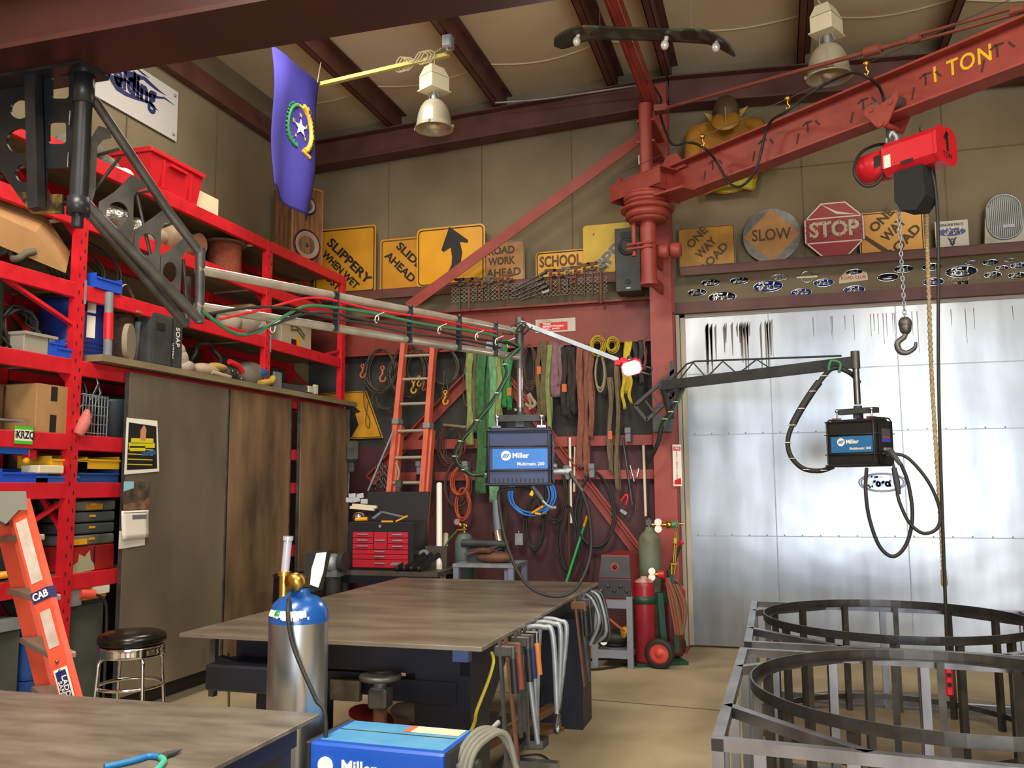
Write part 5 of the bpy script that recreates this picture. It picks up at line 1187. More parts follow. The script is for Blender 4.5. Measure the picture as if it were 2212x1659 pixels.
# posters
q0 = P(270, 902, X=-4.228); q1 = P(340, 1026, X=-4.228); X = FR((-4.228, q0.y + .015, q1.z), (0, 1, 0)); Wp, Hp = q1.y - q0.y - .02, q0.z - q1.z
po = thing('poster', 'black calendar poster with yellow lettering taped to the nearest steel panel', 'poster', (-4.228, (q0.y + q1.y) / 2, q1.z))
part('paper', MB().prism([(0, .0), (Wp + .02, .025), (Wp - .02, Hp), (0, Hp)], .003, X), m_white, po)
mb = MB().prism([(.02, .03), (Wp - .005, .045), (Wp - .03, Hp - .04), (.02, Hp - .03)], .0035, X); mb.mi = 1
mb.strokes([[(.04, Hp * .52), (Wp * .85, Hp * .54)], [(.06, Hp * .60), (Wp * .8, Hp * .62)], [(.05, Hp * .46), (Wp * .55, Hp * .47)]], .035, X @ M.Translation((0, 0, .001)), .0032)
for k in range(5): mb.box((Wp * .45, .07 + k * .035, .004), (Wp * .75, .006, .001), X=X)
mb.mi = 2; mb.prism([(Wp * .42, Hp * .62), (Wp * .58, Hp * .62), (Wp * .60, Hp * .82), (Wp * .52, Hp * .9), (Wp * .42, Hp * .8)], .005, X); mb.mi = 3; mb.prism([(Wp * .5, Hp * .33), (Wp * .92, Hp * .38), (Wp * .9, Hp * .46), (Wp * .5, Hp * .40)], .005, X)
part('print', mb, [m_blk, mat('poster_yellow', 'd8c828', .6), mat('poster_skin', 'c98a62', .6), mat('poster_blue', '2b5a8c', .6)], po)
q0, q1 = P(262, 1040, X=-4.228), P(318, 1180, X=-4.228); X = FR((-4.228, q0.y, q1.z), (0, 1, 0)); Wp, Hp = q1.y - q0.y, q0.z - q1.z
ca = thing('calendar', 'photo wall calendar with rocks above its white page, below the black poster', 'calendar', (-4.228, (q0.y + q1.y) / 2, q1.z))
part('page', MB().grid(lambda u, v: X @ V((Wp * (.03 + u * .95), Hp * (.14 + .42 * v), .004 + .02 * (1 - v) ** 2 * (1 - u * .3))), 6, 6, True, .002).prism([(0, 0), (Wp * .9, .01), (Wp * .9, .12), (0, .12)], .002, X), m_white, ca)
mb = MB().prism([(0.02, Hp * .56), (Wp, Hp * .56), (Wp, Hp), (.02, Hp)], .004, X); mb.mi = 1; mb.prism([(.02, Hp * .85), (Wp * .42, Hp * .9), (Wp * .42, Hp), (.02, Hp)], .0045, X); mb.mi = 2; mb.prism([(.02, Hp * .57), (Wp, Hp * .57), (Wp, Hp * .76), (Wp * .6, Hp * .68), (.02, Hp * .66)], .0045, X)
part('photo', mb, [mat('rock_dark', '3a3028', .7, c2='6b5848', sc=14), mat('sky_blue', '9cd0e0', .6), mat('rock_tan', '8f6a50', .7, c2='5c4434', sc=18)], ca)
part('ruled_line', MB().box((Wp * .5, Hp * .53, .006), (Wp * .8, .005, .002), X=X).box((Wp * .65, Hp * .46, .008), (Wp * .5, .03, .002), X=X), m_grey, ca)

# ------------------------------------------------------------------ big welding table
TZ = .86; tx0, tx1, ty0, ty1 = -2.76, -1.24, 3.70, 6.30
topm = mat('table_plate', '8f8473', .34, .35, c2='6b6154', sc=2.2, st=(1, 2.6, 1), det=9, lo=.32, hi=.66)
dkb = mat('table_navy_black', '1b1d2a', .45, c2='15161f', sc=5)
T = thing('welding_table', 'large steel plate welding table in the middle of the shop', 'table', ((tx0 + tx1) / 2, 5.0, 0))
part('top_plate', MB().box2((tx0, ty0, TZ - .02), (tx1, ty1, TZ), bev=.002), topm, T)
mb = MB().bar((tx0 + .16, 4.0, TZ - .10), (tx1 - .14, 4.0, TZ - .10), .10, .16).bar((tx0 + .16, 6.05, TZ - .10), (tx1 - .14, 6.05, TZ - .10), .10, .16)
for x in (tx0 + .18, tx1 - .16): mb.bar((x, 3.95, TZ - .10), (x, 6.1, TZ - .10), .06, .16)
part('apron', mb, dkb, T)
for x, y in ((tx0 + .40, 4.1), (tx1 - .28, 4.1), (tx0 + .4, 5.95), (tx1 - .14, 5.86)):
    part('leg', MB().box2((x - .14, y - .14, 0), (x + .14, y + .14, TZ - .17), bev=.005), dkb, T)
part('gusset', MB().prism([(0, 0), (.34, 0), (0, -.22)], .02, FR((tx1 - .16, 4.24, TZ - .17), (0, 1, 0))), dkb, T)
part('corner_tube', MB().box((tx1 - .17, 3.93, TZ - .07), (.075, .06, .075)), mat('tube_blue_steel', '6a7fb0', .35, .6), T)
mb = MB()
for x0_, x1_, y, zz in ((-2.35, -1.85, 3.97, .62), (-1.85, -1.45, 3.97, .60)): mb.box2((x0_, y - .02, zz - .05), (x1_, y + .05, zz + .05))
part('cross_rail', mb, dkb, T)
part('slide_drawer', MB().box((-2.45, 3.82, TZ - .20), (.34, .22, .12), bev=.01).bar((-2.60, 3.80, TZ - .13), (-2.38, 3.80, TZ - .18), .04, .03), dkb, T)
part('hanger_leg', MB().bar((-2.62, 3.78, TZ - .02), (-2.62, 3.78, TZ - .30), .03, .03), m_dksteel, T)
part('polished_bar', MB().box((-1.98, 3.90, .60), (.16, .03, .10), bev=.005), m_steel, T)
q = P(857, 1440, Y=3.98)
js = thing('floor_jack_stand', 'rusty pipe stand with a dark screw head under the table edge', 'stand', (q.x, 3.80, 0))
part('pipe', MB().cyl((q.x, 3.80, .02), (q.x, 3.80, .56), .032, n=18).cyl((q.x, 3.80, 0), (q.x, 3.80, .02), .09), mat('rust_pipe', '7a4f38', .55, .4, c2='4f3526', sc=10), js)
part('screw_head', MB().box((q.x, 3.80, .60), (.09, .09, .09), bev=.01).tube([(q.x + .085 * math.cos(a * PI / 8), 3.80 + .085 * math.sin(a * PI / 8), .69) for a in range(16)], .014, 6, closed=True).cyl((q.x, 3.8, .62), (q.x, 3.8, .69), .03).bar((q.x - .085, 3.8, .69), (q.x + .085, 3.8, .69), .02, .02), m_dksteel, js)
# stock and scrap under the table
rd = random.Random(5)
for k in range(11):
    x = -2.3 + .085 * k; y = 4.25 + rd.random() * .3; z = .05 + .045 * (k % 5)
    solo('steel_offcut', MB().bar((x, y - .2, z), (x + rd.uniform(-.1, .25), y + .9, z + .02), .05, .04), m_rust if k % 3 == 0 else m_dksteel, 'dark steel offcut in the tangle of stock under the welding table', 'offcut', 'steel stock under the welding table')
for k, (x, y, c, lb) in enumerate(((-2.18, 4.5, 'b83a2c', 'orange red rag on the stock under the table, left one'), (-1.98, 4.6, 'c9c0a4', 'pale cardboard scrap on the stock under the table'), (-2.08, 4.42, 'a83226', 'orange red rag on the stock under the table, right one'))):
    solo('rag' if k != 1 else 'cardboard_scrap', MB().ball((x, y, .34), .07, (1.2, 1, .6)).ball((x + .06, y, .32), .05), mat('rag_' + c, c, .8), lb, 'rag' if k != 1 else 'scrap')
solo('yellow_cable', MB().tube(spline([P(1062, 1410, Y=3.9), P(1066, 1430, Y=3.86), P(1055, 1470, Y=3.85), P(1030, 1535, Y=3.85), P(1012, 1590, Y=3.88), (-1.62, 3.9, .02)], 5), .008, 6), mat('cord_yellow', 'b8a93a', .6), 'yellow cord hanging from the near right corner of the welding table', 'cord')
q = P(492, 1465, Y=3.95)
qf = (q.x + .03, 3.93, 0)
oc = thing('plug_cable', 'cord with an orange plug dangling off the left end of the welding table', 'cord', qf)
part('plug', MB().ball(q, .022, (1.1, 1, .9)), MATS['plug_orange'], oc); part('wire', MB().tube(spline([q + V((0, 0, .12)), q, q + V((.01, 0, -.12)), V(qf) + V((0, 0, .01))], 5), .006, 6), mat('wire_olive', '6e6030', .7), oc)
# clamps along the right edge
def fclamp(px, y, L_, label, handle, m=m_steel):
    x = tx1 + .02; z = TZ - .03; T = thing('bar_clamp', label, 'clamp', (x, y, z - L_), 0, 'clamps hanging on the welding table')
    part('bar', MB().bar((x, y, z + .02), (x + px, y + .01, z - L_), .012, .028, (0, 1, 0)), m, T)
    part('jaw', MB().box((x + .02, y, z - .02), (.1, .022, .05), bev=.006).cyl((x + .06, y, z - .05), (x + .06, y, z), .012), m, T)
    part('handle', MB().cyl((x + .07, y, z - .20), (x + .06, y, z - .05), .017, .014), handle, T)
hm_or = mat('handle_orange', 'c87a26', .5); hm_br = mat('handle_brown', '7a3a28', .6)
fclamp(.03, 3.90, .62, 'bar clamp with a dark handle nearest the table corner', m_blkp, m_dksteel)
fclamp(.05, 3.99, .52, 'bar clamp with a red brown handle near the table corner', hm_br, m_rust)
fclamp(.02, 4.15, .46, 'dark bar clamp left of the orange handled clamp', m_blkp, m_dksteel)
fclamp(.02, 4.22, .45, 'second dark bar clamp left of the orange handled clamp', m_navy, m_dksteel)
fclamp(.01, 4.31, .55, 'bar clamp with an orange handle on the table edge', hm_or, m_steel)
def cclamp(y, rot, label, s=1.0):
    x = tx1 - .02; z = TZ - .035; T = thing('deep_clamp', label, 'clamp', (x, y, z - .5), 0, 'clamps hanging on the welding table')
    b = V((x, y, z)); d = V((math.sin(rot), .02, -math.cos(rot)))
    sd = V((math.cos(rot), .0, math.sin(rot)))
    part('frame', MB().tube(spline([b + d * .56 * s, b + d * .08, b + sd * .02, b + sd * .11, b + sd * .15 + d * .05, b + sd * .12 + d * .42 * s], 5), .014, 8), m_galv, T)
    part('screw', MB().cyl(b + sd * .13 + d * .40 * s, b + sd * .10 + d * .50 * s, .010).ball(b + sd * .11 + d * .50 * s, .022), m_steel, T)
cclamp(4.42, .12, 'deep grey welding clamp next to the orange handled one'); cclamp(4.60, .03, 'deep grey welding clamp, middle one of three'); cclamp(4.75, -.05, 'deep grey welding clamp, furthest of three along the table edge')
for k, (y, lb) in enumerate(((5.45, 'dark bar clamp with a reddish bar by the far table leg'), (5.60, 'dark bar clamp at the far right end of the welding table'))): fclamp(.05, y, .5, lb, m_blkp, m_rust if k == 0 else m_dksteel)
ls = thing('clamp_cluster', 'grey clamps bunched under the far right corner of the welding table', 'clamps', (tx1 + .1, 6.1, .3))
for k in range(4):
    b = V((tx1 - .03 + .012 * k, 5.95 + .06 * k, TZ - .035)); part('clamp', MB().tube(spline([b, b + V((.06, 0, -.05)), b + V((.10, 0, -.18 - .04 * k)), b + V((.03, .02, -.34))], 4), .014, 6).bar(b, b + V((-.02, 0, -.30)), .014, .03), m_dksteel if k % 2 else m_galv, ls)
q = P(1128, 1522, Y=4.1)
sr = thing('clamp_rail', 'low steel rail holding clamp ends on the floor by the table', 'rail', (-1.22, 4.1, 0))
part('rail', MB().box((-1.15, 4.15, .25), (.26, .05, .05)), m_steel, sr); part('post', MB().box((-1.25, 4.17, .12), (.05, .05, .24)).box((-1.05, 4.17, .12), (.05, .05, .24)), m_dksteel, sr)
for k, (px, py, s, lb) in enumerate(((1190, 1537, .13, 'rusty plate offcut on the floor beside the table leg'), (1172, 1572, .15, 'rusty steel plate lying on the floor nearest the walkway'), (1150, 1530, .10, 'small dark block beside the clamp rail'), (1140, 1605, .12, 'dark steel scrap on the floor by the blue welder'))):
    c = P(px, py, Z=.02); h = (.02, .03, .16, .05)[k]
    solo('steel_scrap', MB().prism([(-s, -s * .5), (s * .6, -s * .7), (s, .1 * s), (s * .5, s * .6), (-s * .8, s * .5)], h, M.Translation((c.x, c.y, 0)) @ M.Rotation(k * 1.1, 4, 'Z')), m_rust if k < 2 else m_dksteel, lb, 'scrap')
solo('floor_cable', MB().tube(spline([P(1222, 1428, Z=.012), P(1290, 1424, Z=.012), P(1375, 1418, Z=.012)], 4) , .012, 6), m_rub, 'dark cable on the floor leading to the grey stand', 'cable')
solo('floor_cable', MB().tube(spline([P(1222, 1440, Z=.012), P(1270, 1446, Z=.012), P(1330, 1440, Z=.012), P(1372, 1428, Z=.012)], 5), .012, 6), m_rub, 'second dark cable curving on the floor in front of the grey stand', 'cable')
pts = [P(x, y, Z=.01) for x, y in ((1100, 1640), (1130, 1632), (1165, 1630), (1186, 1643), (1178, 1656), (1150, 1648), (1120, 1638), (1108, 1600), (1122, 1575))]
solo('thin_wire', MB().tube(spline(pts, 5), .005, 6), m_rub, 'thin black wire looping on the floor right of the blue welder', 'wire')

# ------------------------------------------------------------------ near table, pliers, stepladder, stool
T = thing('steel_bench', 'scuffed steel plate bench at the lower left corner', 'table', (-2.4, 2.0, 0))
part('top_plate', MB().box2((-3.45, 1.45, .785), (-1.485, 2.74, .80), bev=.002), mat('bench_plate', '7b7265', .45, .3, c2='585045', sc=4.5, st=(1, 3.0, 1), det=9, lo=.3, hi=.68), T)
part('frame', MB().bar((-1.56, 1.5, .745), (-1.56, 2.68, .745), .05, .075).bar((-3.4, 2.66, .745), (-1.54, 2.66, .745), .05, .075).bar((-3.4, 1.52, .745), (-1.54, 1.52, .745), .05, .075), dkb, T)
for x, y in ((-1.58, 2.64), (-3.38, 2.64), (-1.58, 1.55), (-3.38, 1.55)): part('leg', MB().box2((x - .03, y - .03, 0), (x + .03, y + .03, .71)), dkb, T)
pz = .80
pl = thing('pliers', 'blue and teal handled pliers lying on the near bench', 'pliers', P(345, 1645, Z=pz))
def on(px, py, h=.008): p = P(px, py, Z=pz); p.z = pz + h; return p
part('jaw', MB().tube([on(345, 1643), on(358, 1638), on(374, 1633), on(391, 1626)], [.010, .011, .008, .003], 8).ball(on(350, 1641), .015, (1, 1, .5)), m_dksteel, pl)
part('handle', MB().tube(spline([on(347, 1642), on(322, 1640), on(295, 1648), on(262, 1656), on(225, 1664)], 4), .009, 8), mat('grip_blue', '17699e', .5), pl)
part('handle', MB().tube(spline([on(347, 1643), on(354, 1650), on(346, 1662), on(325, 1685)], 4), .009, 8), mat('grip_teal', '3fa08c', .5), pl)
# stepladder
L0 = thing('stepladder', 'orange fibreglass stepladder with a grey cap at the far left', 'ladder', (-2.9, 3.1, 0))
def ext0(a, b):
    t = a.z / (a.z - b.z); return a + (b - a) * t
ra, rb_ = P(42, 1085, Y=2.92), P(150, 1495, Y=2.92); la, lb_ = P(2, 1100, Y=3.36), P(98, 1480, Y=3.36)
rz0, lz0 = ext0(ra, rb_), ext0(la, lb_)
def railbar(a, b, m): 
    mb = MB().bar(a, b, .075, .012, (1, 0, .3)); 
    return mb
upv_ = V((0, -1, 0))
for a, b, in ((ra, rz0), (la, lz0)):
    mb = MB().bar(a, b, .082, .03, (0, 1, 0)); part('rail', mb, m_orange, L0)
s0, s1 = ra.lerp(rz0, .73), rz0
sl_ = part('rail_boot', MB().bar(ra.lerp(rz0, .56), rz0, .088, .036, (0, 1, 0)), m_navy, L0)
Xr = FR(ra + V((0, -.0185, 0)), (rz0 - ra), V((0, 0, 1)).cross(rz0 - ra).cross(rz0 - ra) * -1)
dL = (rz0 - ra).length
def onrail(t, o=.0): 
    c = ra.lerp(rz0, t) + V((0, -.016 - o, 0)); x = (rz0 - ra).normalized(); return FR(c, x, V((0, -1, 0)).cross(x))
mb = MB().box((0, 0, 0), (.26, .055, .002), X=onrail(.13)).box((0, 0, 0), (.15, .05, .002), X=onrail(.33)); part('warning_label', mb, mat('worn_label', 'd8cabc', .7, c2='b9a08e', sc=10), L0)
bn = part('brand_band', MB().box((0, 0, 0), (.045, .088, .036), X=onrail(.245, -.016)), m_navy, L0)
part('band_print', MB().text('CAB', .04, onrail(.245, .003) @ M.Rotation(PI / 2, 4, 'Z'), .002, bold=.02), m_white, bn)
lab = part('size_label', MB().box((0, 0, 0), (.18, .066, .002), X=onrail(.485)), m_white, L0)
mb = MB().box((0, 0, .001), (.16, .05, .002), X=onrail(.485)); mb.mi = 1; mb.text('LADDER', .032, onrail(.485, .003) @ M.Translation((0, .010, 0)), .001, bold=.02).text('SAFETY', .026, onrail(.485, .003) @ M.Translation((0, -.014, 0)), .001, bold=.01)
part('label_print', mb, [m_navy, m_white], lab)
part('boot_print', MB().text('CADDY', .035, onrail(.66, .005), .002, bold=.02, sp=1.25), m_white, sl_)
part('rivet', MB().ball(onrail(.42).to_translation() + V((-.008, -.002, .012)), .007).ball(onrail(.435).to_translation() + V((.0, -.002, 0)), .007), m_steel, L0)
for py_l, py_r in ((1165, 1172), (1275, 1280), (1378, 1390), (1480, 1495)):
    tl_ = (P(50, py_l, Y=3.36).z - la.z) / (lz0.z - la.z); c0 = la.lerp(lz0, tl_); tr_ = tl_; c1 = ra.lerp(rz0, tr_)
    part('tread', MB().bar(c0 + V((-.0, -.02, 0)), c1 + V((-.0, .02, 0)), .09, .025, bev=.004), mat('tread_alu', '9a8d7e', .5, .5), L0)
part('cap', MB().add([ra + V((-.19, -.03, .045)), ra + V((.06, -.03, .045)), ra + V((.075, -.03, -.03)), ra + V((.03, -.03, -.03)), ra + V((-.03, -.03, -.085)), ra + V((-.19, -.03, -.03)), la + V((-.19, .05, .045)), la + V((.06, .05, .045)), la + V((.075, .05, -.03)), la + V((.03, .05, -.03)), la + V((-.03, .05, -.085)), la + V((-.19, .05, -.03))], [(0, 1, 2, 3, 4, 5), (11, 10, 9, 8, 7, 6), (0, 6, 7, 1), (1, 7, 8, 2), (2, 8, 9, 3), (3, 9, 10, 4), (4, 10, 11, 5), (5, 11, 6, 0)]), mat('cap_grey', '8f8e84', .5, .3), L0)
for a in (ra, la):
    b = V((a.x - .75, a.y + (.02 if a is la else -.02), 0)); part('rear_leg', MB().bar(a + V((-.12, 0, 0)), b, .05, .03, (0, 1, 0)), m_orange, L0)
mb = MB()
for t in (.3, .55, .8): mb.bar((ra + V((-.12, 0, 0))).lerp(V((ra.x - .75, ra.y, 0)), t), (la + V((-.12, 0, 0))).lerp(V((la.x - .75, la.y, 0)), t), .03, .02)
part('rear_brace', mb, m_galv, L0)
# chrome stool
sc0 = V((-3.50, 4.28, 0)); S = thing('stool', 'round chrome stool with a black vinyl seat in front of the steel panels', 'stool', sc0); X = WM[S.name]
part('seat', MB(X).lathe([(0, .68), (.165, .68), (.178, .69), (.182, .71), (.175, .735), (.14, .75), (0, .755)], None, 36), mat('black_vinyl', '17150f', .25), S)
part('apron_ring', MB(X).lathe([(.17, .62), (.178, .625), (.172, .635), (.178, .645), (.172, .655), (.178, .665), (.172, .68), (.165, .68), (.165, .62)], None, 36), m_chrome, S)
for k in range(4):
    a = PI / 4 + k * PI / 2 + .25; part('leg', MB(X).tube(spline([(.13 * math.cos(a), .13 * math.sin(a), .63), (.17 * math.cos(a), .17 * math.sin(a), .60), (.178 * math.cos(a), .178 * math.sin(a), .52), (.20 * math.cos(a), .20 * math.sin(a), .2), (.212 * math.cos(a), .212 * math.sin(a), .01)], 4), .011, 10).cyl((.212 * math.cos(a), .212 * math.sin(a), 0), (.212 * math.cos(a), .212 * math.sin(a), .015), .014), m_chrome, S)
for z_, r_ in ((.46, .172), (.20, .212)): part('foot_ring', MB(X).tube([(r_ * math.cos(a * PI / 20), r_ * math.sin(a * PI / 20), z_) for a in range(40)], .010, 8, closed=True), m_chrome, S)

# ------------------------------------------------------------------ gas cylinder with flowmeter
gc = P(644, 1400, Y=3.12); G = thing('gas_cylinder', 'tall silver gas cylinder with a blue shoulder standing before the welding table', 'cylinder', (gc.x, 3.12, 0)); X = WM[G.name]
zs = P(644, 1352, Y=3.01).z; zt = P(644, 1300, Y=3.12).z; rr = .113
part('body', MB(X).lathe([(0, 0), (rr - .01, 0), (rr, .012), (rr, zs)], None, 48), mat('cylinder_aluminium', 'c3c6cc', .30, .95, c2='a3a6ac', sc=5, st=(1, 1, .3), det=7), G)
part('shoulder', MB(X).lathe([(rr, zs), (rr, zs + .015), (rr * .97, zs + .04), (rr * .86, zs + .068), (rr * .65, zs + .09), (.045, zs + .102), (.038, zs + .118), (.034, zs + .125), (0, zs + .125)], None, 48), mat('cylinder_blue', '174f96', .25), G)
mb = MB(X)
def shl(a, t):   # on the shoulder
    r = rr * (1.0 - .42 * max(0, t) ** 2.2) + .0025; z = zs + .017 + .069 * t; return V((r * math.cos(a), r * math.sin(a), z))
def patch(mb, a0, a1, t0, t1, n=8):
    g = [[shl(a0 + (a1 - a0) * i / n, t0 + (t1 - t0) * j / 3) for j in range(4)] for i in range(n + 1)]
    for i in range(n):
        for j in range(3): mb.add([g[i][j], g[i + 1][j], g[i + 1][j + 1], g[i][j + 1]], [(0, 1, 2, 3)])
patch(mb, -2.4, -.8, .15, .82); mb.mi = 1; patch(mb, -1.98, -1.74, .2, .78, 3); mb.mi = 0
rd = random.Random(9)
for k in range(10): a = rd.uniform(-2.0, -.6); patch(mb, a, a + rd.uniform(.05, .16), rd.uniform(-.05, .15), rd.uniform(.1, .25), 3)
part('hazard_label', mb, [m_white, mat('label_green', '2a8a58', .5)], G)
zv = zs + .118
fm = part('valve', MB(X).cyl((0, 0, zv - .02), (0, 0, zv + .05), .022).box((0, 0, zv + .03), (.05, .05, .05), bev=.006), m_brass, G)
part('regulator', MB(X).cyl((-.06, 0, zv + .03), (.03, 0, zv + .03), .02).lathe([(0, -.035), (.034, -.035), (.034, .0), (.028, .01), (0, .012)], M.Translation((.02, -.05, zv + .04)) @ M.Rotation(-PI / 2 + .25, 4, 'X') @ M.Rotation(.2, 4, 'Y'), 24).cyl((-.055, -.02, zv - .07), (-.055, -.02, zv + .06), .019).cyl((-.055, -.02, zv + .055), (-.055, -.02, zv + .07), .026), m_brass, G)
part('flow_tube', MB(X).cyl((-.052, -.02, zv + .07), (-.042, -.02, zv + .19), .016).cyl((-.042, -.02, zv + .19), (-.041, -.02, zv + .205), .02).cyl((-.052, -.02, zv + .07), (-.042, -.02, zv + .19), .006), mat('clear_tube', 'b9b6c4', .1, .2), G)
dv = thing('cylinder_tag', 'black plastic wrap with a torn white label behind the cylinder valve', 'tag', (gc.x + .05, 3.16, zv - .02)); Xd = WM[dv.name]
part('wrap', MB(Xd).prism([(-.045, 0), (.03, .02), (.065, .17), (-.03, .16)], .03, FR((0, .0, 0))), m_blkp, dv); part('label', MB(Xd).prism([(-.005, .04), (.03, .03), (.05, .09), (.062, .165), (.02, .16), (.0, .1)], .004, FR((0, -.034, 0))), m_white, dv)
hz = zv - .07
hp_ = [X @ V((-.055, -.02, hz)), P(624, 1296, Y=3.04)] + scr(((622, 1330), (632, 1390), (655, 1450), (682, 1510), (704, 1570)), Y=2.985) + [X @ V((.16, -.11, .2)), X @ V((.18, -.1, .02))]
solo('gas_hose', MB().tube(spline(hp_, 6), .008, 8), m_rub, 'black gas hose curving down the front of the silver cylinder', 'hose')

# ------------------------------------------------------------------ blue welder in the foreground
bz_ = .65; bx0, bx1, by0, by1 = -1.625, -1.10, 2.93, 3.22
BWt = thing('wire_welder', 'bright blue welding machine with a black front at the bottom of the frame', 'welder', ((bx0 + bx1) / 2, (by0 + by1) / 2, 0), math.radians(-2)); X = WM[BWt.name]
wx, wy = (bx1 - bx0) / 2, .155
part('case', MB(X).box((0, 0, bz_ - .22), (2 * wx, 2 * wy, .44), bev=.022, seg=3), mat('miller_blue', '1450b4', .38, c2='1149a6', sc=3), BWt)
part('top_dust', MB(X).box((0, .01, bz_ + .0005), (2 * wx - .05, 2 * wy - .05, .001)), mat('dusty_blue', '3c86b8', .6, c2='5f9cbe', sc=5), BWt)
part('top_seam', MB(X).box((0, .02, bz_ + .002), (2 * wx - .06, .004, .002)), m_dkgrey, BWt)
part('rear_panel', MB(X).box((-wx - .006, 0, bz_ - .225), (.02, 2 * wy + .004, .45), bev=.006), m_blkp, BWt)
fp = part('front_panel', MB(X).prism([(-wy - .004, -.45), (wy + .004, -.45), (wy + .004, .005), (-wy - .004, .005)], .02, FR((wx, 0, bz_), (0, 1, 0))), m_blkp, BWt)
mb = MB(X)
for y, z_ in ((-.06, -.1), (.05, -.09), (-.06, -.2), (.06, -.2)): mb.cyl((wx + .02, y, bz_ + z_), (wx + .045, y, bz_ + z_), .02)
part('knob', mb, m_dkgrey, fp)
lb_ = part('warning_label', MB(X).box((wx - .13, .09, bz_ + .003), (.19, .075, .002)), m_cream, BWt); part('label_stripe', MB(X).box((wx - .24, .09, bz_ + .003), (.03, .075, .0025)), mat('stripe_orange', 'd0694a', .5), lb_)
XL_ = X @ FR((-wx + .07, -wy - .002, bz_ - .075)); part('logo_disc', MB().prism(circ(0, 0, .03, 24), .003, XL_), m_white, BWt)
part('lettering', MB().text('Miller', .06, XL_ @ M.Translation((.13, 0, 0)), .003, bold=.02), m_white, BWt)
part('cable_hook', MB(X).tube([(wx + .02, -.1, bz_ - .06), (wx + .06, -.05, bz_ + .0), (wx + .10, .10, bz_ + .05)], .009, 8).bar((wx + .02, -.11, bz_ - .05), (wx + .08, .10, bz_ + .01), .02, .008), m_galv, BWt)
cart = thing('welder_cart', 'low dark cart carrying the bright blue welding machine', 'cart', ((bx0 + bx1) / 2, (by0 + by1) / 2, 0)); 
part('deck', MB(X).box((0, 0, .19), (2 * wx + .06, 2 * wy, .03)).box((-wx, 0, .1), (.03, .2, .17)).box((wx, 0, .1), (.03, .2, .17)), m_dkgrey, cart)
for sx in (-1, 1):
    for sy in (-1, 1): part('wheel', MB(X).cyl((sx * (wx - .02), sy * (wy - .01), .06), (sx * (wx - .02), sy * (wy - .04), .06), .06), m_rub, cart)
mb = MB()
for k in range(4):
    o = .022 * k; mb.tube(spline([X @ V((wx + .005 + o, -.12, bz_ - .24)), X @ V((wx + .01 + o * .8, -.09, bz_ - .05)), X @ V((wx + .06 + o * .5, -.01, bz_ + .045 - o * .4)), X @ V((wx + .13 + o * .3, .06, bz_ + .01)), X @ V((wx + .19, .07, bz_ - .16 - o)), X @ V((wx + .17, .03, bz_ - .40)), X @ V((wx + .08, -.08, bz_ - .46))], 6, True), .011, 8, closed=True)
solo('welding_lead', mb, mat('lead_grey', '6b6a5e', .55), 'grey welding lead coiled over the hook of the blue machine', 'cable')

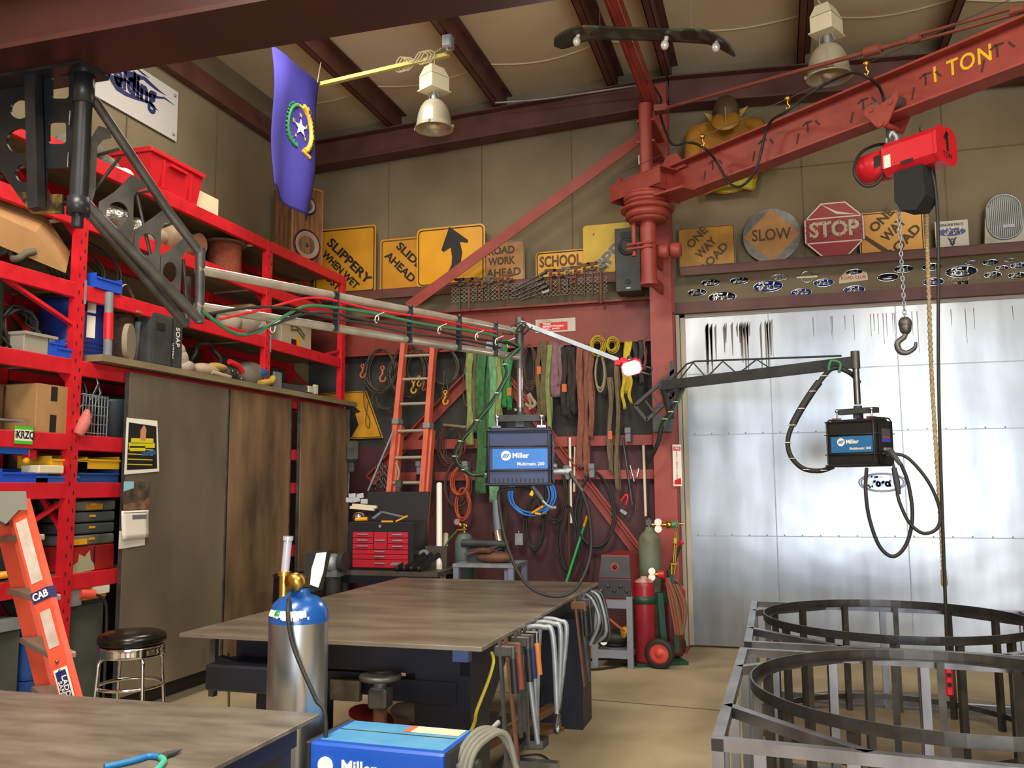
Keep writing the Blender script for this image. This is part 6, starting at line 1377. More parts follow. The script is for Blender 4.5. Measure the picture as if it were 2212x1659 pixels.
# ------------------------------------------------------------------ two ring topped steel frames
fm_ = mat('tube_steel', '8f9098', .30, .85, c2='6c6b6e', sc=6, st=(1, 1, .4), det=6); fr_ = mat('ring_steel', '5f5c58', .35, .8, c2='484643', sc=8)
def ring_frame(A, B, L_, label):
    """A near-left corner, B far-left corner of the square top"""
    ey = (B - A).normalized(); ex = V((ey.y, -ey.x, 0)); ex = (ex + V((0, -.07, 0))).normalized(); W = (B - A).length
    z = .70; t = .04
    T = thing('ring_frame', label, 'frame', V((A.x, A.y, 0)) + ex * W / 2 + ey * W / 2, 0, 'ring topped steel frames')
    def p(u, v, zz): return V((A.x, A.y, 0)) + ex * (u * W) + ey * (v * W) + V((0, 0, zz))
    for nm, a, b in (('top_rail', (0, 0), (1, 0)), ('top_rail', (0, 1), (1, 1)), ('top_rail', (0, 0), (0, 1)), ('top_rail', (1, 0), (1, 1))):
        part(nm, MB().bar(p(*a, z - t / 2), p(*b, z - t / 2), t, t, ext=t / 2 if a[1] == b[1] else -t / 2), fm_, T)
    for a, b in (((0, 0), (1, 0)), ((0, 1), (1, 1)), ((0, 0), (0, 1)), ((1, 0), (1, 1))): part('bottom_rail', MB().bar(p(*a, .06), p(*b, .06), t, t), fm_, T)
    for u, v in ((0, 0), (1, 0), (0, 1), (1, 1), (.5, 0), (.5, 1), (0, .5), (1, .5), (.25, 0), (.75, 0), (.08, 0), (0, .12)): part('leg', MB().bar(p(u, v, 0), p(u, v, z - t), t, t, (1, 0, 0)), fm_, T)
    for a, b in (((0, .28), (.28, 0)), ((.72, 0), (1, .28)), ((0, .72), (.28, 1)), ((1, .72), (.72, 1))): part('corner_gusset', MB().bar(p(*a, z - t / 2), p(*b, z - t / 2), t, t), fm_, T)
    c = p(.49, .53, 0); r = W * .447
    mb = MB(); n = 72; prof = [(r - .006, z), (r, z), (r, z + .045), (r - .006, z + .045)]
    X = M.Translation(c); mb.lathe([(r - .007, z + .0), (r, z + .0), (r, z + .045), (r - .007, z + .045), (r - .007, z)], X, n, False)
    part('top_ring', mb, fr_, T)
    mb = MB().lathe([(r - .04, z - .002), (r - .007, z - .002), (r - .007, z + .003), (r - .04, z + .003), (r - .04, z - .002)], X, n, False); part('ring_flange', mb, fr_, T)
    part('lower_ring', MB().lathe([(r - .007, .08), (r, .08), (r, .115), (r - .007, .115), (r - .007, .08)], X, n, False), fr_, T)
    for k in range(14):
        a = 2 * PI * k / 14 + .1; q = c + V(((r - .025) * math.cos(a), (r - .025) * math.sin(a), 0)); part('ring_post', MB().bar(q + V((0, 0, .0)), q + V((0, 0, z)), .034, .034, (math.cos(a), math.sin(a), 0)), fr_, T)
    part('end_cap', MB().box(p(0, 0, z - t / 2) - ey * (t / 2 + .001), (t * .98, .004, t * .98), M.Rotation(math.atan2(ex.y, ex.x), 4, 'Z')), m_blk, T)
    return T
ring_frame(V((-.225, 3.17, 0)), V((-.20, 4.87, 0)), 0, 'ring topped square steel frame nearest the viewer at lower right')
ring_frame(V((-.185, 5.09, 0)), V((-.19, 6.80, 0)), 0, 'ring topped square steel frame behind the first, in front of the steel door')
solo('floor_disc', MB().lathe([(0, 0), (1.02, 0), (1.03, .006), (1.0, .012), (0, .008)], M.Translation((.80, 6.30, .001)), 64), mat('disc_brown', '76674e', .6, c2='655740', sc=3), 'thin round steel sheet on the floor inside the rear ring frame', 'sheet')

# ------------------------------------------------------------------ signs on the ledges
SY = YB - .10
def sgn(px0, py0, px1, py1, y=SY):
    """x range and z range on the plane Y=y from photo points (left-bottom, right-top)"""
    a, b = P(px0, py0, Y=y), P(px1, py1, Y=y); return a.x, b.x, a.z, b.z
LZ = 3.667
def sign(x0, x1, z0, z1, label, m, border=None, y=SY, r=.035, cat='sign', inset=.018, bw=.012):
    T = thing('road_sign', label, cat, ((x0 + x1) / 2, y, z0), 0, 'road signs on the ledge'); X = FR(((x0 + x1) / 2, y, (z0 + z1) / 2)); wd, h = x1 - x0, z1 - z0
    part('plate', MB().prism(rrect(0, 0, wd, h, r), .004, X), m, T)
    if border:
        part('border', MB().plate([rrect(0, 0, wd - inset * 2, h - inset * 2, r * .8), rrect(0, 0, wd - inset * 2 - bw * 2, h - inset * 2 - bw * 2, r * .6)], .002, X @ M.Translation((0, 0, .0055))), border, T)
    return T, X @ M.Translation((0, 0, .006)), wd, h
def legend(T, X, items, m):
    """items: text, size, x, y, rotation"""
    mb = MB()
    for t, wd_, s, x, y, a in items: mb.fit(t, wd_, s, X @ M.Translation((x, y, 0)) @ M.Rotation(math.radians(a), 4, 'Z'), .002, bold=.034)
    return part('legend', mb, m, T)
x0, x1, _, z1 = sgn(660, 640, 813, 497)
T, X, wd, h = sign(x1 - .76, x1, LZ, LZ + .76, 'yellow SLIPPERY WHEN WET sign standing by the wood speaker', m_yelo2 if 'm_yelo2' in globals() else mat('yellow_worn', 'd6961e', .5, c2='c4851a', sc=3), m_blk)
legend(T, X, [('SLIPPERY', .72, .105, .06, -.01, -45), ('WHEN WET', .60, .085, -.05, -.10, -45), ('OR', .07, .05, -.10, -.165, -45), ('FROSTY', .42, .09, -.155, -.215, -45)], m_blk)
a_ = P(822, 518, Y=SY + .03); zt_ = P(890, 512, Y=SY + .03).z
T, X, wd, h = sign(a_.x, a_.x + .62, LZ, zt_, 'yellow SLIDE AHEAD sign half hidden behind the curved arrow sign', mat('yellow_worn', 'd6961e', .5), m_brown, y=SY + .03)
legend(T, X, [('SLIDE', .38, .09, .04, .09, -45), ('AHEAD', .46, .09, -.07, -.03, -45)], m_blk)
x0, x1, _, z1 = sgn(900, 627, 1048, 482, SY - .03)
T, X, wd, h = sign(x0, x1, LZ, z1, 'bright yellow sign with a black curving arrow behind the diagonal brace', m_yel, m_blk, y=SY - .03, r=.06)
def ap(px, py): p = P(px, py, Y=SY - .03); q = X.inverted() @ p; return (q.x, q.y)
arrow = [ap(*p) for p in ((971, 490), (1012, 519), (1010, 525), (994, 523), (999, 545), (996, 566), (985, 585), (968, 603), (953, 618), (944, 621), (955, 604), (968, 588), (976, 572), (977, 556), (974, 535), (958, 545), (954, 540))]
part('arrow', MB().prism(arrow, .002, X), m_blk, T)
x0, x1, _, z1 = sgn(1043, 625, 1133, 517)
T, X, wd, h = sign(x0, x1, LZ, z1, 'faded orange ROAD WORK AHEAD sign beside the arrow sign', mat('faded_orange', 'c8935a', .6, c2='b78550', sc=5), MATS['mid_grey_paint'], inset=.004)
legend(T, X, [('ROAD', .29, .085, -.02, h * .28, 0), ('WORK', .30, .085, -.02, h * .02, 0), ('AHEAD', .38, .085, 0, -h * .26, 0)], m_brown)
x0, x1, _, z1 = sgn(1158, 615, 1265, 537)
T, X, wd, h = sign(x0, x1, LZ, z1, 'yellow SCHOOL sign above the old wrenches', m_yel, m_blk, inset=.010)
legend(T, X, [('SCHOOL', wd * .84, h * .42, 0, h * .13, 0)], m_brown)
x0, x1, _, z1 = sgn(1261, 600, 1420, 474, SY - .02)
T, X, wd, h = sign(x0, x0 + .72, LZ - .02, z1, 'lemon yellow sign with rubbed letters behind the black speaker', mat('lemon_sign', 'e0bc2c', .45, c2='cfa824', sc=4), None, y=SY - .02)
legend(T, X, [('SLIPPERY', .85, .13, -.02, .0, 45), ('WHEN WET', .6, .10, .13, -.13, 45)], MATS['mid_grey_paint'])
part('bolt_hole', MB().prism(circ(-.25, h * .32, .008, 10), .002, X), m_blk, T)
# right ledge
x0, x1, _, z1 = sgn(1467, 587, 1586, 484)
T, X, wd, h = sign(x0, x1, LZ - .02, z1, 'dirty ONE WAY ROAD sign right beside the red column', m_yelo, m_brown, inset=.004, bw=.008)
legend(T, X, [('ONE', .24, .085, -.09, .11, 45), ('WAY', .24, .085, -.005, .0, 45), ('ROAD', .34, .085, .07, -.10, 45)], m_brown)
c = P(1667, 521, Y=SY); rr_ = P(1730, 521, Y=SY).x - c.x; zc = LZ + rr_ * .98
T = thing('road_sign', 'round grey disc with an orange SLOW diamond on it', 'sign', (c.x, SY, LZ), 0, 'road signs on the ledge'); X = FR((c.x, SY, zc))
part('plate', MB().prism(circ(0, 0, rr_, 40), .005, X), mat('disc_galv', '8b8b86', .4, .7, c2='5f5d56', sc=6), T)
part('diamond', MB().prism([(rr_ * .98, 0), (0, rr_ * .98), (-rr_ * .98, 0), (0, -rr_ * .98)], .003, X @ M.Translation((0, 0, .005))), mat('sign_ochre', 'c68f48', .5, c2='a8743a', sc=6), T)
part('legend', MB().fit('SLOW', rr_ * 1.36, rr_ * .44, X @ M.Translation((0, .01, .009)), .002, .02), m_brown, T)
c = P(1802, 508, Y=SY); rr_ = (P(1867, 508, Y=SY).x - P(1737, 508, Y=SY).x) / 2; zc = LZ + rr_ * .98; o8 = circ(0, 0, rr_ / math.cos(PI / 8), 8, a0=PI / 8)
T = thing('road_sign', 'red and white reflector STOP sign on the right ledge', 'sign', (c.x, SY - .02, LZ), 0, 'road signs on the ledge'); X = FR((c.x, SY - .02, zc))
part('plate', MB().prism(o8, .005, X), mat('stop_red', 'b0242a', .4, c2='98252a', sc=5), T)
k_ = .94
part('border', MB().plate([[(x * .985, y * .985) for x, y in o8], [(x * .945, y * .945) for x, y in o8]], .002, X @ M.Translation((0, 0, .0065))).box((0, rr_ * .44, .0065), (rr_ * 1.9, .012, .002), X=X).box((0, -rr_ * .44, .0065), (rr_ * 1.9, .012, .002), X=X).prism([(-rr_ * .42, rr_ * .96), (rr_ * .1, rr_ * .66), (rr_ * .8, rr_ * .48), (rr_ * .1, rr_ * .56)], .002, X @ M.Translation((0, 0, .0055))), m_white, T)
part('legend', MB().fit('STOP', rr_ * 1.66, rr_ * .58, X @ M.Translation((0, .01, .0065)), .002, .035), mat('reflector_cream', 'cfc6a8', .35), T)
mb = MB()
for t, ox in (('S', -.21), ('T', -.07), ('O', .07), ('P', .20)):
    for k in range(9):
        a = k * PI * 2 / 9
        mb.ball((ox + .045 * math.cos(a), .01 + .07 * math.sin(a), .009), .008, (1, 1, .5), 6, X=X)
part('reflector_button', mb, MATS['disc_galv'], T)
x0, x1, _, z1 = sgn(1858, 548, 1993, 450, SY + .02)
T, X, wd, h = sign(x0, x1, LZ - .01, z1, 'clean orange ONE WAY ROAD sign behind the hoist chain', mat('amber_sign', 'e3a01e', .4), m_blk, y=SY + .02, inset=.010, bw=.008, r=.02)
legend(T, X, [('ONE', .26, .09, -.08, .13, 45), ('WAY', .26, .09, .02, .03, 45), ('ROAD', .38, .09, .10, -.09, 45)], m_brown)
part('brown_stripe', MB().prism([(-wd / 2 + .02, -h * .05), (-wd / 2 + .02, h * .05), (wd * .02, -h / 2 + .01), (-wd * .10, -h / 2 + .01)], .002, X), m_brown, T)
FORD = [[(-.95, .30), (-.72, .44), (-.35, .40), (.02, .40)], [(-.45, .40), (-.55, .05), (-.70, -.30), (-.88, -.36), (-.98, -.22), (-.86, -.12)], [(-.66, .06), (-.34, .10)],
        [(-.28 + .12 * math.cos(t * PI / 6), -.12 + .15 * math.sin(t * PI / 6)) for t in range(13)], [(-.05, .02), (.03, .04), (-.03, -.27)], [(.0, -.06), (.10, .05), (.20, .02)],
        [(.36 + .13 * math.cos(t * PI / 6), -.12 + .15 * math.sin(t * PI / 6)) for t in range(13)], [(.66, .42), (.54, .1), (.49, -.14), (.52, -.27), (.66, -.24)]]
def ford(mb, X, s, wd=.11, d=.002): return mb.strokes([[(x * s, y * s) for x, y in ln] for ln in FORD], wd * s, X, d)
x0, x1, z0, z1 = sgn(2022, 538, 2090, 474, SY - .02)
T, X, wd, h = sign(x0, x1, LZ - .01, z1, 'small white genuine parts sign with a blue oval and V8 mark', mat('sign_white', 'cfcbbb', .5), None, y=SY - .02, r=.004)
mb = MB().prism(circ(0, h * .10, wd * .42, 32, h * .14), .003, X); part('oval', mb, mat('ford_blue', '2c2c78', .4), T)
part('script', ford(MB(), X @ M.Translation((.02, h * .11, .003)), wd * .30), m_white, T)
mb = MB().fit('GENUINE PARTS', wd * .72, h * .09, X @ M.Translation((0, h * .36, 0)), .002, .02).text('V', .12, X @ M.Translation((0, -h * .27, 0)), .002, bold=.01).text('8', .09, X @ M.Translation((0, -h * .26, .001)), .002, bold=.015)
part('legend', mb, m_dkgrey, T)
x0, x1, z0, z1 = sgn(2124, 530, 2209, 420, SY)
cx_ = (x0 + x1) / 2; wd = x1 - x0; h = z1 - LZ + .02
T = thing('grille_shell', 'worn metal radiator grille shell with an oval opening at the end of the ledge', 'grille', (cx_, SY, LZ)); X = FR((cx_, SY, LZ - .01))
ov = [(x, y) for x, y in rrect(0, h * .54, wd * .80, h * .86, wd * .39, 10)]
part('shell', MB().prism([(-wd / 2, 0), (wd / 2, 0), (wd * .44, h * .55)] + [(wd * .42 * math.cos(a * PI / 14), h * .62 + h * .38 * math.sin(a * PI / 14)) for a in range(15)] + [(-wd * .44, h * .55)], .05, X), mat('shell_silver', '9a9688', .4, .5, c2='7b776a', sc=6), T)
part('grille_rim', MB().tube([X @ V((x, y, .055)) for x, y in ov], .012, 8, closed=True), m_galv, T)
mb = MB().prism(ov, .004, X @ M.Translation((0, 0, .05))); mb.mi = 1
for k in range(17):
    x = -wd * .36 + wd * .72 * k / 16; hh = h * .86 / 2 * math.sqrt(max(.02, 1 - (abs(x) / (wd * .40)) ** 3)); mb.box((x, h * .54, .055), (.006, hh * 2 * .96, .006), X=X)
mb.box((.03, h * .35, .062), (.10, .03, .006), X=X)
part('grille_bars', mb, [mat('grille_dark', '55524a', .5, .5), m_galv], T)

# oval badges on the strip above the steel door
BY = YB + .018
badges = [(1506, 632, 21, 8, 'k'), (1560, 642, 31, 12, 'k'), (1535, 609, 21, 9, 'k'), (1597, 603, 21, 8, 'k'), (1659, 619, 33, 13, 'b'), (1731, 632, 23, 9, 'b'), (1779, 611, 23, 9, 'b'), (1684, 594, 18, 6, 'o'), (1845, 626, 24, 9, 'b'), (1845, 588, 18, 7, 'k'), (1918, 599, 24, 9, 'p'), (1951, 578, 22, 8, 'k'), (2012, 574, 22, 9, 'k'), (2016, 609, 24, 9, 'b'), (2076, 587, 36, 12, 'B'), (2096, 566, 12, 4, 'o'), (2139, 567, 18, 6, 'k'), (2164, 579, 15, 6, 'k'), (2144, 594, 20, 7, 'k'), (2199, 574, 18, 8, 'b'), (2196, 595, 20, 8, 'k'), (2180, 562, 11, 4, 'o')]
where = ['lowest at the far left by the column', 'large dark one at the lower left above the door', 'above and right of the lowest left one', 'third along the top row from the column', 'large bright blue one left of the winged badge', 'bright one below the winged badge', 'blue one right of the winged badge', 'outlined one without fill left of the winged badge', 'below the cream plate badge', 'small one fixed on the cream plate', 'worn plain black one without letters', 'under the ledge right behind the chain', 'under the ledge behind the tan rope', 'blue one below the ledge behind the tan rope', 'largest one at the right of the rope', 'tiny outlined one directly under the ledge', 'right of the tiny outlined one', 'small one in the right hand cluster', 'lower left of the right hand cluster', 'bright blue one at the right frame edge', 'lower right of the right hand cluster', 'tiny one highest in the right hand cluster']
bm = {'k': mat('badge_black', '14161f', .12), 'b': mat('badge_blue', '1a2a6e', .12), 'B': mat('badge_navy', '171c3c', .12), 'p': mat('badge_plain', '141312', .12), 'o': m_wall}
tints = {'k': 'dark', 'b': 'blue', 'B': 'navy', 'p': 'black', 'o': 'outlined'}
ob_ = M.Identity(4)
for (px, py, rx_, ry_, k), wh in zip(badges, where):
    c = P(px, py, Y=BY); e = P(px + rx_, py, Y=BY); r1 = abs(e.x - c.x); r2 = r1 * .40
    if c.z + r2 > 3.57: c.z = 3.57 - r2
    X = FR((c.x, BY, c.z)); T = thing('oval_badge', '%s oval car badge, %s' % (tints[k], wh), 'badge', (c.x, BY, c.z), 0, 'car badges over the steel door')
    if k != 'o': part('enamel', MB().lathe([(0, .012), (.7, .011), (.92, .006), (1.0, 0)], X @ M.Diagonal((r1, r2, 1, 1)), 28), bm[k], T)
    part('rim', MB().tube([X @ V((r1 * .97 * math.cos(a * PI / 16), r2 * .97 * math.sin(a * PI / 16), .005)) for a in range(32)], .0045 if k != 'o' else .003, 6, closed=True), m_chrome, T)
    if k != 'p': part('script', ford(MB(), X @ M.Translation((.0, -.002, .0115)), r1 * .62, .13, .004), mat('badge_silver', 'd9d9d2', .3, .5), T)
c = P(1743, 598, Y=BY); T = thing('winged_badge', 'round silver badge with two wings among the oval ones', 'badge', (c.x, BY, c.z)); X = FR((c.x, BY, c.z))
part('medallion', MB().tube([X @ V((.055 * math.cos(a * PI / 10), .055 * math.sin(a * PI / 10), .004)) for a in range(20)], .007, 6, closed=True), m_chrome, T); part('wings', MB().prism([(-.11, .02), (-.09, -.012), (.09, -.012), (.11, .02), (.05, .012), (-.05, .012)], .008, X), m_chrome, T)
c = P(1843, 600, Y=BY + .0); T = thing('plate_badge', 'cream plate with red lettering under a small oval badge', 'badge', (c.x, BY, c.z)); X = FR((c.x, BY, c.z))
part('plate', MB().prism([(-.13, -.05), (.13, -.03), (.125, .04), (.06, .075), (-.06, .075), (-.125, .0)], .004, X), m_cream, T); part('lettering', MB().text('ROAD CLUB', .04, X @ M.Translation((0, .0, .005)), .002, bold=.015), m_redp, T)
c = P(2082, 617, Y=BY); c.z = max(c.z, 3.38); T = thing('genuine_emblem', 'flat pale GENUINE arch decal with an oval script', 'decal', (c.x, BY, c.z)); X = FR((c.x, BY, c.z))
mb = MB().tube([X @ V((.135 * math.cos(a * PI / 20), .085 * math.sin(a * PI / 20), .003)) for a in range(21)], .004, 5)
ford(mb, X @ M.Translation((-.01, .0, 0)), .085, .14, .003)
part('script', mb, mat('decal_tan', 'b9a27c', .6), T)
mb = MB()
for i, t in enumerate('GENUINE'):
    a = math.radians(155 - i * 17); mb.text(t, .04, X @ M.Translation((.115 * math.cos(a), .068 * math.sin(a), 0)) @ M.Rotation(a - PI / 2, 4, 'Z'), .003, bold=.02)
part('lettering', mb, MATS['decal_tan'], T)
# large pressed oval on the steel door
c = P(1906, 1042, Y=DY - .004); T = thing('door_emblem', 'large pale oval script emblem on the steel door below the black welder', 'emblem', (c.x, DY, c.z)); X = FR((c.x, DY - .002, c.z))
rx_ = P(1957, 1042, Y=DY).x - c.x
mb = MB()
for s in (1, .90): mb.tube([X @ V((rx_ * s * math.cos(a * PI / 24), rx_ * .42 * s * math.sin(a * PI / 24), .002)) for a in range(48)], .006, 6, closed=True)
part('outline', mb, mat('emblem_grey', '8f93a6', .35, .5), T); mb = ford(MB(), X, rx_ * .62, .16, .004); part('script', mb, MATS['emblem_grey'], T)

# ------------------------------------------------------------------ old wrenches on expanded mesh
WY = YB - .235
mb = MB(); z0, z1 = 3.46, 3.63; xa, xb = P(975, 640, Y=WY).x, P(1318, 600, Y=WY).x; hx_ = .024
n = int((xb - xa) / hx_)
for r_ in range(8):
    za = z0 + (z1 - z0) * r_ / 8; pts = [(xa + hx_ * i, WY, za + (.011 if (i + r_) % 2 else -.006)) for i in range(n)]; mb.tube(pts, .003, 4, cap=False)
solo('expanded_mesh', mb, mat('mesh_pale', 'a9a490', .5), 'strip of expanded metal mesh hung along the left ledge holding old wrenches', 'mesh')
def wrench(px, ptop, pbot, label, wood=False, lean=0, m=None, s=1.0):
    s = 1.45; y = WY - .015; a = P(px, ptop, Y=y); b = P(px + lean, pbot, Y=y); d = (b - a).normalized(); L_ = (b - a).length; sd = V((d.z, 0, -d.x)) * -1
    m = m or m_rust; T = thing('monkey_wrench', label, 'wrench', (a.x, y, b.z), 0, 'old wrenches on the mesh strip')
    X = FR(a, sd, -d)
    part('head', MB().prism([(-.040 * s, 0), (.036 * s, 0), (.04 * s, -.022), (.012, -.030), (.012, -.06), (-.016, -.06), (-.014, -.028), (-.04 * s, -.018)], .022, X), m, T)
    part('sliding_jaw', MB().prism([(-.014, -.055), (.034 * s, -.048), (.034 * s, -.068), (.012, -.082), (-.016, -.085)], .024, X @ M.Translation((0, 0, -.002))), m, T)
    if wood: part('handle', MB().tube([a + d * .085, a + d * (L_ * .55), a + d * (L_ * .8), a + d * L_], [.013, .015, .018, .014], 10), mat('old_handle', '7a5030', .6, c2='5a3820', sc=20), T)
    else: part('handle', MB().bar(a + d * .07, a + d * L_, .012, .026, (0, 1, 0)), m, T)
mw = [(994, 602, 668, 0), (1013, 601, 666, 1), (1030, 600, 650, 0), (1043, 606, 652, 0), (1057, 597, 650, 0), (1078, 600, 648, 1), (1098, 592, 654, 0), (1190, 582, 630, 1), (1208, 582, 632, 1), (1226, 577, 632, 0), (1234, 597, 650, 0), (1244, 575, 625, 0), (1263, 570, 640, 0), (1280, 567, 638, 0), (1298, 563, 655, 1)]
nm = ['leftmost, under the arrow sign', 'second from the left, wooden handle', 'third from the left', 'fourth from the left, hung low', 'fifth from the left, broad head', 'sixth from the left, rusty with a wooden handle', 'seventh from the left, longest of the left group', 'first right of the slanted wrenches', 'second right of the slanted wrenches, wooden handle', 'below the SCHOOL sign, all steel', 'small, hung lowest under the SCHOOL sign', 'rusty, under the right part of the SCHOOL sign', 'third from the right end', 'second from the right end', 'largest, right end beside the black speaker']
for (px, t, b, w_), l in zip(mw, nm): wrench(px, t, b, 'old adjustable wrench on the mesh strip, ' + l, bool(w_), 0, m_dksteel if px in (994, 1057, 1226, 1298) else m_rust)
for (xa_, ya_, xb_, yb_), l in zip(((1175, 590, 1112, 622), (1168, 602, 1104, 632), (1172, 612, 1110, 640), (1178, 620, 1118, 645), (1182, 630, 1125, 648)), ('topmost', 'second from the top', 'middle one', 'fourth from the top', 'lowest, bright ended')):
    a, b = P(xa_, ya_, Y=WY - .03), P(xb_, yb_, Y=WY - .03); T = thing('pipe_wrench', 'long wrench slanting across the mesh strip, %s of five' % l, 'wrench', (a.x, WY - .03, b.z), 0, 'slanted wrenches on the mesh strip')
    part('handle', MB().bar(a, b, .010, .024, (0, 1, 0)), m_dksteel, T); d = (b - a).normalized(); part('head', MB().bar(a - d * .03, a + d * .05, .022, .045, (0, 1, 0)).bar(a - d * .03, a - d * .015, .024, .07, (0, 1, 0)), m_dksteel if l != 'lowest, bright ended' else m_galv, T)
# black speaker beside the column
x0, x1, z0, z1 = sgn(1331, 652, 1382, 490, YB - .45)
sx = (x0 + x1) / 2; sh_ = z1 - 3.40
SPK = thing('tower_speaker', 'black tower speaker standing on the header beam left of the red column', 'speaker', (sx, YB - .33, 3.40))
part('cabinet', MB().box((sx, YB - .33, 3.40 + sh_ / 2), (x1 - x0, .26, sh_), bev=.005), m_dkgrey, SPK)
X = FR((sx, YB - .461, 3.40)); wd = x1 - x0
part('horn', MB().prism(rrect(0, sh_ * .88, wd * .52, .065, .008), .004, X), m_blk, SPK)
mb = MB().lathe([(0, -.01), (.02, .008), (.03, -.002), (.065, .008), (.075, .014), (.085, .006), (.09, 0)], X @ M.Translation((0, sh_ * .70, 0)), 28); part('woofer', mb, m_blkp, SPK)
part('port', MB().prism(circ(0, sh_ * .15, .028, 20), .004, X), m_blk, SPK); part('nameplate', MB().box((0, sh_ * .05, .002), (.045, .012, .003), X=X), m_galv, SPK)
# company plate on the header beam
c = P(1200, 703, Y=YB - .10); x0, x1, z0, z1 = sgn(1157, 718, 1243, 690, YB - .10); PT = thing('company_sign', 'weathered white and red company plate on the red header beam', 'sign', (c.x, YB - .1, c.z))
X = FR((c.x, YB - .102, c.z)); wd = x1 - x0; h = .14
part('plate', MB().box((0, 0, 0), (wd, h, .004), X=X), mat('plate_worn', 'c9c0ae', .6, c2='8d8474', sc=9, lo=.3, hi=.5), PT); part('red_field', MB().box((-.02, -.01, .003), (wd * .70, h * .62, .002), X=X), m_redp, PT)
part('lettering', MB().fit('THE', wd * .2, .02, X @ M.Translation((-wd * .22, .018, .0045)), .001, .04).fit('ERECTION', wd * .52, .02, X @ M.Translation((-wd * .06, -.008, .0045)), .001, .04).fit('CO., INC.', wd * .44, .02, X @ M.Translation((-wd * .10, -.034, .0045)), .001, .04), m_white, PT)
# fire extinguisher sign on the column's side
c = P(1458, 1005, Y=8.44); x0, x1, z0, z1 = sgn(1452, 1050, 1465, 960, 8.44); FE = thing('extinguisher_sign', 'tall red and white fire extinguisher arrow sign by the column', 'sign', (c.x, 8.44, z0))
X = FR((c.x + .02, 8.45, (z0 + z1) / 2), (.9, .43, 0)); h = z1 - z0
part('panel', MB().box((0, 0, 0), (.085, h, .003), X=X), m_white, FE); part('arrow', MB().prism([(-.03, -h * .36), (.03, -h * .30), (.035, -h * .46), (-.035, -h * .46)], .002, X @ M.Translation((0, 0, .002))).box((0, h * .40, .002), (.07, h * .10, .002), X=X), m_redp, FE)
mb = MB().text('FIRE', .028, X @ M.Translation((0, h * .40, .004)), .001, bold=.02); mb.mi = 1
for i, t in enumerate('EXTINGUISHER'): mb.text(t, .026, X @ M.Translation((-.005, h * .30 - i * .0235, .003)), .001, bold=.02)
part('lettering', mb, [m_white, m_redp], FE)
# curved arrow sign leaning by the far panel
y_ = YB - .05
a = [P(*p, Y=y_) for p in ((662, 852), (792, 844), (828, 946), (690, 950))]
cs = thing('road_sign', 'big yellow sign with a black zigzag arrow leaning behind the last steel panel', 'sign', (a[3].x, y_, a[3].z))
X = FR((0, y_, 0))
part('plate', MB().prism([(p.x, p.z) for p in a[::-1]], .005, X), MATS['yellow_worn'], cs)
b = [(a[i] - (a[0] + a[1] + a[2] + a[3]) / 4) for i in range(4)]; cc = (a[0] + a[1] + a[2] + a[3]) / 4
part('border', MB().plate([[((cc + q * .97).x, (cc + q * .97).z) for q in b], [((cc + q * .94).x, (cc + q * .94).z) for q in b]], .002, X @ M.Translation((0, 0, .0065))), m_blk, cs)
part('arrow', MB().prism([(P(x, y, Y=y_).x, P(x, y, Y=y_).z) for x, y in ((753, 866), (780, 890), (768, 893), (775, 918), (760, 944), (740, 944), (752, 920), (745, 900), (738, 902))][::-1], .002, X @ M.Translation((0, 0, .006))), m_blk, cs)

# ------------------------------------------------------------------ gear hanging on the back wall
HY = YB - .16
def strap(px, top, bot, wpx, label, m, group='slings on the back wall', loop=True, y=HY, tagc=None, tagp=None, name='lifting_sling', cat='sling', wav=.012, seed=0, th=.02):
    a = P(px, top, Y=y); b = P(px, bot, Y=y); wd = P(px + wpx, top, Y=y).x - a.x; rd = random.Random(seed + px); ph = rd.random() * 6
    T = thing(name, label, cat, (a.x, y, b.z), 0, group)
    def fn(s, off):
        def f(u, v):
            z = a.z + (b.z - a.z) * v
            k = 1 - .25 * math.sin(PI * min(1, v * 1.0)) * .4
            x = a.x + (u - .5) * wd * k + wav * math.sin(v * 9 + ph + off) + (b.x - a.x) * v
            yy = y + s * (th * (1 - .6 * abs(2 * v - 1) ** 6)) + .008 * math.sin(u * PI * 2 + v * 14 + ph)
            if v < .06 or (loop and v > .95): yy = y + s * th * .3
            return (x, yy, z)
        return f
    n = max(8, int((a.z - b.z) * 24))
    part('front_web', MB().grid(fn(-1, 0), 6, n, True, .006), m, T)
    if loop: part('rear_web', MB().grid(fn(1, 1.3), 6, n, True, .006), m, T)
    if tagp:
        c = P(px, tagp, Y=y - th - .012); part('id_tag', MB().box(c, (wd * .9, .006, .08)), tagc, T)
    return T
def web(n, c, c2): return mat('web_' + n, c, .85, c2=c2, sc=26, st=(1, 1, .5), bump=.4, bsc=60)
W_pale, W_grn, W_mint, W_oliv, W_bright = web('pale', '8f9a5c', '77824c'), web('green', '3f7040', '2f5733'), web('mint', '74a878', '5c8c62'), web('olive', '6f6442', '5a5034'), web('bright', '36904a', '2a773b')
W_pink, W_black, W_rose, W_tan, W_dark, W_yel = web('pink', '8f6a70', '775660'), web('black', '3a3330', '2a2422'), web('rose', '8f5a48', '78483a'), web('tan', '786850', '645640'), web('dark', '3d3838', '2d2a2a'), web('yellow', 'cdb52c', 'b59c22')
tagm = mat('tag_orange', 'd2622c', .6)
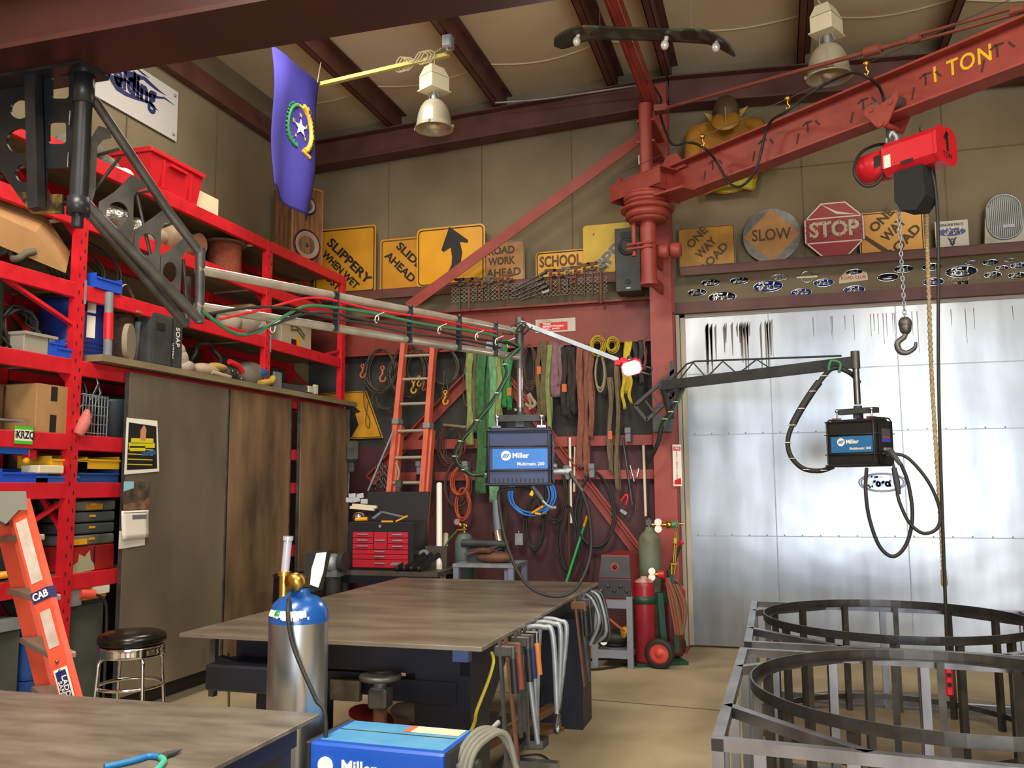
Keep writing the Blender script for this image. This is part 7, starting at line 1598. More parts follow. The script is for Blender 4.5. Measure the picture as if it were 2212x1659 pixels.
S_ = [(1016, 755, 962, 16, 'pale green sling at the left end of the green slings', W_pale), (1026, 765, 935, 9, 'narrow olive strap next to the pale green sling', W_oliv), (1040, 748, 1066, 22, 'long dark green sling, lowest of the green group', W_grn), (1056, 752, 1010, 12, 'second dark green sling behind the minty one', W_grn), (1066, 750, 1085, 20, 'mint green sling hanging lowest behind the left welder', W_mint), (1079, 750, 910, 12, 'yellowish green sling beside the mint one', W_pale), (1091, 745, 880, 13, 'grass green sling behind the cable bundle', W_bright), (1100, 765, 886, 9, 'bright green short sling nearest the boom post', W_bright)]
for i, (px, t, b, w_, l, m) in enumerate(S_): strap(px, t, b, w_, l, m, y=HY - .015 * (i % 3), tagc=tagm if i == 7 else None, tagp=846 if i == 7 else None)
S_ = [(1164, 742, 906, 10, 'olive sling with a long orange tag', W_oliv, 800), (1176, 738, 900, 16, 'wide olive sling with a knotted lower end', W_oliv, None), (1186, 745, 1000, 10, 'long ochre strap hanging behind the welder', W_pale, None), (1199, 738, 858, 24, 'dusty pink sling folded several times', W_pink, None), (1211, 745, 835, 10, 'second pink strap right of the folded one', W_pink, None), (1219, 750, 900, 11, 'black braided sling with an orange tag', W_black, 838), (1230, 748, 905, 12, 'black braided sling, middle of three', W_black, None), (1240, 750, 895, 10, 'black braided sling, right of three', W_black, None), (1254, 735, 1010, 14, 'rose brown sling, left of three rose ones', W_rose, None), (1266, 740, 1030, 14, 'rose brown sling, longest of three rose ones', W_rose, None), (1277, 755, 945, 12, 'rose brown sling, right of three rose ones', W_rose, None), (1318, 815, 1020, 9, 'narrow tan strap with an orange tag low down', W_tan, 940), (1334, 780, 1060, 9, 'narrow tan strap reaching lowest on the right', W_tan, None), (1372, 738, 815, 9, 'dark strap beside the yellow and black one', W_dark, None), (1384, 735, 830, 10, 'dark grey strap next to the column', W_dark, None), (1393, 732, 800, 6, 'thin red and dark strap nearest the column', W_rose, None)]
for i, (px, t, b, w_, l, m, tg) in enumerate(S_): strap(px, t, b, w_, l, m, y=HY - .012 * (i % 3), tagc=tagm if tg else None, tagp=tg)
strap(1356, 738, 850, 16, 'yellow and black striped strap rolled at the top', W_yel, y=HY - .02); strap(1347, 800, 884, 7, 'yellow strap tail left of the lit lamp', W_yel, loop=False, y=HY - .05); strap(1362, 805, 872, 7, 'yellow strap tail under the lit lamp', W_yel, loop=False, y=HY - .05)
for px, py, r_, l in ((1290, 748, 21, 'yellow webbing coil on the wall, left of the pair'), (1322, 746, 17, 'yellow webbing coil on the wall, right of the pair')):
    c = P(px, py, Y=HY - .06); r = P(px + r_, py, Y=HY - .06).x - c.x
    T = thing('webbing_coil', l, 'webbing', (c.x, HY - .06, c.z - r * 1.3), 0, 'yellow webbing coils')
    for k in range(4): part('turn', MB().lathe([(r * (.5 + .14 * k), -.03), (r * (.56 + .14 * k), -.032), (r * (.56 + .14 * k), .032), (r * (.5 + .14 * k), .03)], FR(c + V((.004 * k, 0, .006 * math.sin(k)))) @ M.Diagonal((.85, 1.12, 1, 1)), 28), W_yel, T)
def loops(px, py, rxp, ryp, tr, n, label, m, name='cord_coil', cat='cord', seed=0, y=HY, jx=.12, group=None, hang=True):
    """n hanging turns around a peg: x radius and y radius in photo pixels at that depth"""
    rd = random.Random(seed * 7 + px); c = P(px, py, Y=y); rx = P(px + rxp, py, Y=y).x - c.x; rz = c.z - P(px, py + ryp, Y=y).z; pts = []
    for k in range(n):
        s = 1 + rd.uniform(-jx, jx); sz = 1 + rd.uniform(-jx, jx); dx = rd.uniform(-.1, .1) * rx; oy = rd.uniform(-.04, .04)
        for j in range(14):
            a = 2 * PI * j / 14 + PI / 2; zz = math.sin(a) * rz * (sz if math.sin(a) < 0 else 1.0)
            pts.append(V((c.x + dx + math.cos(a) * rx * s * (1 - .25 * max(0, math.sin(a))), y + oy, c.z + zz)))
    return solo(name, MB().tube(spline(pts, 2), tr, 6), m, label, cat, group)
cabm = mat('wire_rope', '5e5648', .5, .4, c2='453f35', sc=40); blkc = mat('black_cord', '2c2925', .6); brn = mat('brown_cord', '5a3a2e', .6)
gq = 'coiled wire rope slings on the back wall'
for a in ((822, 800, 34, 46, .007, 6, 'coil of wire rope at the left end below the header beam', 1), (882, 800, 42, 55, .007, 7, 'large coil of wire rope behind the left ladder rail', 2), (905, 790, 26, 34, .006, 5, 'small coil of wire rope between the ladder rails', 3), (960, 790, 30, 40, .007, 6, 'coil of wire rope right of the orange ladder', 4), (838, 860, 30, 24, .006, 3, 'slack loops of wire rope above the zigzag arrow sign', 5)):
    loops(*a[:6], a[6], cabm, 'wire_rope_coil', 'wire rope', a[7], group=gq)
for pts, l in ((((798, 762), (792, 800), (786, 840), (788, 880), (798, 905), (797, 925), (790, 912), (795, 870)), 'wire rope with a looped end over the zigzag arrow sign'), (((850, 870), (852, 900), (845, 925), (848, 945), (860, 955)), 'wire rope tail left of the ladder'), (((960, 800), (958, 830), (955, 850), (962, 862), (968, 850), (964, 820)), 'wire rope eye holding a yellow hook right of the ladder'), (((1005, 790), (1000, 830), (1002, 865), (1010, 880)), 'grey rope hanging left of the pale green sling'), (((862, 800), (845, 830), (822, 848), (815, 838), (835, 815), (858, 790)), 'grey rope eye crossing the left wire rope coil')):
    solo('wire_rope', MB().tube(spline(scr(pts, Y=HY - .06), 5), .006, 6), cabm, l, 'wire rope', 'single wire ropes on the back wall')
def hook(px, py, s, label, m):
    s *= .75; c = P(px, py, Y=HY - .08); T = thing('sling_hook', label, 'hook', c, 0, 'sling hooks on the back wall')
    part('hook', MB().tube(spline([c + V((0, 0, .06 * s)), c + V((0, 0, .02 * s)), c + V((-.028 * s, 0, -.02 * s)), c + V((-.01 * s, 0, -.06 * s)), c + V((.03 * s, 0, -.045 * s)), c + V((.032 * s, 0, -.01 * s))], 4), [.012 * s] * 10 + [.011 * s] * 6 + [.008 * s] * 5, 8), m, T); part('eye', MB().tube([c + V((.02 * s * math.cos(a * PI / 5), 0, .08 * s + .02 * s * math.sin(a * PI / 5))) for a in range(10)], .008 * s, 6, closed=True), m, T)
hko, hky = mat('hook_orange', 'b5603c', .5), mat('hook_yellow', 'd09a24', .5)
hook(783, 805, 1.2, 'orange hook at the far left of the wire ropes', hko); hook(826, 812, 1.4, 'orange hook in front of the left wire rope coil', hko); hook(893, 838, 1.2, 'yellow hook between the ladder rails, lower one', hky); hook(905, 826, .9, 'yellow hook between the ladder rails, upper one', hky); hook(962, 862, 1.2, 'yellow hook right of the ladder', hky); hook(915, 836, .8, 'small rusty hook beside the right ladder rail', hko)
# chains, bundles, cords
loops(1143, 790, 15, 46, .005, 9, 'brown tangled chain bundle behind the boom post', brn, 'chain_bundle', 'chain', 6, jx=.3)
solo('cloth_knot', MB().tube(spline(scr(((1143, 850), (1150, 862), (1156, 872), (1148, 880), (1135, 873)), Y=HY - .06), 4), .02, 6).tube(scr(((1140, 852), (1146, 870), (1144, 885)), Y=HY - .07), .014, 6), m_tan, 'tan cloth knot below the brown chain bundle', 'cloth')
loops(1297, 805, 11, 40, .008, 6, 'pale rope hank under the yellow webbing coils', mat('pale_rope', '9a8a68', .9), 'rope_hank', 'rope', 7, jx=.2)
loops(975, 960, 24, 44, .004, 14, 'tangled brown wire bundle right of the ladder', brn, 'wire_bundle', 'wire', 8, jx=.35)
ocm = mat('cord_orange', 'b5502c', .6)
loops(994, 1040, 18, 30, .007, 6, 'orange extension cord coil beside the white pipe', ocm, 'orange_cable', 'cord', 9, HY - .06); loops(1000, 1088, 15, 34, .007, 7, 'lower hank of the orange extension cord', ocm, 'orange_cable', 'cord', 10, HY - .05)
loops(990, 1045, 30, 50, .006, 3, 'thin brown cord looped around the orange one', brn, 'cord_coil', 'cord', 11, HY - .02)
blh = mat('hose_blue', '2f78c4', .4)
loops(1150, 1065, 46, 48, .0095, 8, 'bright blue air hose coil beneath the left welder', blh, 'air_hose', 'hose', 12, HY - .08, jx=.14)
part_ = thing('hose_fitting', 'yellow hose ends on the blue air hose', 'fitting', P(1165, 1105, Y=HY - .14)); mb = MB().tube(scr(((1150, 1108), (1162, 1100), (1174, 1093)), Y=HY - .14), .013, 8); part('yellow_end', mb, m_yel, part_); part('yellow_end', MB().tube(scr(((1156, 1109), (1168, 1111)), Y=HY - .14), .013, 8), m_yel, part_); part('metal_tip', MB().tube(scr(((1168, 1111), (1182, 1108)), Y=HY - .14), .008, 8).tube(scr(((1150, 1108), (1144, 1111)), Y=HY - .14), .008, 8), m_chrome, part_)
for a in ((1155, 1130, 20, 56, .007, 9, 'black cord hank below the blue hose', 13), (1198, 1060, 26, 70, .007, 8, 'black cord loops right of the blue hose', 14), (1228, 1165, 20, 74, .007, 6, 'long black cord hank left of the big loop', 15), (1282, 1105, 40, 85, .011, 3, 'big black cable loops on the wall beside the diagonal brace', 16), (1085, 1120, 14, 60, .006, 5, 'dark cord hank left of the blue hose', 17), (920, 1040, 18, 60, .006, 6, 'dark cord hank seen through the orange ladder', 18), (1262, 1160, 12, 90, .006, 4, 'dark cords behind the green pole', 19)):
    loops(*a[:6], a[6], blkc, 'cord_hank', 'cord', a[7], HY - .03 * (a[7] % 3), group='black cord hanks on the back wall')
for px, py, l in ((1008, 1012, 'grey cord holder above the orange cord'), (1280, 1018, 'grey cord holder above the big black loops'), (1358, 941, 'grey cord holder on the upper girt'), (1226, 1022, 'grey cord holder right of the left welder'), (908, 1012, 'dark cord holder between the ladder rails')):
    c = P(px, py, Y=HY - .02); T = thing('cord_holder', l, 'holder', c, 0, 'cord holders on the girts'); part('bracket', MB().box(c, (.055, .10, .13), bev=.006), m_grey, T); part('lip', MB().box(c + V((0, -.06, .05)), (.055, .012, .05)), m_grey, T)
# rods, bars and hand tools
def rod(p, q, r, label, m, name='rod', cat='rod', y=HY + .025, group=None): return solo(name, MB().tube([P(*p, Y=y), P(*q, Y=y)], r, 8), m, label, cat, group)
rod((1231, 945), (1234, 1130), .013, 'long white pole hanging right of the left welder', m_white); rod((1242, 965), (1240, 1062), .011, 'short pale pole beside the long white one', m_cream); rod((1227, 930), (1230, 1255), .006, 'thin copper coloured rod behind the white pole', m_rust)
rod((1345, 945), (1366, 1090), .012, 'dark pry bar hanging under the upper girt', m_dksteel); rod((1390, 962), (1395, 1115), .014, 'pale steel bar hanging nearest the column', m_cream); rod((1361, 1005), (1370, 1040), .010, 'small screwdriver on the lower girt', m_chrome); rod((1380, 1012), (1376, 1030), .010, 'bright steel punch on the lower girt', m_chrome); rod((1353, 1000), (1364, 1092), .009, 'slender dark bar next to the pry bar', m_dksteel); rod((1378, 1045), (1372, 1110), .007, 'red handled wrench hanging below the lower girt', m_rust)
solo('tin_snips', MB().tube(spline(scr(((1342, 1082), (1352, 1068), (1356, 1075), (1352, 1090)), Y=HY - .06), 3), .012, 6), m_redp, 'red handled snips on the diagonal brace', 'snips')
c = P(1347, 1106, Y=HY + .03); solo('magnet_block', MB().box(c, (.075, .03, .035), M.Rotation(.6, 4, 'Y'), bev=.004), m_galv, 'small steel block stuck on the diagonal brace', 'block')
gp = thing('broom_pole', 'green pole with a yellow end leaning behind the big table', 'pole', P(1222, 1255, Y=8.2)); g0, g1 = P(1266, 1122, Y=YB - .04), P(1222, 1262, Y=8.3); part('pole', MB().tube([g0, g0 + (g1 - g0) * (g0.z / (g0.z - g1.z))], .013, 8), mat('pole_green', '2a9a58', .5), gp); part('yellow_end', MB().tube([g0 + (g0 - g1) * .05, g0 - (g0 - g1) * .12], .015, 8), m_yel, gp)
c = P(1122, 1165, Y=HY - .02); ws_ = thing('wall_switch', 'grey switch box on the maroon wall below the blue hose', 'switch', c); part('box', MB().box(c, (.085, .05, .12), bev=.005), m_galv, ws_); part('lever', MB().ball(c + V((0, -.02, .075)), .014), m_chrome, ws_)
rod((958, 918), (1008, 923), .016, 'short wooden stick lying on the girt behind the pale sling', m_plank, 'stick', 'stick', HY - .08)
rod((850, 930), (795, 1060), .011, 'grey steel pole leaning behind the toolbox', m_galv, 'pole', 'pole', 8.1)
c = P(835, 1030, Y=8.3); mb = MB(); rd = random.Random(4)
for k in range(9):
    x = c.x + (k - 4) * .028
    for j in range(7):
        X = M.Translation((x, 8.3 + .02 * (k % 2), c.z + .10 - j * .035 + .01 * (k % 3))) @ M.Rotation(PI / 2 * ((j + k) % 2), 4, 'Z'); mb.tube([X @ V((.012 * math.cos(t * PI / 4), 0, .022 * math.sin(t * PI / 4))) for t in range(8)], .0045, 5, closed=True)
solo('chain_hank', mb, m_steel, 'steel chains hanging in a bunch behind the toolbox lid', 'chain')
solo('chain_fall', MB().box(P(762, 975, Y=8.3), (.14, .1, .22), bev=.03).cyl(P(755, 1000, Y=8.3), P(752, 1070, Y=8.3), .012).box(P(760, 1010, Y=8.28), (.06, .06, .10), bev=.01), m_dksteel, 'dark chain hoist body hanging beside the last steel panel', 'hoist')
# ------------------------------------------------------------------ orange extension ladder
EL = thing('extension_ladder', 'tall orange extension ladder leaning on the header beam', 'ladder', (-3.45, 8.0, .8))
A0, A1 = P(876, 735, Y=8.55), P(845, 1060, Y=8.05); B0, B1 = P(939, 748, Y=8.55), P(905, 1205, Y=7.85)
A1 = A0 + (A1 - A0) * ((B1.z - A0.z) / (A1.z - A0.z)); ldn = (A1 - A0).normalized()
for nm_, a, b in (('rail', A0, A1), ('rail', B0, B1)):
    part(nm_, MB().bar(a, b, .03, .085, (0, 1, 0)).bar(a + V((-.012, -.04, 0)), b + V((-.012, -.04, 0)), .045, .01, (0, 1, 0)), mat('ladder_salmon', 'd4694e', .45, c2='c65a42', sc=6), EL)
    part('lower_rail', MB().bar(a.lerp(b, .42) + V((.02, .06, 0)), b + V((.02, .06, 0)), .03, .08, (0, 1, 0)), MATS['ladder_salmon'], EL)
for py in (761, 815, 871, 931, 989, 1043, 1105):
    t = (P(908, py, Y=8.3).z - A0.z) / (A1.z - A0.z); part('rung', MB().cyl(A0.lerp(A1, t), B0.lerp(B1, (A0.lerp(A1, t).z - B0.z) / (B1.z - B0.z)), .017, n=10), mat('rung_alu', 'a59a88', .5, .4), EL)
for a, b in ((A0, A1), (B0, B1)): part('bracket', MB().box(a.lerp(b, .40) + V((0, -.01, 0)), (.07, .12, .05)), m_galv, EL)
part('rope', MB().tube(spline(scr(((855, 1000), (862, 1020), (858, 1042), (866, 1050)), Y=7.95), 4), .012, 6), MATS['pale_rope'], EL)
part('rung_lock', MB().box(P(862, 1045, Y=7.95), (.06, .05, .07)).box(P(862, 1060, Y=7.95), (.04, .04, .08)), m_dksteel, EL)
# ------------------------------------------------------------------ workbench, machinist chest
TY = 7.6
bl_, br_ = P(735, 1232, Y=TY - .25), P(945, 1228, Y=TY - .25); bz2 = bl_.z
WB = thing('workbench', 'dark steel workbench along the back wall carrying the red drawer chest', 'bench', ((bl_.x + br_.x) / 2, 7.75, 0))
part('top', MB().box2((bl_.x, TY - .25, bz2 - .04), (br_.x, 8.3, bz2)), mat('bench_top', '6e665a', .5, .4, c2='524c44', sc=5), WB)
part('front_rail', MB().box2((bl_.x, TY - .25, bz2 - .11), (br_.x, TY - .22, bz2 - .04)), dkb, WB)
for x in (bl_.x + .03, br_.x - .03):
    for y in (TY - .22, 8.25): part('leg', MB().box2((x - .03, y - .03, 0), (x + .03, y + .03, bz2 - .04)), m_dkgrey, WB)
part('back_panel', MB().box2((bl_.x + .06, 8.2, .1), (br_.x - .06, 8.22, bz2 - .1)), m_blk, WB)
c0, c1 = P(750, 1222, Y=TY - .18), P(893, 1218, Y=TY - .18); ct = P(750, 1128, Y=TY - .18).z; cw = c1.x - c0.x; ch_ = ct - bz2; cxm = (c0.x + c1.x) / 2
CH = thing('tool_chest', 'black machinist chest with ten red drawers and its lid raised', 'toolbox', (cxm, TY, bz2))
part('case', MB().box2((c0.x, TY - .18, bz2), (c1.x, TY + .16, bz2 + ch_), bev=.006), m_blkp, CH)
X = FR((c0.x, TY - .182, bz2))
u0, u1 = cw * .085, cw * .93; v0, v1 = ch_ * .05, ch_ * .80
def drawer(x0, x1, z0, z1):
    d = part('drawer', MB().box(((x0 + x1) / 2, (z0 + z1) / 2, .006), (x1 - x0 - .005, z1 - z0 - .005, .014), bev=.003, X=X), mat('drawer_red', 'bd2333', .4), CH)
    part('pull', MB().box(((x0 + x1) / 2, (z0 + z1) / 2 + .004, .02), (.10, .012, .016), bev=.003, X=X), m_galv, d); return d
hh = (v1 - v0); r3 = [(.0, .235), (.235, .375), (.375, .51)]
for a, b in r3: D_ = drawer(u0, u1, v0 + hh * a, v0 + hh * b)
for k in range(3):
    a, b = .51 + .163 * k, .51 + .163 * (k + 1); drawer(u0, u0 + (u1 - u0) * .38, v0 + hh * a, v0 + hh * b); drawer(u0 + (u1 - u0) * .63, u1, v0 + hh * a, v0 + hh * b)
drawer(u0 + (u1 - u0) * .385, u0 + (u1 - u0) * .625, v0 + hh * .51, v0 + hh * 1.0)
part('badge', MB().prism([(u0 + (u1 - u0) * .68, v0 + hh * .09), (u0 + (u1 - u0) * .86, v0 + hh * .09), (u0 + (u1 - u0) * .88, v0 + hh * .16), (u0 + (u1 - u0) * .72, v0 + hh * .16)], .003, X @ M.Translation((0, 0, .013))), m_galv, CH)
part('lock', MB().prism(circ(cw * .5, ch_ * .92, .014, 14), .006, X), m_chrome, CH)
lt = P(760, 1063, Y=TY + .18).z
ld_ = part('lid', MB().bar((cxm, TY + .17, bz2 + ch_), (cxm, TY + .22, lt), cw * .98, .02, (0, 1, 0)), m_blkp, CH)
part('handle', MB().tube(spline([(c0.x - .005, TY - .05, bz2 + ch_ * .95), (c0.x - .05, TY - .05, bz2 + ch_ * .93), (c0.x - .05, TY - .05, bz2 + ch_ * .78), (c0.x - .005, TY - .05, bz2 + ch_ * .76)], 4), .012, 6), m_galv, CH)
mb = MB()
for px, py in ((761, 1071), (778, 1071), (755, 1080), (770, 1079), (787, 1083)): c = P(px, py, Y=TY + .165); mb.box(c, (.07, .01, .045), M.Rotation(random.uniform(-.2, .2), 4, 'Y'))
part('note_label', mb, mat('note_grey', 'b9b9c0', .5), ld_)
for (px, py), l in zip(((788, 1093), (783, 1098)), ('upper', 'lower')): 
    c = P(px, py, Y=TY + .10); solo('white_strip', MB().box(c, (.25, .03, .025), M.Rotation(.08, 4, 'Y')), m_cream, 'white plastic strip leaning inside the open chest lid, %s of two' % l, 'strip')
def small(px, py, nm_, lb, cat, m, f, y=TY): c = P(px, py, Y=y); c.z = max(c.z, bz2 + ch_ + .01); return solo(nm_, f(c), m, lb, cat)
small(775, 1112, 'steel_bowl', 'shiny steel cup upside down on the open chest', 'cup', m_chrome, lambda c: MB().ball((c.x, c.y, bz2 + ch_ + .04), .06, (1, 1, .75)))
small(783, 1122, 'yellow_driver', 'yellow handled tool on the open chest', 'tool', m_yel, lambda c: MB().tube([(c.x - .03, c.y - .08, bz2 + ch_ + .02), (c.x + .08, c.y - .06, bz2 + ch_ + .025)], .018, 8))
c = P(835, 1118, Y=TY); solo('steel_square', MB().bar((c.x - .10, TY - .08, bz2 + ch_ + .03), (c.x - .05, TY, bz2 + ch_ + .09), .04, .008).bar((c.x - .05, TY, bz2 + ch_ + .09), (c.x + .22, TY - .05, bz2 + ch_ + .04), .05, .008), m_galv, 'grey steel square lying across the open chest', 'square')
for k, (x_, l) in enumerate(((.02, 'flat yellow pencil on the chest rim'), (.16, 'slanting yellow pencil at the right of the chest rim'))): solo('carpenter_pencil', MB().bar((c.x + x_, TY - .15, bz2 + ch_ + .008), (c.x + x_ + .11, TY - .14, bz2 + ch_ + .008 + .05 * k), .014, .014), m_yel, l, 'pencil')
c = P(905, 1215, Y=TY - .1); pv = thing('pipe_clamp', 'black pipe clamps standing on the bench right of the chest', 'clamps', (c.x, c.y, bz2))
for k in range(4): x_ = c.x - .06 + .07 * k; part('clamp', MB().bar((x_ - .10, TY - .24, bz2 + .02), (x_ + .03, TY - .06, bz2 + .14), .03, .04).ball((x_ - .09, TY - .25, bz2 + .03), .022), m_blkp, pv)
part('guard_disc', MB().cyl((c.x + .02, TY - .05, bz2 + .13), (c.x + .02, TY - .02, bz2 + .13), .05), m_galv, pv); part('backing', MB().box((c.x + .06, TY + .12, bz2 + .10), (.26, .05, .20)), mat('dark_brown_box', '4a3f38', .7), pv)
# grinder on pedestal left of the chest
c = P(720, 1225, Y=7.2); gv = thing('pedestal_grinder', 'grey pedestal grinder between the last panel and the workbench', 'grinder', (c.x, 7.2, 0)); gz = c.z
part('column', MB().cyl((c.x, 7.2, .02), (c.x, 7.2, gz - .06), .07, n=20).cyl((c.x, 7.2, 0), (c.x, 7.2, .02), .18), m_dkgrey, gv); part('motor', MB().ball((c.x, 7.2, gz + .03), .10, (.8, 1.1, .9)).box((c.x, 7.2, gz - .05), (.14, .14, .06)), m_galv, gv); part('wheel_guard', MB().cyl((c.x + .07, 7.2, gz + .05), (c.x + .12, 7.2, gz + .05), .09), m_dkgrey, gv); part('cord', MB().tube(spline([(c.x - .05, 7.15, gz), (c.x - .14, 7.15, gz - .1), (c.x - .17, 7.15, gz - .4), (c.x - .15, 7.15, .02)], 4), .007, 6), m_rub, gv)
# white pipes
for p, q, r, l in (((949, 1045), (949, 1262), .028, 'tall white plastic pipe leaning on the back wall'), ((963, 1155), (956, 1262), .026, 'shorter cream plastic pipe next to the tall white one')):
    a, b = P(*p, Y=8.1), P(*q, Y=7.6); b = a + (b - a) * (a.z / (a.z - b.z)); solo('plastic_pipe', MB().cyl(a, b, r, n=18), m_white if r > .027 else m_cream, l, 'pipe')
# small bench with scrap, and bottle behind
b0, b1 = P(980, 1217, Y=7.65), P(1112, 1215, Y=7.65); SBn = thing('side_bench', 'small grey steel bench behind the welding table', 'bench', ((b0.x + b1.x) / 2, 7.8, 0)); z = b0.z
part('top', MB().box2((b0.x, 7.62, z - .03), (b1.x, 8.1, z)), m_galv, SBn)
for x in (b0.x + .03, b1.x - .03):
    for y in (7.65, 8.07): part('leg', MB().box2((x - .025, y - .025, 0), (x + .025, y + .025, z - .03)), mat('leg_bluegrey', '8a95ac', .45, .3), SBn)
part('side_panel', MB().box2((b1.x - .10, 7.66, .05), (b1.x - .04, 7.68, z - .04)), MATS['leg_bluegrey'], SBn)
rd = random.Random(8); xs = (b0.x + b1.x) / 2
solo('scrap_pile', MB().ball((xs + .05, 7.8, z + .05), .10, (1.9, 1, .55)).prism([(-.1, 0), (.08, -.02), (.12, .03), (0, .05)], .02, M.Translation((xs - .05, 7.72, z + .10)) @ M.Rotation(.4, 4, 'X')).bar((xs - .2, 7.7, z + .08), (xs + .1, 7.75, z + .15), .03, .012), m_rust, 'pile of rusty scrap pieces on the small bench', 'scrap')
solo('duct_pipe', MB().tube([(xs - .28, 7.85, z + .17), (xs + .18, 7.85, z + .16)], .035, 10).box((xs - .05, 7.86, z + .06), (.3, .2, .12)), m_dkgrey, 'dark horizontal pipe machine at the back of the small bench', 'machine')
bt = thing('small_cylinder', 'small grey green gas bottle with a regulator left of the scrap pile', 'cylinder', (b0.x - .02, 7.95, 0)); zb2 = P(1005, 1150, Y=7.95).z; bx_ = P(1003, 1160, Y=7.95).x
part('body', MB(M.Translation((bx_, 7.95, 0))).lathe([(0, 0), (.09, 0), (.09, zb2 - .12), (.085, zb2 - .07), (.06, zb2 - .02), (.025, zb2), (0, zb2)], None, 28), mat('bottle_greygreen', '5c6c64', .5, c2='4c5a54', sc=5), bt); part('valve', MB().cyl((bx_, 7.95, zb2), (bx_, 7.95, zb2 + .08), .018).ball((bx_ - .03, 7.92, zb2 + .07), .025).ball((bx_ + .03, 7.92, zb2 + .06), .02).tube([(bx_ - .06, 7.9, zb2 + .02), (bx_ + .04, 7.9, zb2 + .03)], .012, 8), m_brass, bt); part('gauge', MB().cyl((bx_ - .05, 7.9, zb2 + .1), (bx_ - .05, 7.88, zb2 + .1), .028), m_chrome, bt)
part('hose', MB().tube(spline([(bx_ - .05, 7.9, zb2 + .02), (bx_ - .16, 7.88, zb2 - .12), (bx_ - .22, 7.86, zb2 - .4), (bx_ - .2, 7.85, .1)], 5), .008, 6), m_hose, bt)
q = P(1075, 1165, Y=8.2); vd = thing('dust_hose', 'grey blue hose with a shiny metal cuff hanging behind the small bench', 'hose', (q.x, 8.2, q.z)); part('hose', MB().tube([P(1072, 1080, Y=8.3), P(1073, 1110, Y=8.28), P(1076, 1145, Y=8.25)], .04, 12), mat('hose_bluegrey', '66767e', .5), vd); part('cuff', MB().tube([P(1075, 1148, Y=8.25), P(1079, 1170, Y=8.22), P(1086, 1185, Y=8.2)], [.055, .06, .045], 12), m_chrome, vd); part('lower_hose', MB().tube(spline([P(1086, 1185, Y=8.2), P(1092, 1200, Y=8.18), P(1085, 1210, Y=8.15), P(1070, 1200, Y=8.15)], 4), .035, 10), m_rub, vd)
# trash drum behind the cylinder
q = P(648, 1240, Y=6.6); td_ = thing('trash_bag', 'black bag with a white torn label standing by the middle panel', 'bag', (q.x, 6.6, 0)); part('bag', MB().lathe([(0, 0), (.2, 0), (.22, .3), (.21, q.z - .02), (.22, q.z), (.2, q.z)], M.Translation((q.x, 6.6, 0)), 20), m_blkp, td_)

# ------------------------------------------------------------------ welding stand, red machine, bottles on the green cart
s0, s1 = P(1286, 1425, Z=0), P(1364, 1440, Z=0); sy = s1.y - .1; sx0, sx1 = P(1286, 1420, Y=sy).x, P(1362, 1420, Y=sy).x; zt_ = P(1320, 1288, Y=sy).z
ST = thing('angle_stand', 'grey angle iron stand holding the red welding machine', 'stand', ((sx0 + sx1) / 2, sy + .2, 0)); lg = mat('stand_grey', '7f8488', .5)
for x in (sx0, sx1):
    for y in (sy, sy + .42): part('leg', MB().box2((x - .025, y - .006, 0), (x + .025, y + .006, zt_)).box2((x - .025 if x == sx0 else x + .013, y, 0), (x - .013 if x == sx0 else x + .025, y + .04, zt_)), lg, ST)
for zz in (zt_ - .05, .13): part('shelf', MB().box2((sx0, sy, zz), (sx1, sy + .42, zz + .02)).box2((sx0, sy - .004, zz - .05), (sx1, sy + .008, zz + .02)), lg, ST)
mz = P(1330, 1200, Y=sy + .05).z - zt_ + .03; mw_ = sx1 - sx0
TG = thing('tig_welder', 'red welding machine with a dark sloped front on the grey stand', 'welder', ((sx0 + sx1) / 2 + .05, sy + .2, zt_ - .03)); x0, x1 = sx0 + .02, sx1 + .02; zz = zt_ - .03
part('case', MB().add([(x0, sy + .02, zz), (x1, sy + .02, zz), (x1 - .03, sy + .10, zz + mz), (x0 + .03, sy + .10, zz + mz), (x0 + .06, sy + .62, zz), (x1 + .06, sy + .62, zz), (x1 + .03, sy + .62, zz + mz), (x0 + .08, sy + .62, zz + mz)], [(0, 1, 2, 3), (5, 4, 7, 6), (4, 0, 3, 7), (1, 5, 6, 2), (3, 2, 6, 7), (0, 4, 5, 1)]), mat('lincoln_red', '8e2a2c', .5, c2='7a2426', sc=4), TG)
X = FR((x0 + mw_ / 2, sy + .02, zz), (1, 0, 0), (0, .08, mz)); k_ = math.hypot(.08, mz)
fp = part('front_panel', MB().prism([(-mw_ * .46, k_ * .48), (mw_ * .46, k_ * .48), (mw_ * .38, k_ * .96), (-mw_ * .38, k_ * .96)], .012, X), m_dkgrey, TG); part('lower_panel', MB().prism([(-mw_ * .47, k_ * .03), (mw_ * .47, k_ * .03), (mw_ * .46, k_ * .44), (-mw_ * .46, k_ * .44)], .014, X), m_blkp, TG)
part('dial', MB().lathe([(.0, .02), (.018, .02), (.02, .012)], X @ M.Translation((.0, k_ * .72, 0)), 16), m_blk, fp); part('dial_ring', MB().lathe([(.024, .013), (.034, .013), (.034, .015), (.024, .015), (.024, .013)], X @ M.Translation((.0, k_ * .72, 0)), 20), m_redp, fp)
mb = MB()
for k in range(5): mb.lathe([(0, .03), (.016, .03), (.02, .012)], X @ M.Translation((-mw_ * .36 + k * mw_ * .18, k_ * (.20 + .1 * (k % 2)), 0)), 12)
part('socket', mb, m_dkgrey, TG)
hd = P(1290, 1290, Y=sy - .05); oc_ = MB().tube(spline([P(1298, 1275, Y=sy - .02), P(1290, 1290, Y=sy - .06), P(1297, 1315, Y=sy - .06), P(1320, 1340, Y=sy - .05), P(1345, 1360, Y=sy), P(1358, 1368, Y=sy + .08)], 5), .010, 6)
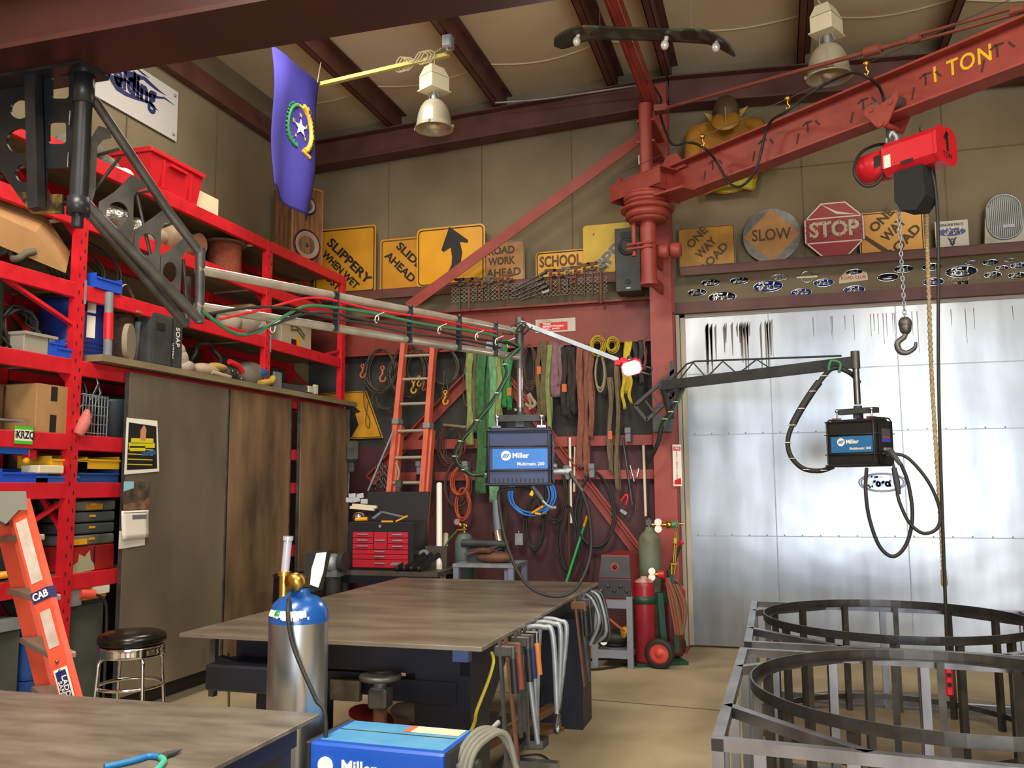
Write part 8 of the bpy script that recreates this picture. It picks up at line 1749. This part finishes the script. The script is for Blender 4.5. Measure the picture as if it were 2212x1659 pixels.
solo('orange_lead', oc_, mat('lead_orange', 'b85a34', .55), 'orange lead hanging from the red machine to the lower shelf', 'lead')
solo('yellow_connector', MB().ball(P(1354, 1363, Y=sy + .06), .05, (1.2, 1, .8)).tube([P(1345, 1372, Y=sy + .04), P(1362, 1362, Y=sy + .1)], .03, 8), mat('yellow_ochre', 'c08f2c', .6), 'yellow connector block on the lower shelf of the stand', 'connector')
solo('foot_pedal', MB().ball(P(1328, 1375, Y=sy + .15), .11, (1.3, 1, .6)).tube([(sx0 + .12 + .12 * math.cos(a * PI / 10), sy + .2 + .1 * math.sin(a * PI / 10), .18 + .01 * math.sin(a)) for a in range(40)], .014, 6), m_rub, 'black foot pedal with its cable coiled on the lower shelf', 'pedal')
solo('lamp_disc', MB().cyl(P(1304, 1386, Y=sy - .02), P(1304, 1386, Y=sy + .02), .03, n=20), m_white, 'small round white disc on the lower shelf of the stand', 'disc')
# cart + bottles
cw0, cw1 = P(1424, 1446, Z=0), P(1452, 1424, Z=0)
BC = thing('bottle_cart', 'green two wheeled bottle cart with red wheels beside the column', 'cart', ((cw0.x + cw1.x) / 2, (cw0.y + cw1.y) / 2, 0)); ax_ = (cw1 - cw0).normalized(); wn = V((ax_.y, -ax_.x, 0)); r_ = .125
for k, c in enumerate((cw0 + ax_ * .03, cw1)):
    # wheel axis runs along ax_
    X = FR(c + V((0, 0, r_)), V((0, 0, 1)).cross(ax_), (0, 0, 1)) if False else (M.Translation(c + V((0, 0, r_))) @ ax_.to_track_quat('Z', 'Y').to_matrix().to_4x4())
    w_ = part('tyre', MB(X).lathe([(r_ * .68, -.03), (r_ * .9, -.035), (r_, -.02), (r_, .02), (r_ * .9, .035), (r_ * .68, .03)], None, 36), m_rub, BC); part('hub', MB(X).lathe([(0, -.034), (.02, -.034), (.03, -.02), (r_ * .5, -.012), (r_ * .7, -.022), (r_ * .7, .022), (0, .02)], None, 30), mat('wheel_red', 'cf4a3c', .45), w_)
part('axle', MB().cyl(cw0 + V((0, 0, r_)), cw1 + V((0, 0, r_)), .012), m_dksteel, BC)
a1_, o1_ = P(1393, 1440, Z=0), None
ac = V((a1_.x + .0, a1_.y + .06, 0)); red_r = P(1415, 1400, Y=ac.y).x - ac.x; red_r = abs(red_r) * 1.1
zr = P(1393, 1255, Y=ac.y).z
TB = thing('acetylene_cylinder', 'red gas cylinder with a white topped shoulder in front on the green cart', 'cylinder', ac); X = WM[TB.name]
part('body', MB(X).lathe([(0, .03), (red_r - .01, .03), (red_r, .045), (red_r, zr - .05), (red_r * .93, zr - .015), (red_r * .7, zr + .01)], None, 36), mat('bottle_red', 'a02430', .38, c2='8c1f2a', sc=4), TB); part('shoulder', MB(X).lathe([(red_r * .9, zr - .008), (red_r * .72, zr + .012), (red_r * .3, zr + .03), (.03, zr + .04), (0, zr + .04)], None, 36), mat('worn_white', 'cdc6bb', .6, c2='a8483f', sc=14), TB)
gcx = P(1403, 1200, Y=ac.y + .22).x; gy = ac.y + .24; gr = abs(P(1427, 1200, Y=gy).x - P(1378, 1200, Y=gy).x) / 2; zg = P(1402, 1160, Y=gy).z
OX = thing('oxygen_cylinder', 'taller scuffed green gas cylinder behind the front red one', 'cylinder', (gcx, gy, 0)); X = WM[OX.name]
part('body', MB(X).lathe([(0, .02), (gr - .01, .02), (gr, .03), (gr, zg - .05), (gr * .96, zg - .015), (gr * .82, zg + .02), (gr * .55, zg + .045), (.04, zg + .06), (.035, zg + .09), (0, zg + .09)], None, 36), mat('bottle_green', '68725a', .55, c2='5c4a34', sc=4, det=8, lo=.36, hi=.56), OX)
part('valve', MB(X).cyl((0, 0, zg + .08), (0, 0, zg + .17), .024).box((0, 0, zg + .13), (.05, .05, .05)), m_dksteel, OX); rg = part('regulator', MB(X).cyl((.03, -.03, zg + .11), (.22, -.03, zg + .11), .018).lathe([(0, 0), (.03, 0), (.03, .05), (0, .05)], M.Translation((.16, -.03, zg + .11)) @ M.Rotation(PI / 2, 4, 'Y'), 16), m_brass, OX)
part('gauge', MB(X).cyl((.09, -.05, zg + .135), (.09, -.075, zg + .135), .032, n=20).cyl((.09, -.05, zg + .075), (.09, -.075, zg + .075), .032, n=20), m_white, rg); part('green_knob', MB(X).cyl((.21, -.03, zg + .11), (.26, -.03, zg + .115), .03, n=16), mat('knob_green', '2f8a5a', .4), rg)
r2x = P(1448, 1340, Y=cw1.y - .05).x; RB2 = thing('rear_cylinder', 'dark red gas cylinder half hidden behind the twin hoses', 'cylinder', (r2x, cw1.y - .02, 0)); X = WM[RB2.name]; zr2 = P(1445, 1255, Y=cw1.y).z
part('body', MB(X).lathe([(0, .04), (.10, .04), (.105, .06), (.105, zr2 - .06), (.09, zr2 - .01), (.04, zr2 + .03), (0, zr2 + .03)], None, 32), mat('bottle_darkred', '6e1f28', .4), RB2)
part('valve', MB(X).cyl((0, 0, zr2 + .02), (0, 0, zr2 + .10), .022), m_brass, RB2)
rg2 = part('regulator', MB().cyl(P(1405, 1240, Y=gy - .2), P(1432, 1242, Y=gy - .2), .018), m_brass, RB2); part('gauge', MB().cyl(P(1408, 1234, Y=gy - .2), P(1408, 1234, Y=gy - .23), .03, n=20).cyl(P(1408, 1247, Y=gy - .2), P(1408, 1247, Y=gy - .23), .03, n=20), m_white, rg2); part('red_knob', MB().cyl(P(1422, 1241, Y=gy - .2), P(1434, 1241, Y=gy - .2), .035, n=16), m_redp, rg2)
zg_ = P(1400, 1298, Y=ac.y - .1).z
part('strap', MB().lathe([(red_r + .002, zg_ - .03), (red_r + .008, zg_ - .03), (red_r + .008, zg_ + .03), (red_r + .002, zg_ + .03)], M.Translation(ac), 30).bar(ac + V((red_r * .7, .03, zg_)), V((r2x, cw1.y - .1, zg_ + .0)), .02, .10), m_green, BC)
part('frame', MB().bar(ac + V((.16, .08, .1)), ac + V((.13, .08, zg_ + .05)), .05, .03).bar(ac + V((.26, .12, .1)), ac + V((.22, .12, zg_ + .25)), .04, .04).bar(ac + V((.22, .12, zg_ + .25)), P(1470, 1172, Y=ac.y + .05), .03, .03).bar(V((ac.x - .12, ac.y, .015)), V((r2x + .1, cw1.y - .1, .015)), .28, .03), m_green, BC); part('grip', MB().tube([P(1462, 1180, Y=ac.y + .06), P(1475, 1170, Y=ac.y + .05)], .02, 8), m_redp, BC)
tw = MB(); 
for k, c in enumerate((0, 1)):
    tw.mi = k
    for j in range(3):
        ox = 6 * j - 3 + 3 * k; tw.tube(spline(scr(((1440 + ox * .3, 1248), (1448 + ox, 1290), (1458 + ox, 1340), (1464 + ox * .8, 1372), (1472 + ox * .5, 1350), (1470 + ox, 1310), (1452 + ox, 1262)), Y=ac.y - .06 - .02 * j), 5), .010, 6)
solo('twin_hose', tw, [mat('hose_red', 'a8483c', .6), mat('hose_olive', '5c5f3c', .6)], 'red and green twin torch hose hanging in loops beside the column', 'hose')
TR = thing('cutting_torch', 'brass cutting torch standing upright beside the column', 'torch', P(1458, 1240, Y=ac.y - .05)); part('tubes', MB().tube(scr(((1455, 1215), (1458, 1150), (1462, 1132), (1478, 1131)), Y=ac.y - .05), .009, 8).tube(scr(((1459, 1215), (1462, 1150)), Y=ac.y - .05), .006, 6), m_brass, TR); part('valve_body', MB().box(P(1459, 1168, Y=ac.y - .05), (.04, .03, .06), bev=.006).box(P(1456, 1218, Y=ac.y - .05), (.06, .03, .02), bev=.004).tube(scr(((1451, 1216), (1451, 1240)), Y=ac.y - .05), .012, 8).tube(scr(((1459, 1216), (1457, 1240)), Y=ac.y - .05), .012, 8), m_brass, TR)
ex = P(1466, 1285, Y=8.35); FX = thing('fire_extinguisher', 'red fire extinguisher half hidden behind the torch hoses', 'extinguisher', (ex.x, 8.36, .6)); part('body', MB().lathe([(0, ex.z - .25), (.055, ex.z - .25), (.06, ex.z - .2), (.06, ex.z + .04), (.03, ex.z + .08), (0, ex.z + .08)], M.Translation((ex.x, 8.36, 0)), 24), m_redp, FX); part('valve', MB().box((ex.x, 8.34, ex.z + .10), (.03, .05, .05)), m_blkp, FX); part('hanger', MB().box2((-.905, 8.34, ex.z - .1), (ex.x, 8.52, ex.z - .08)), m_galv, FX)
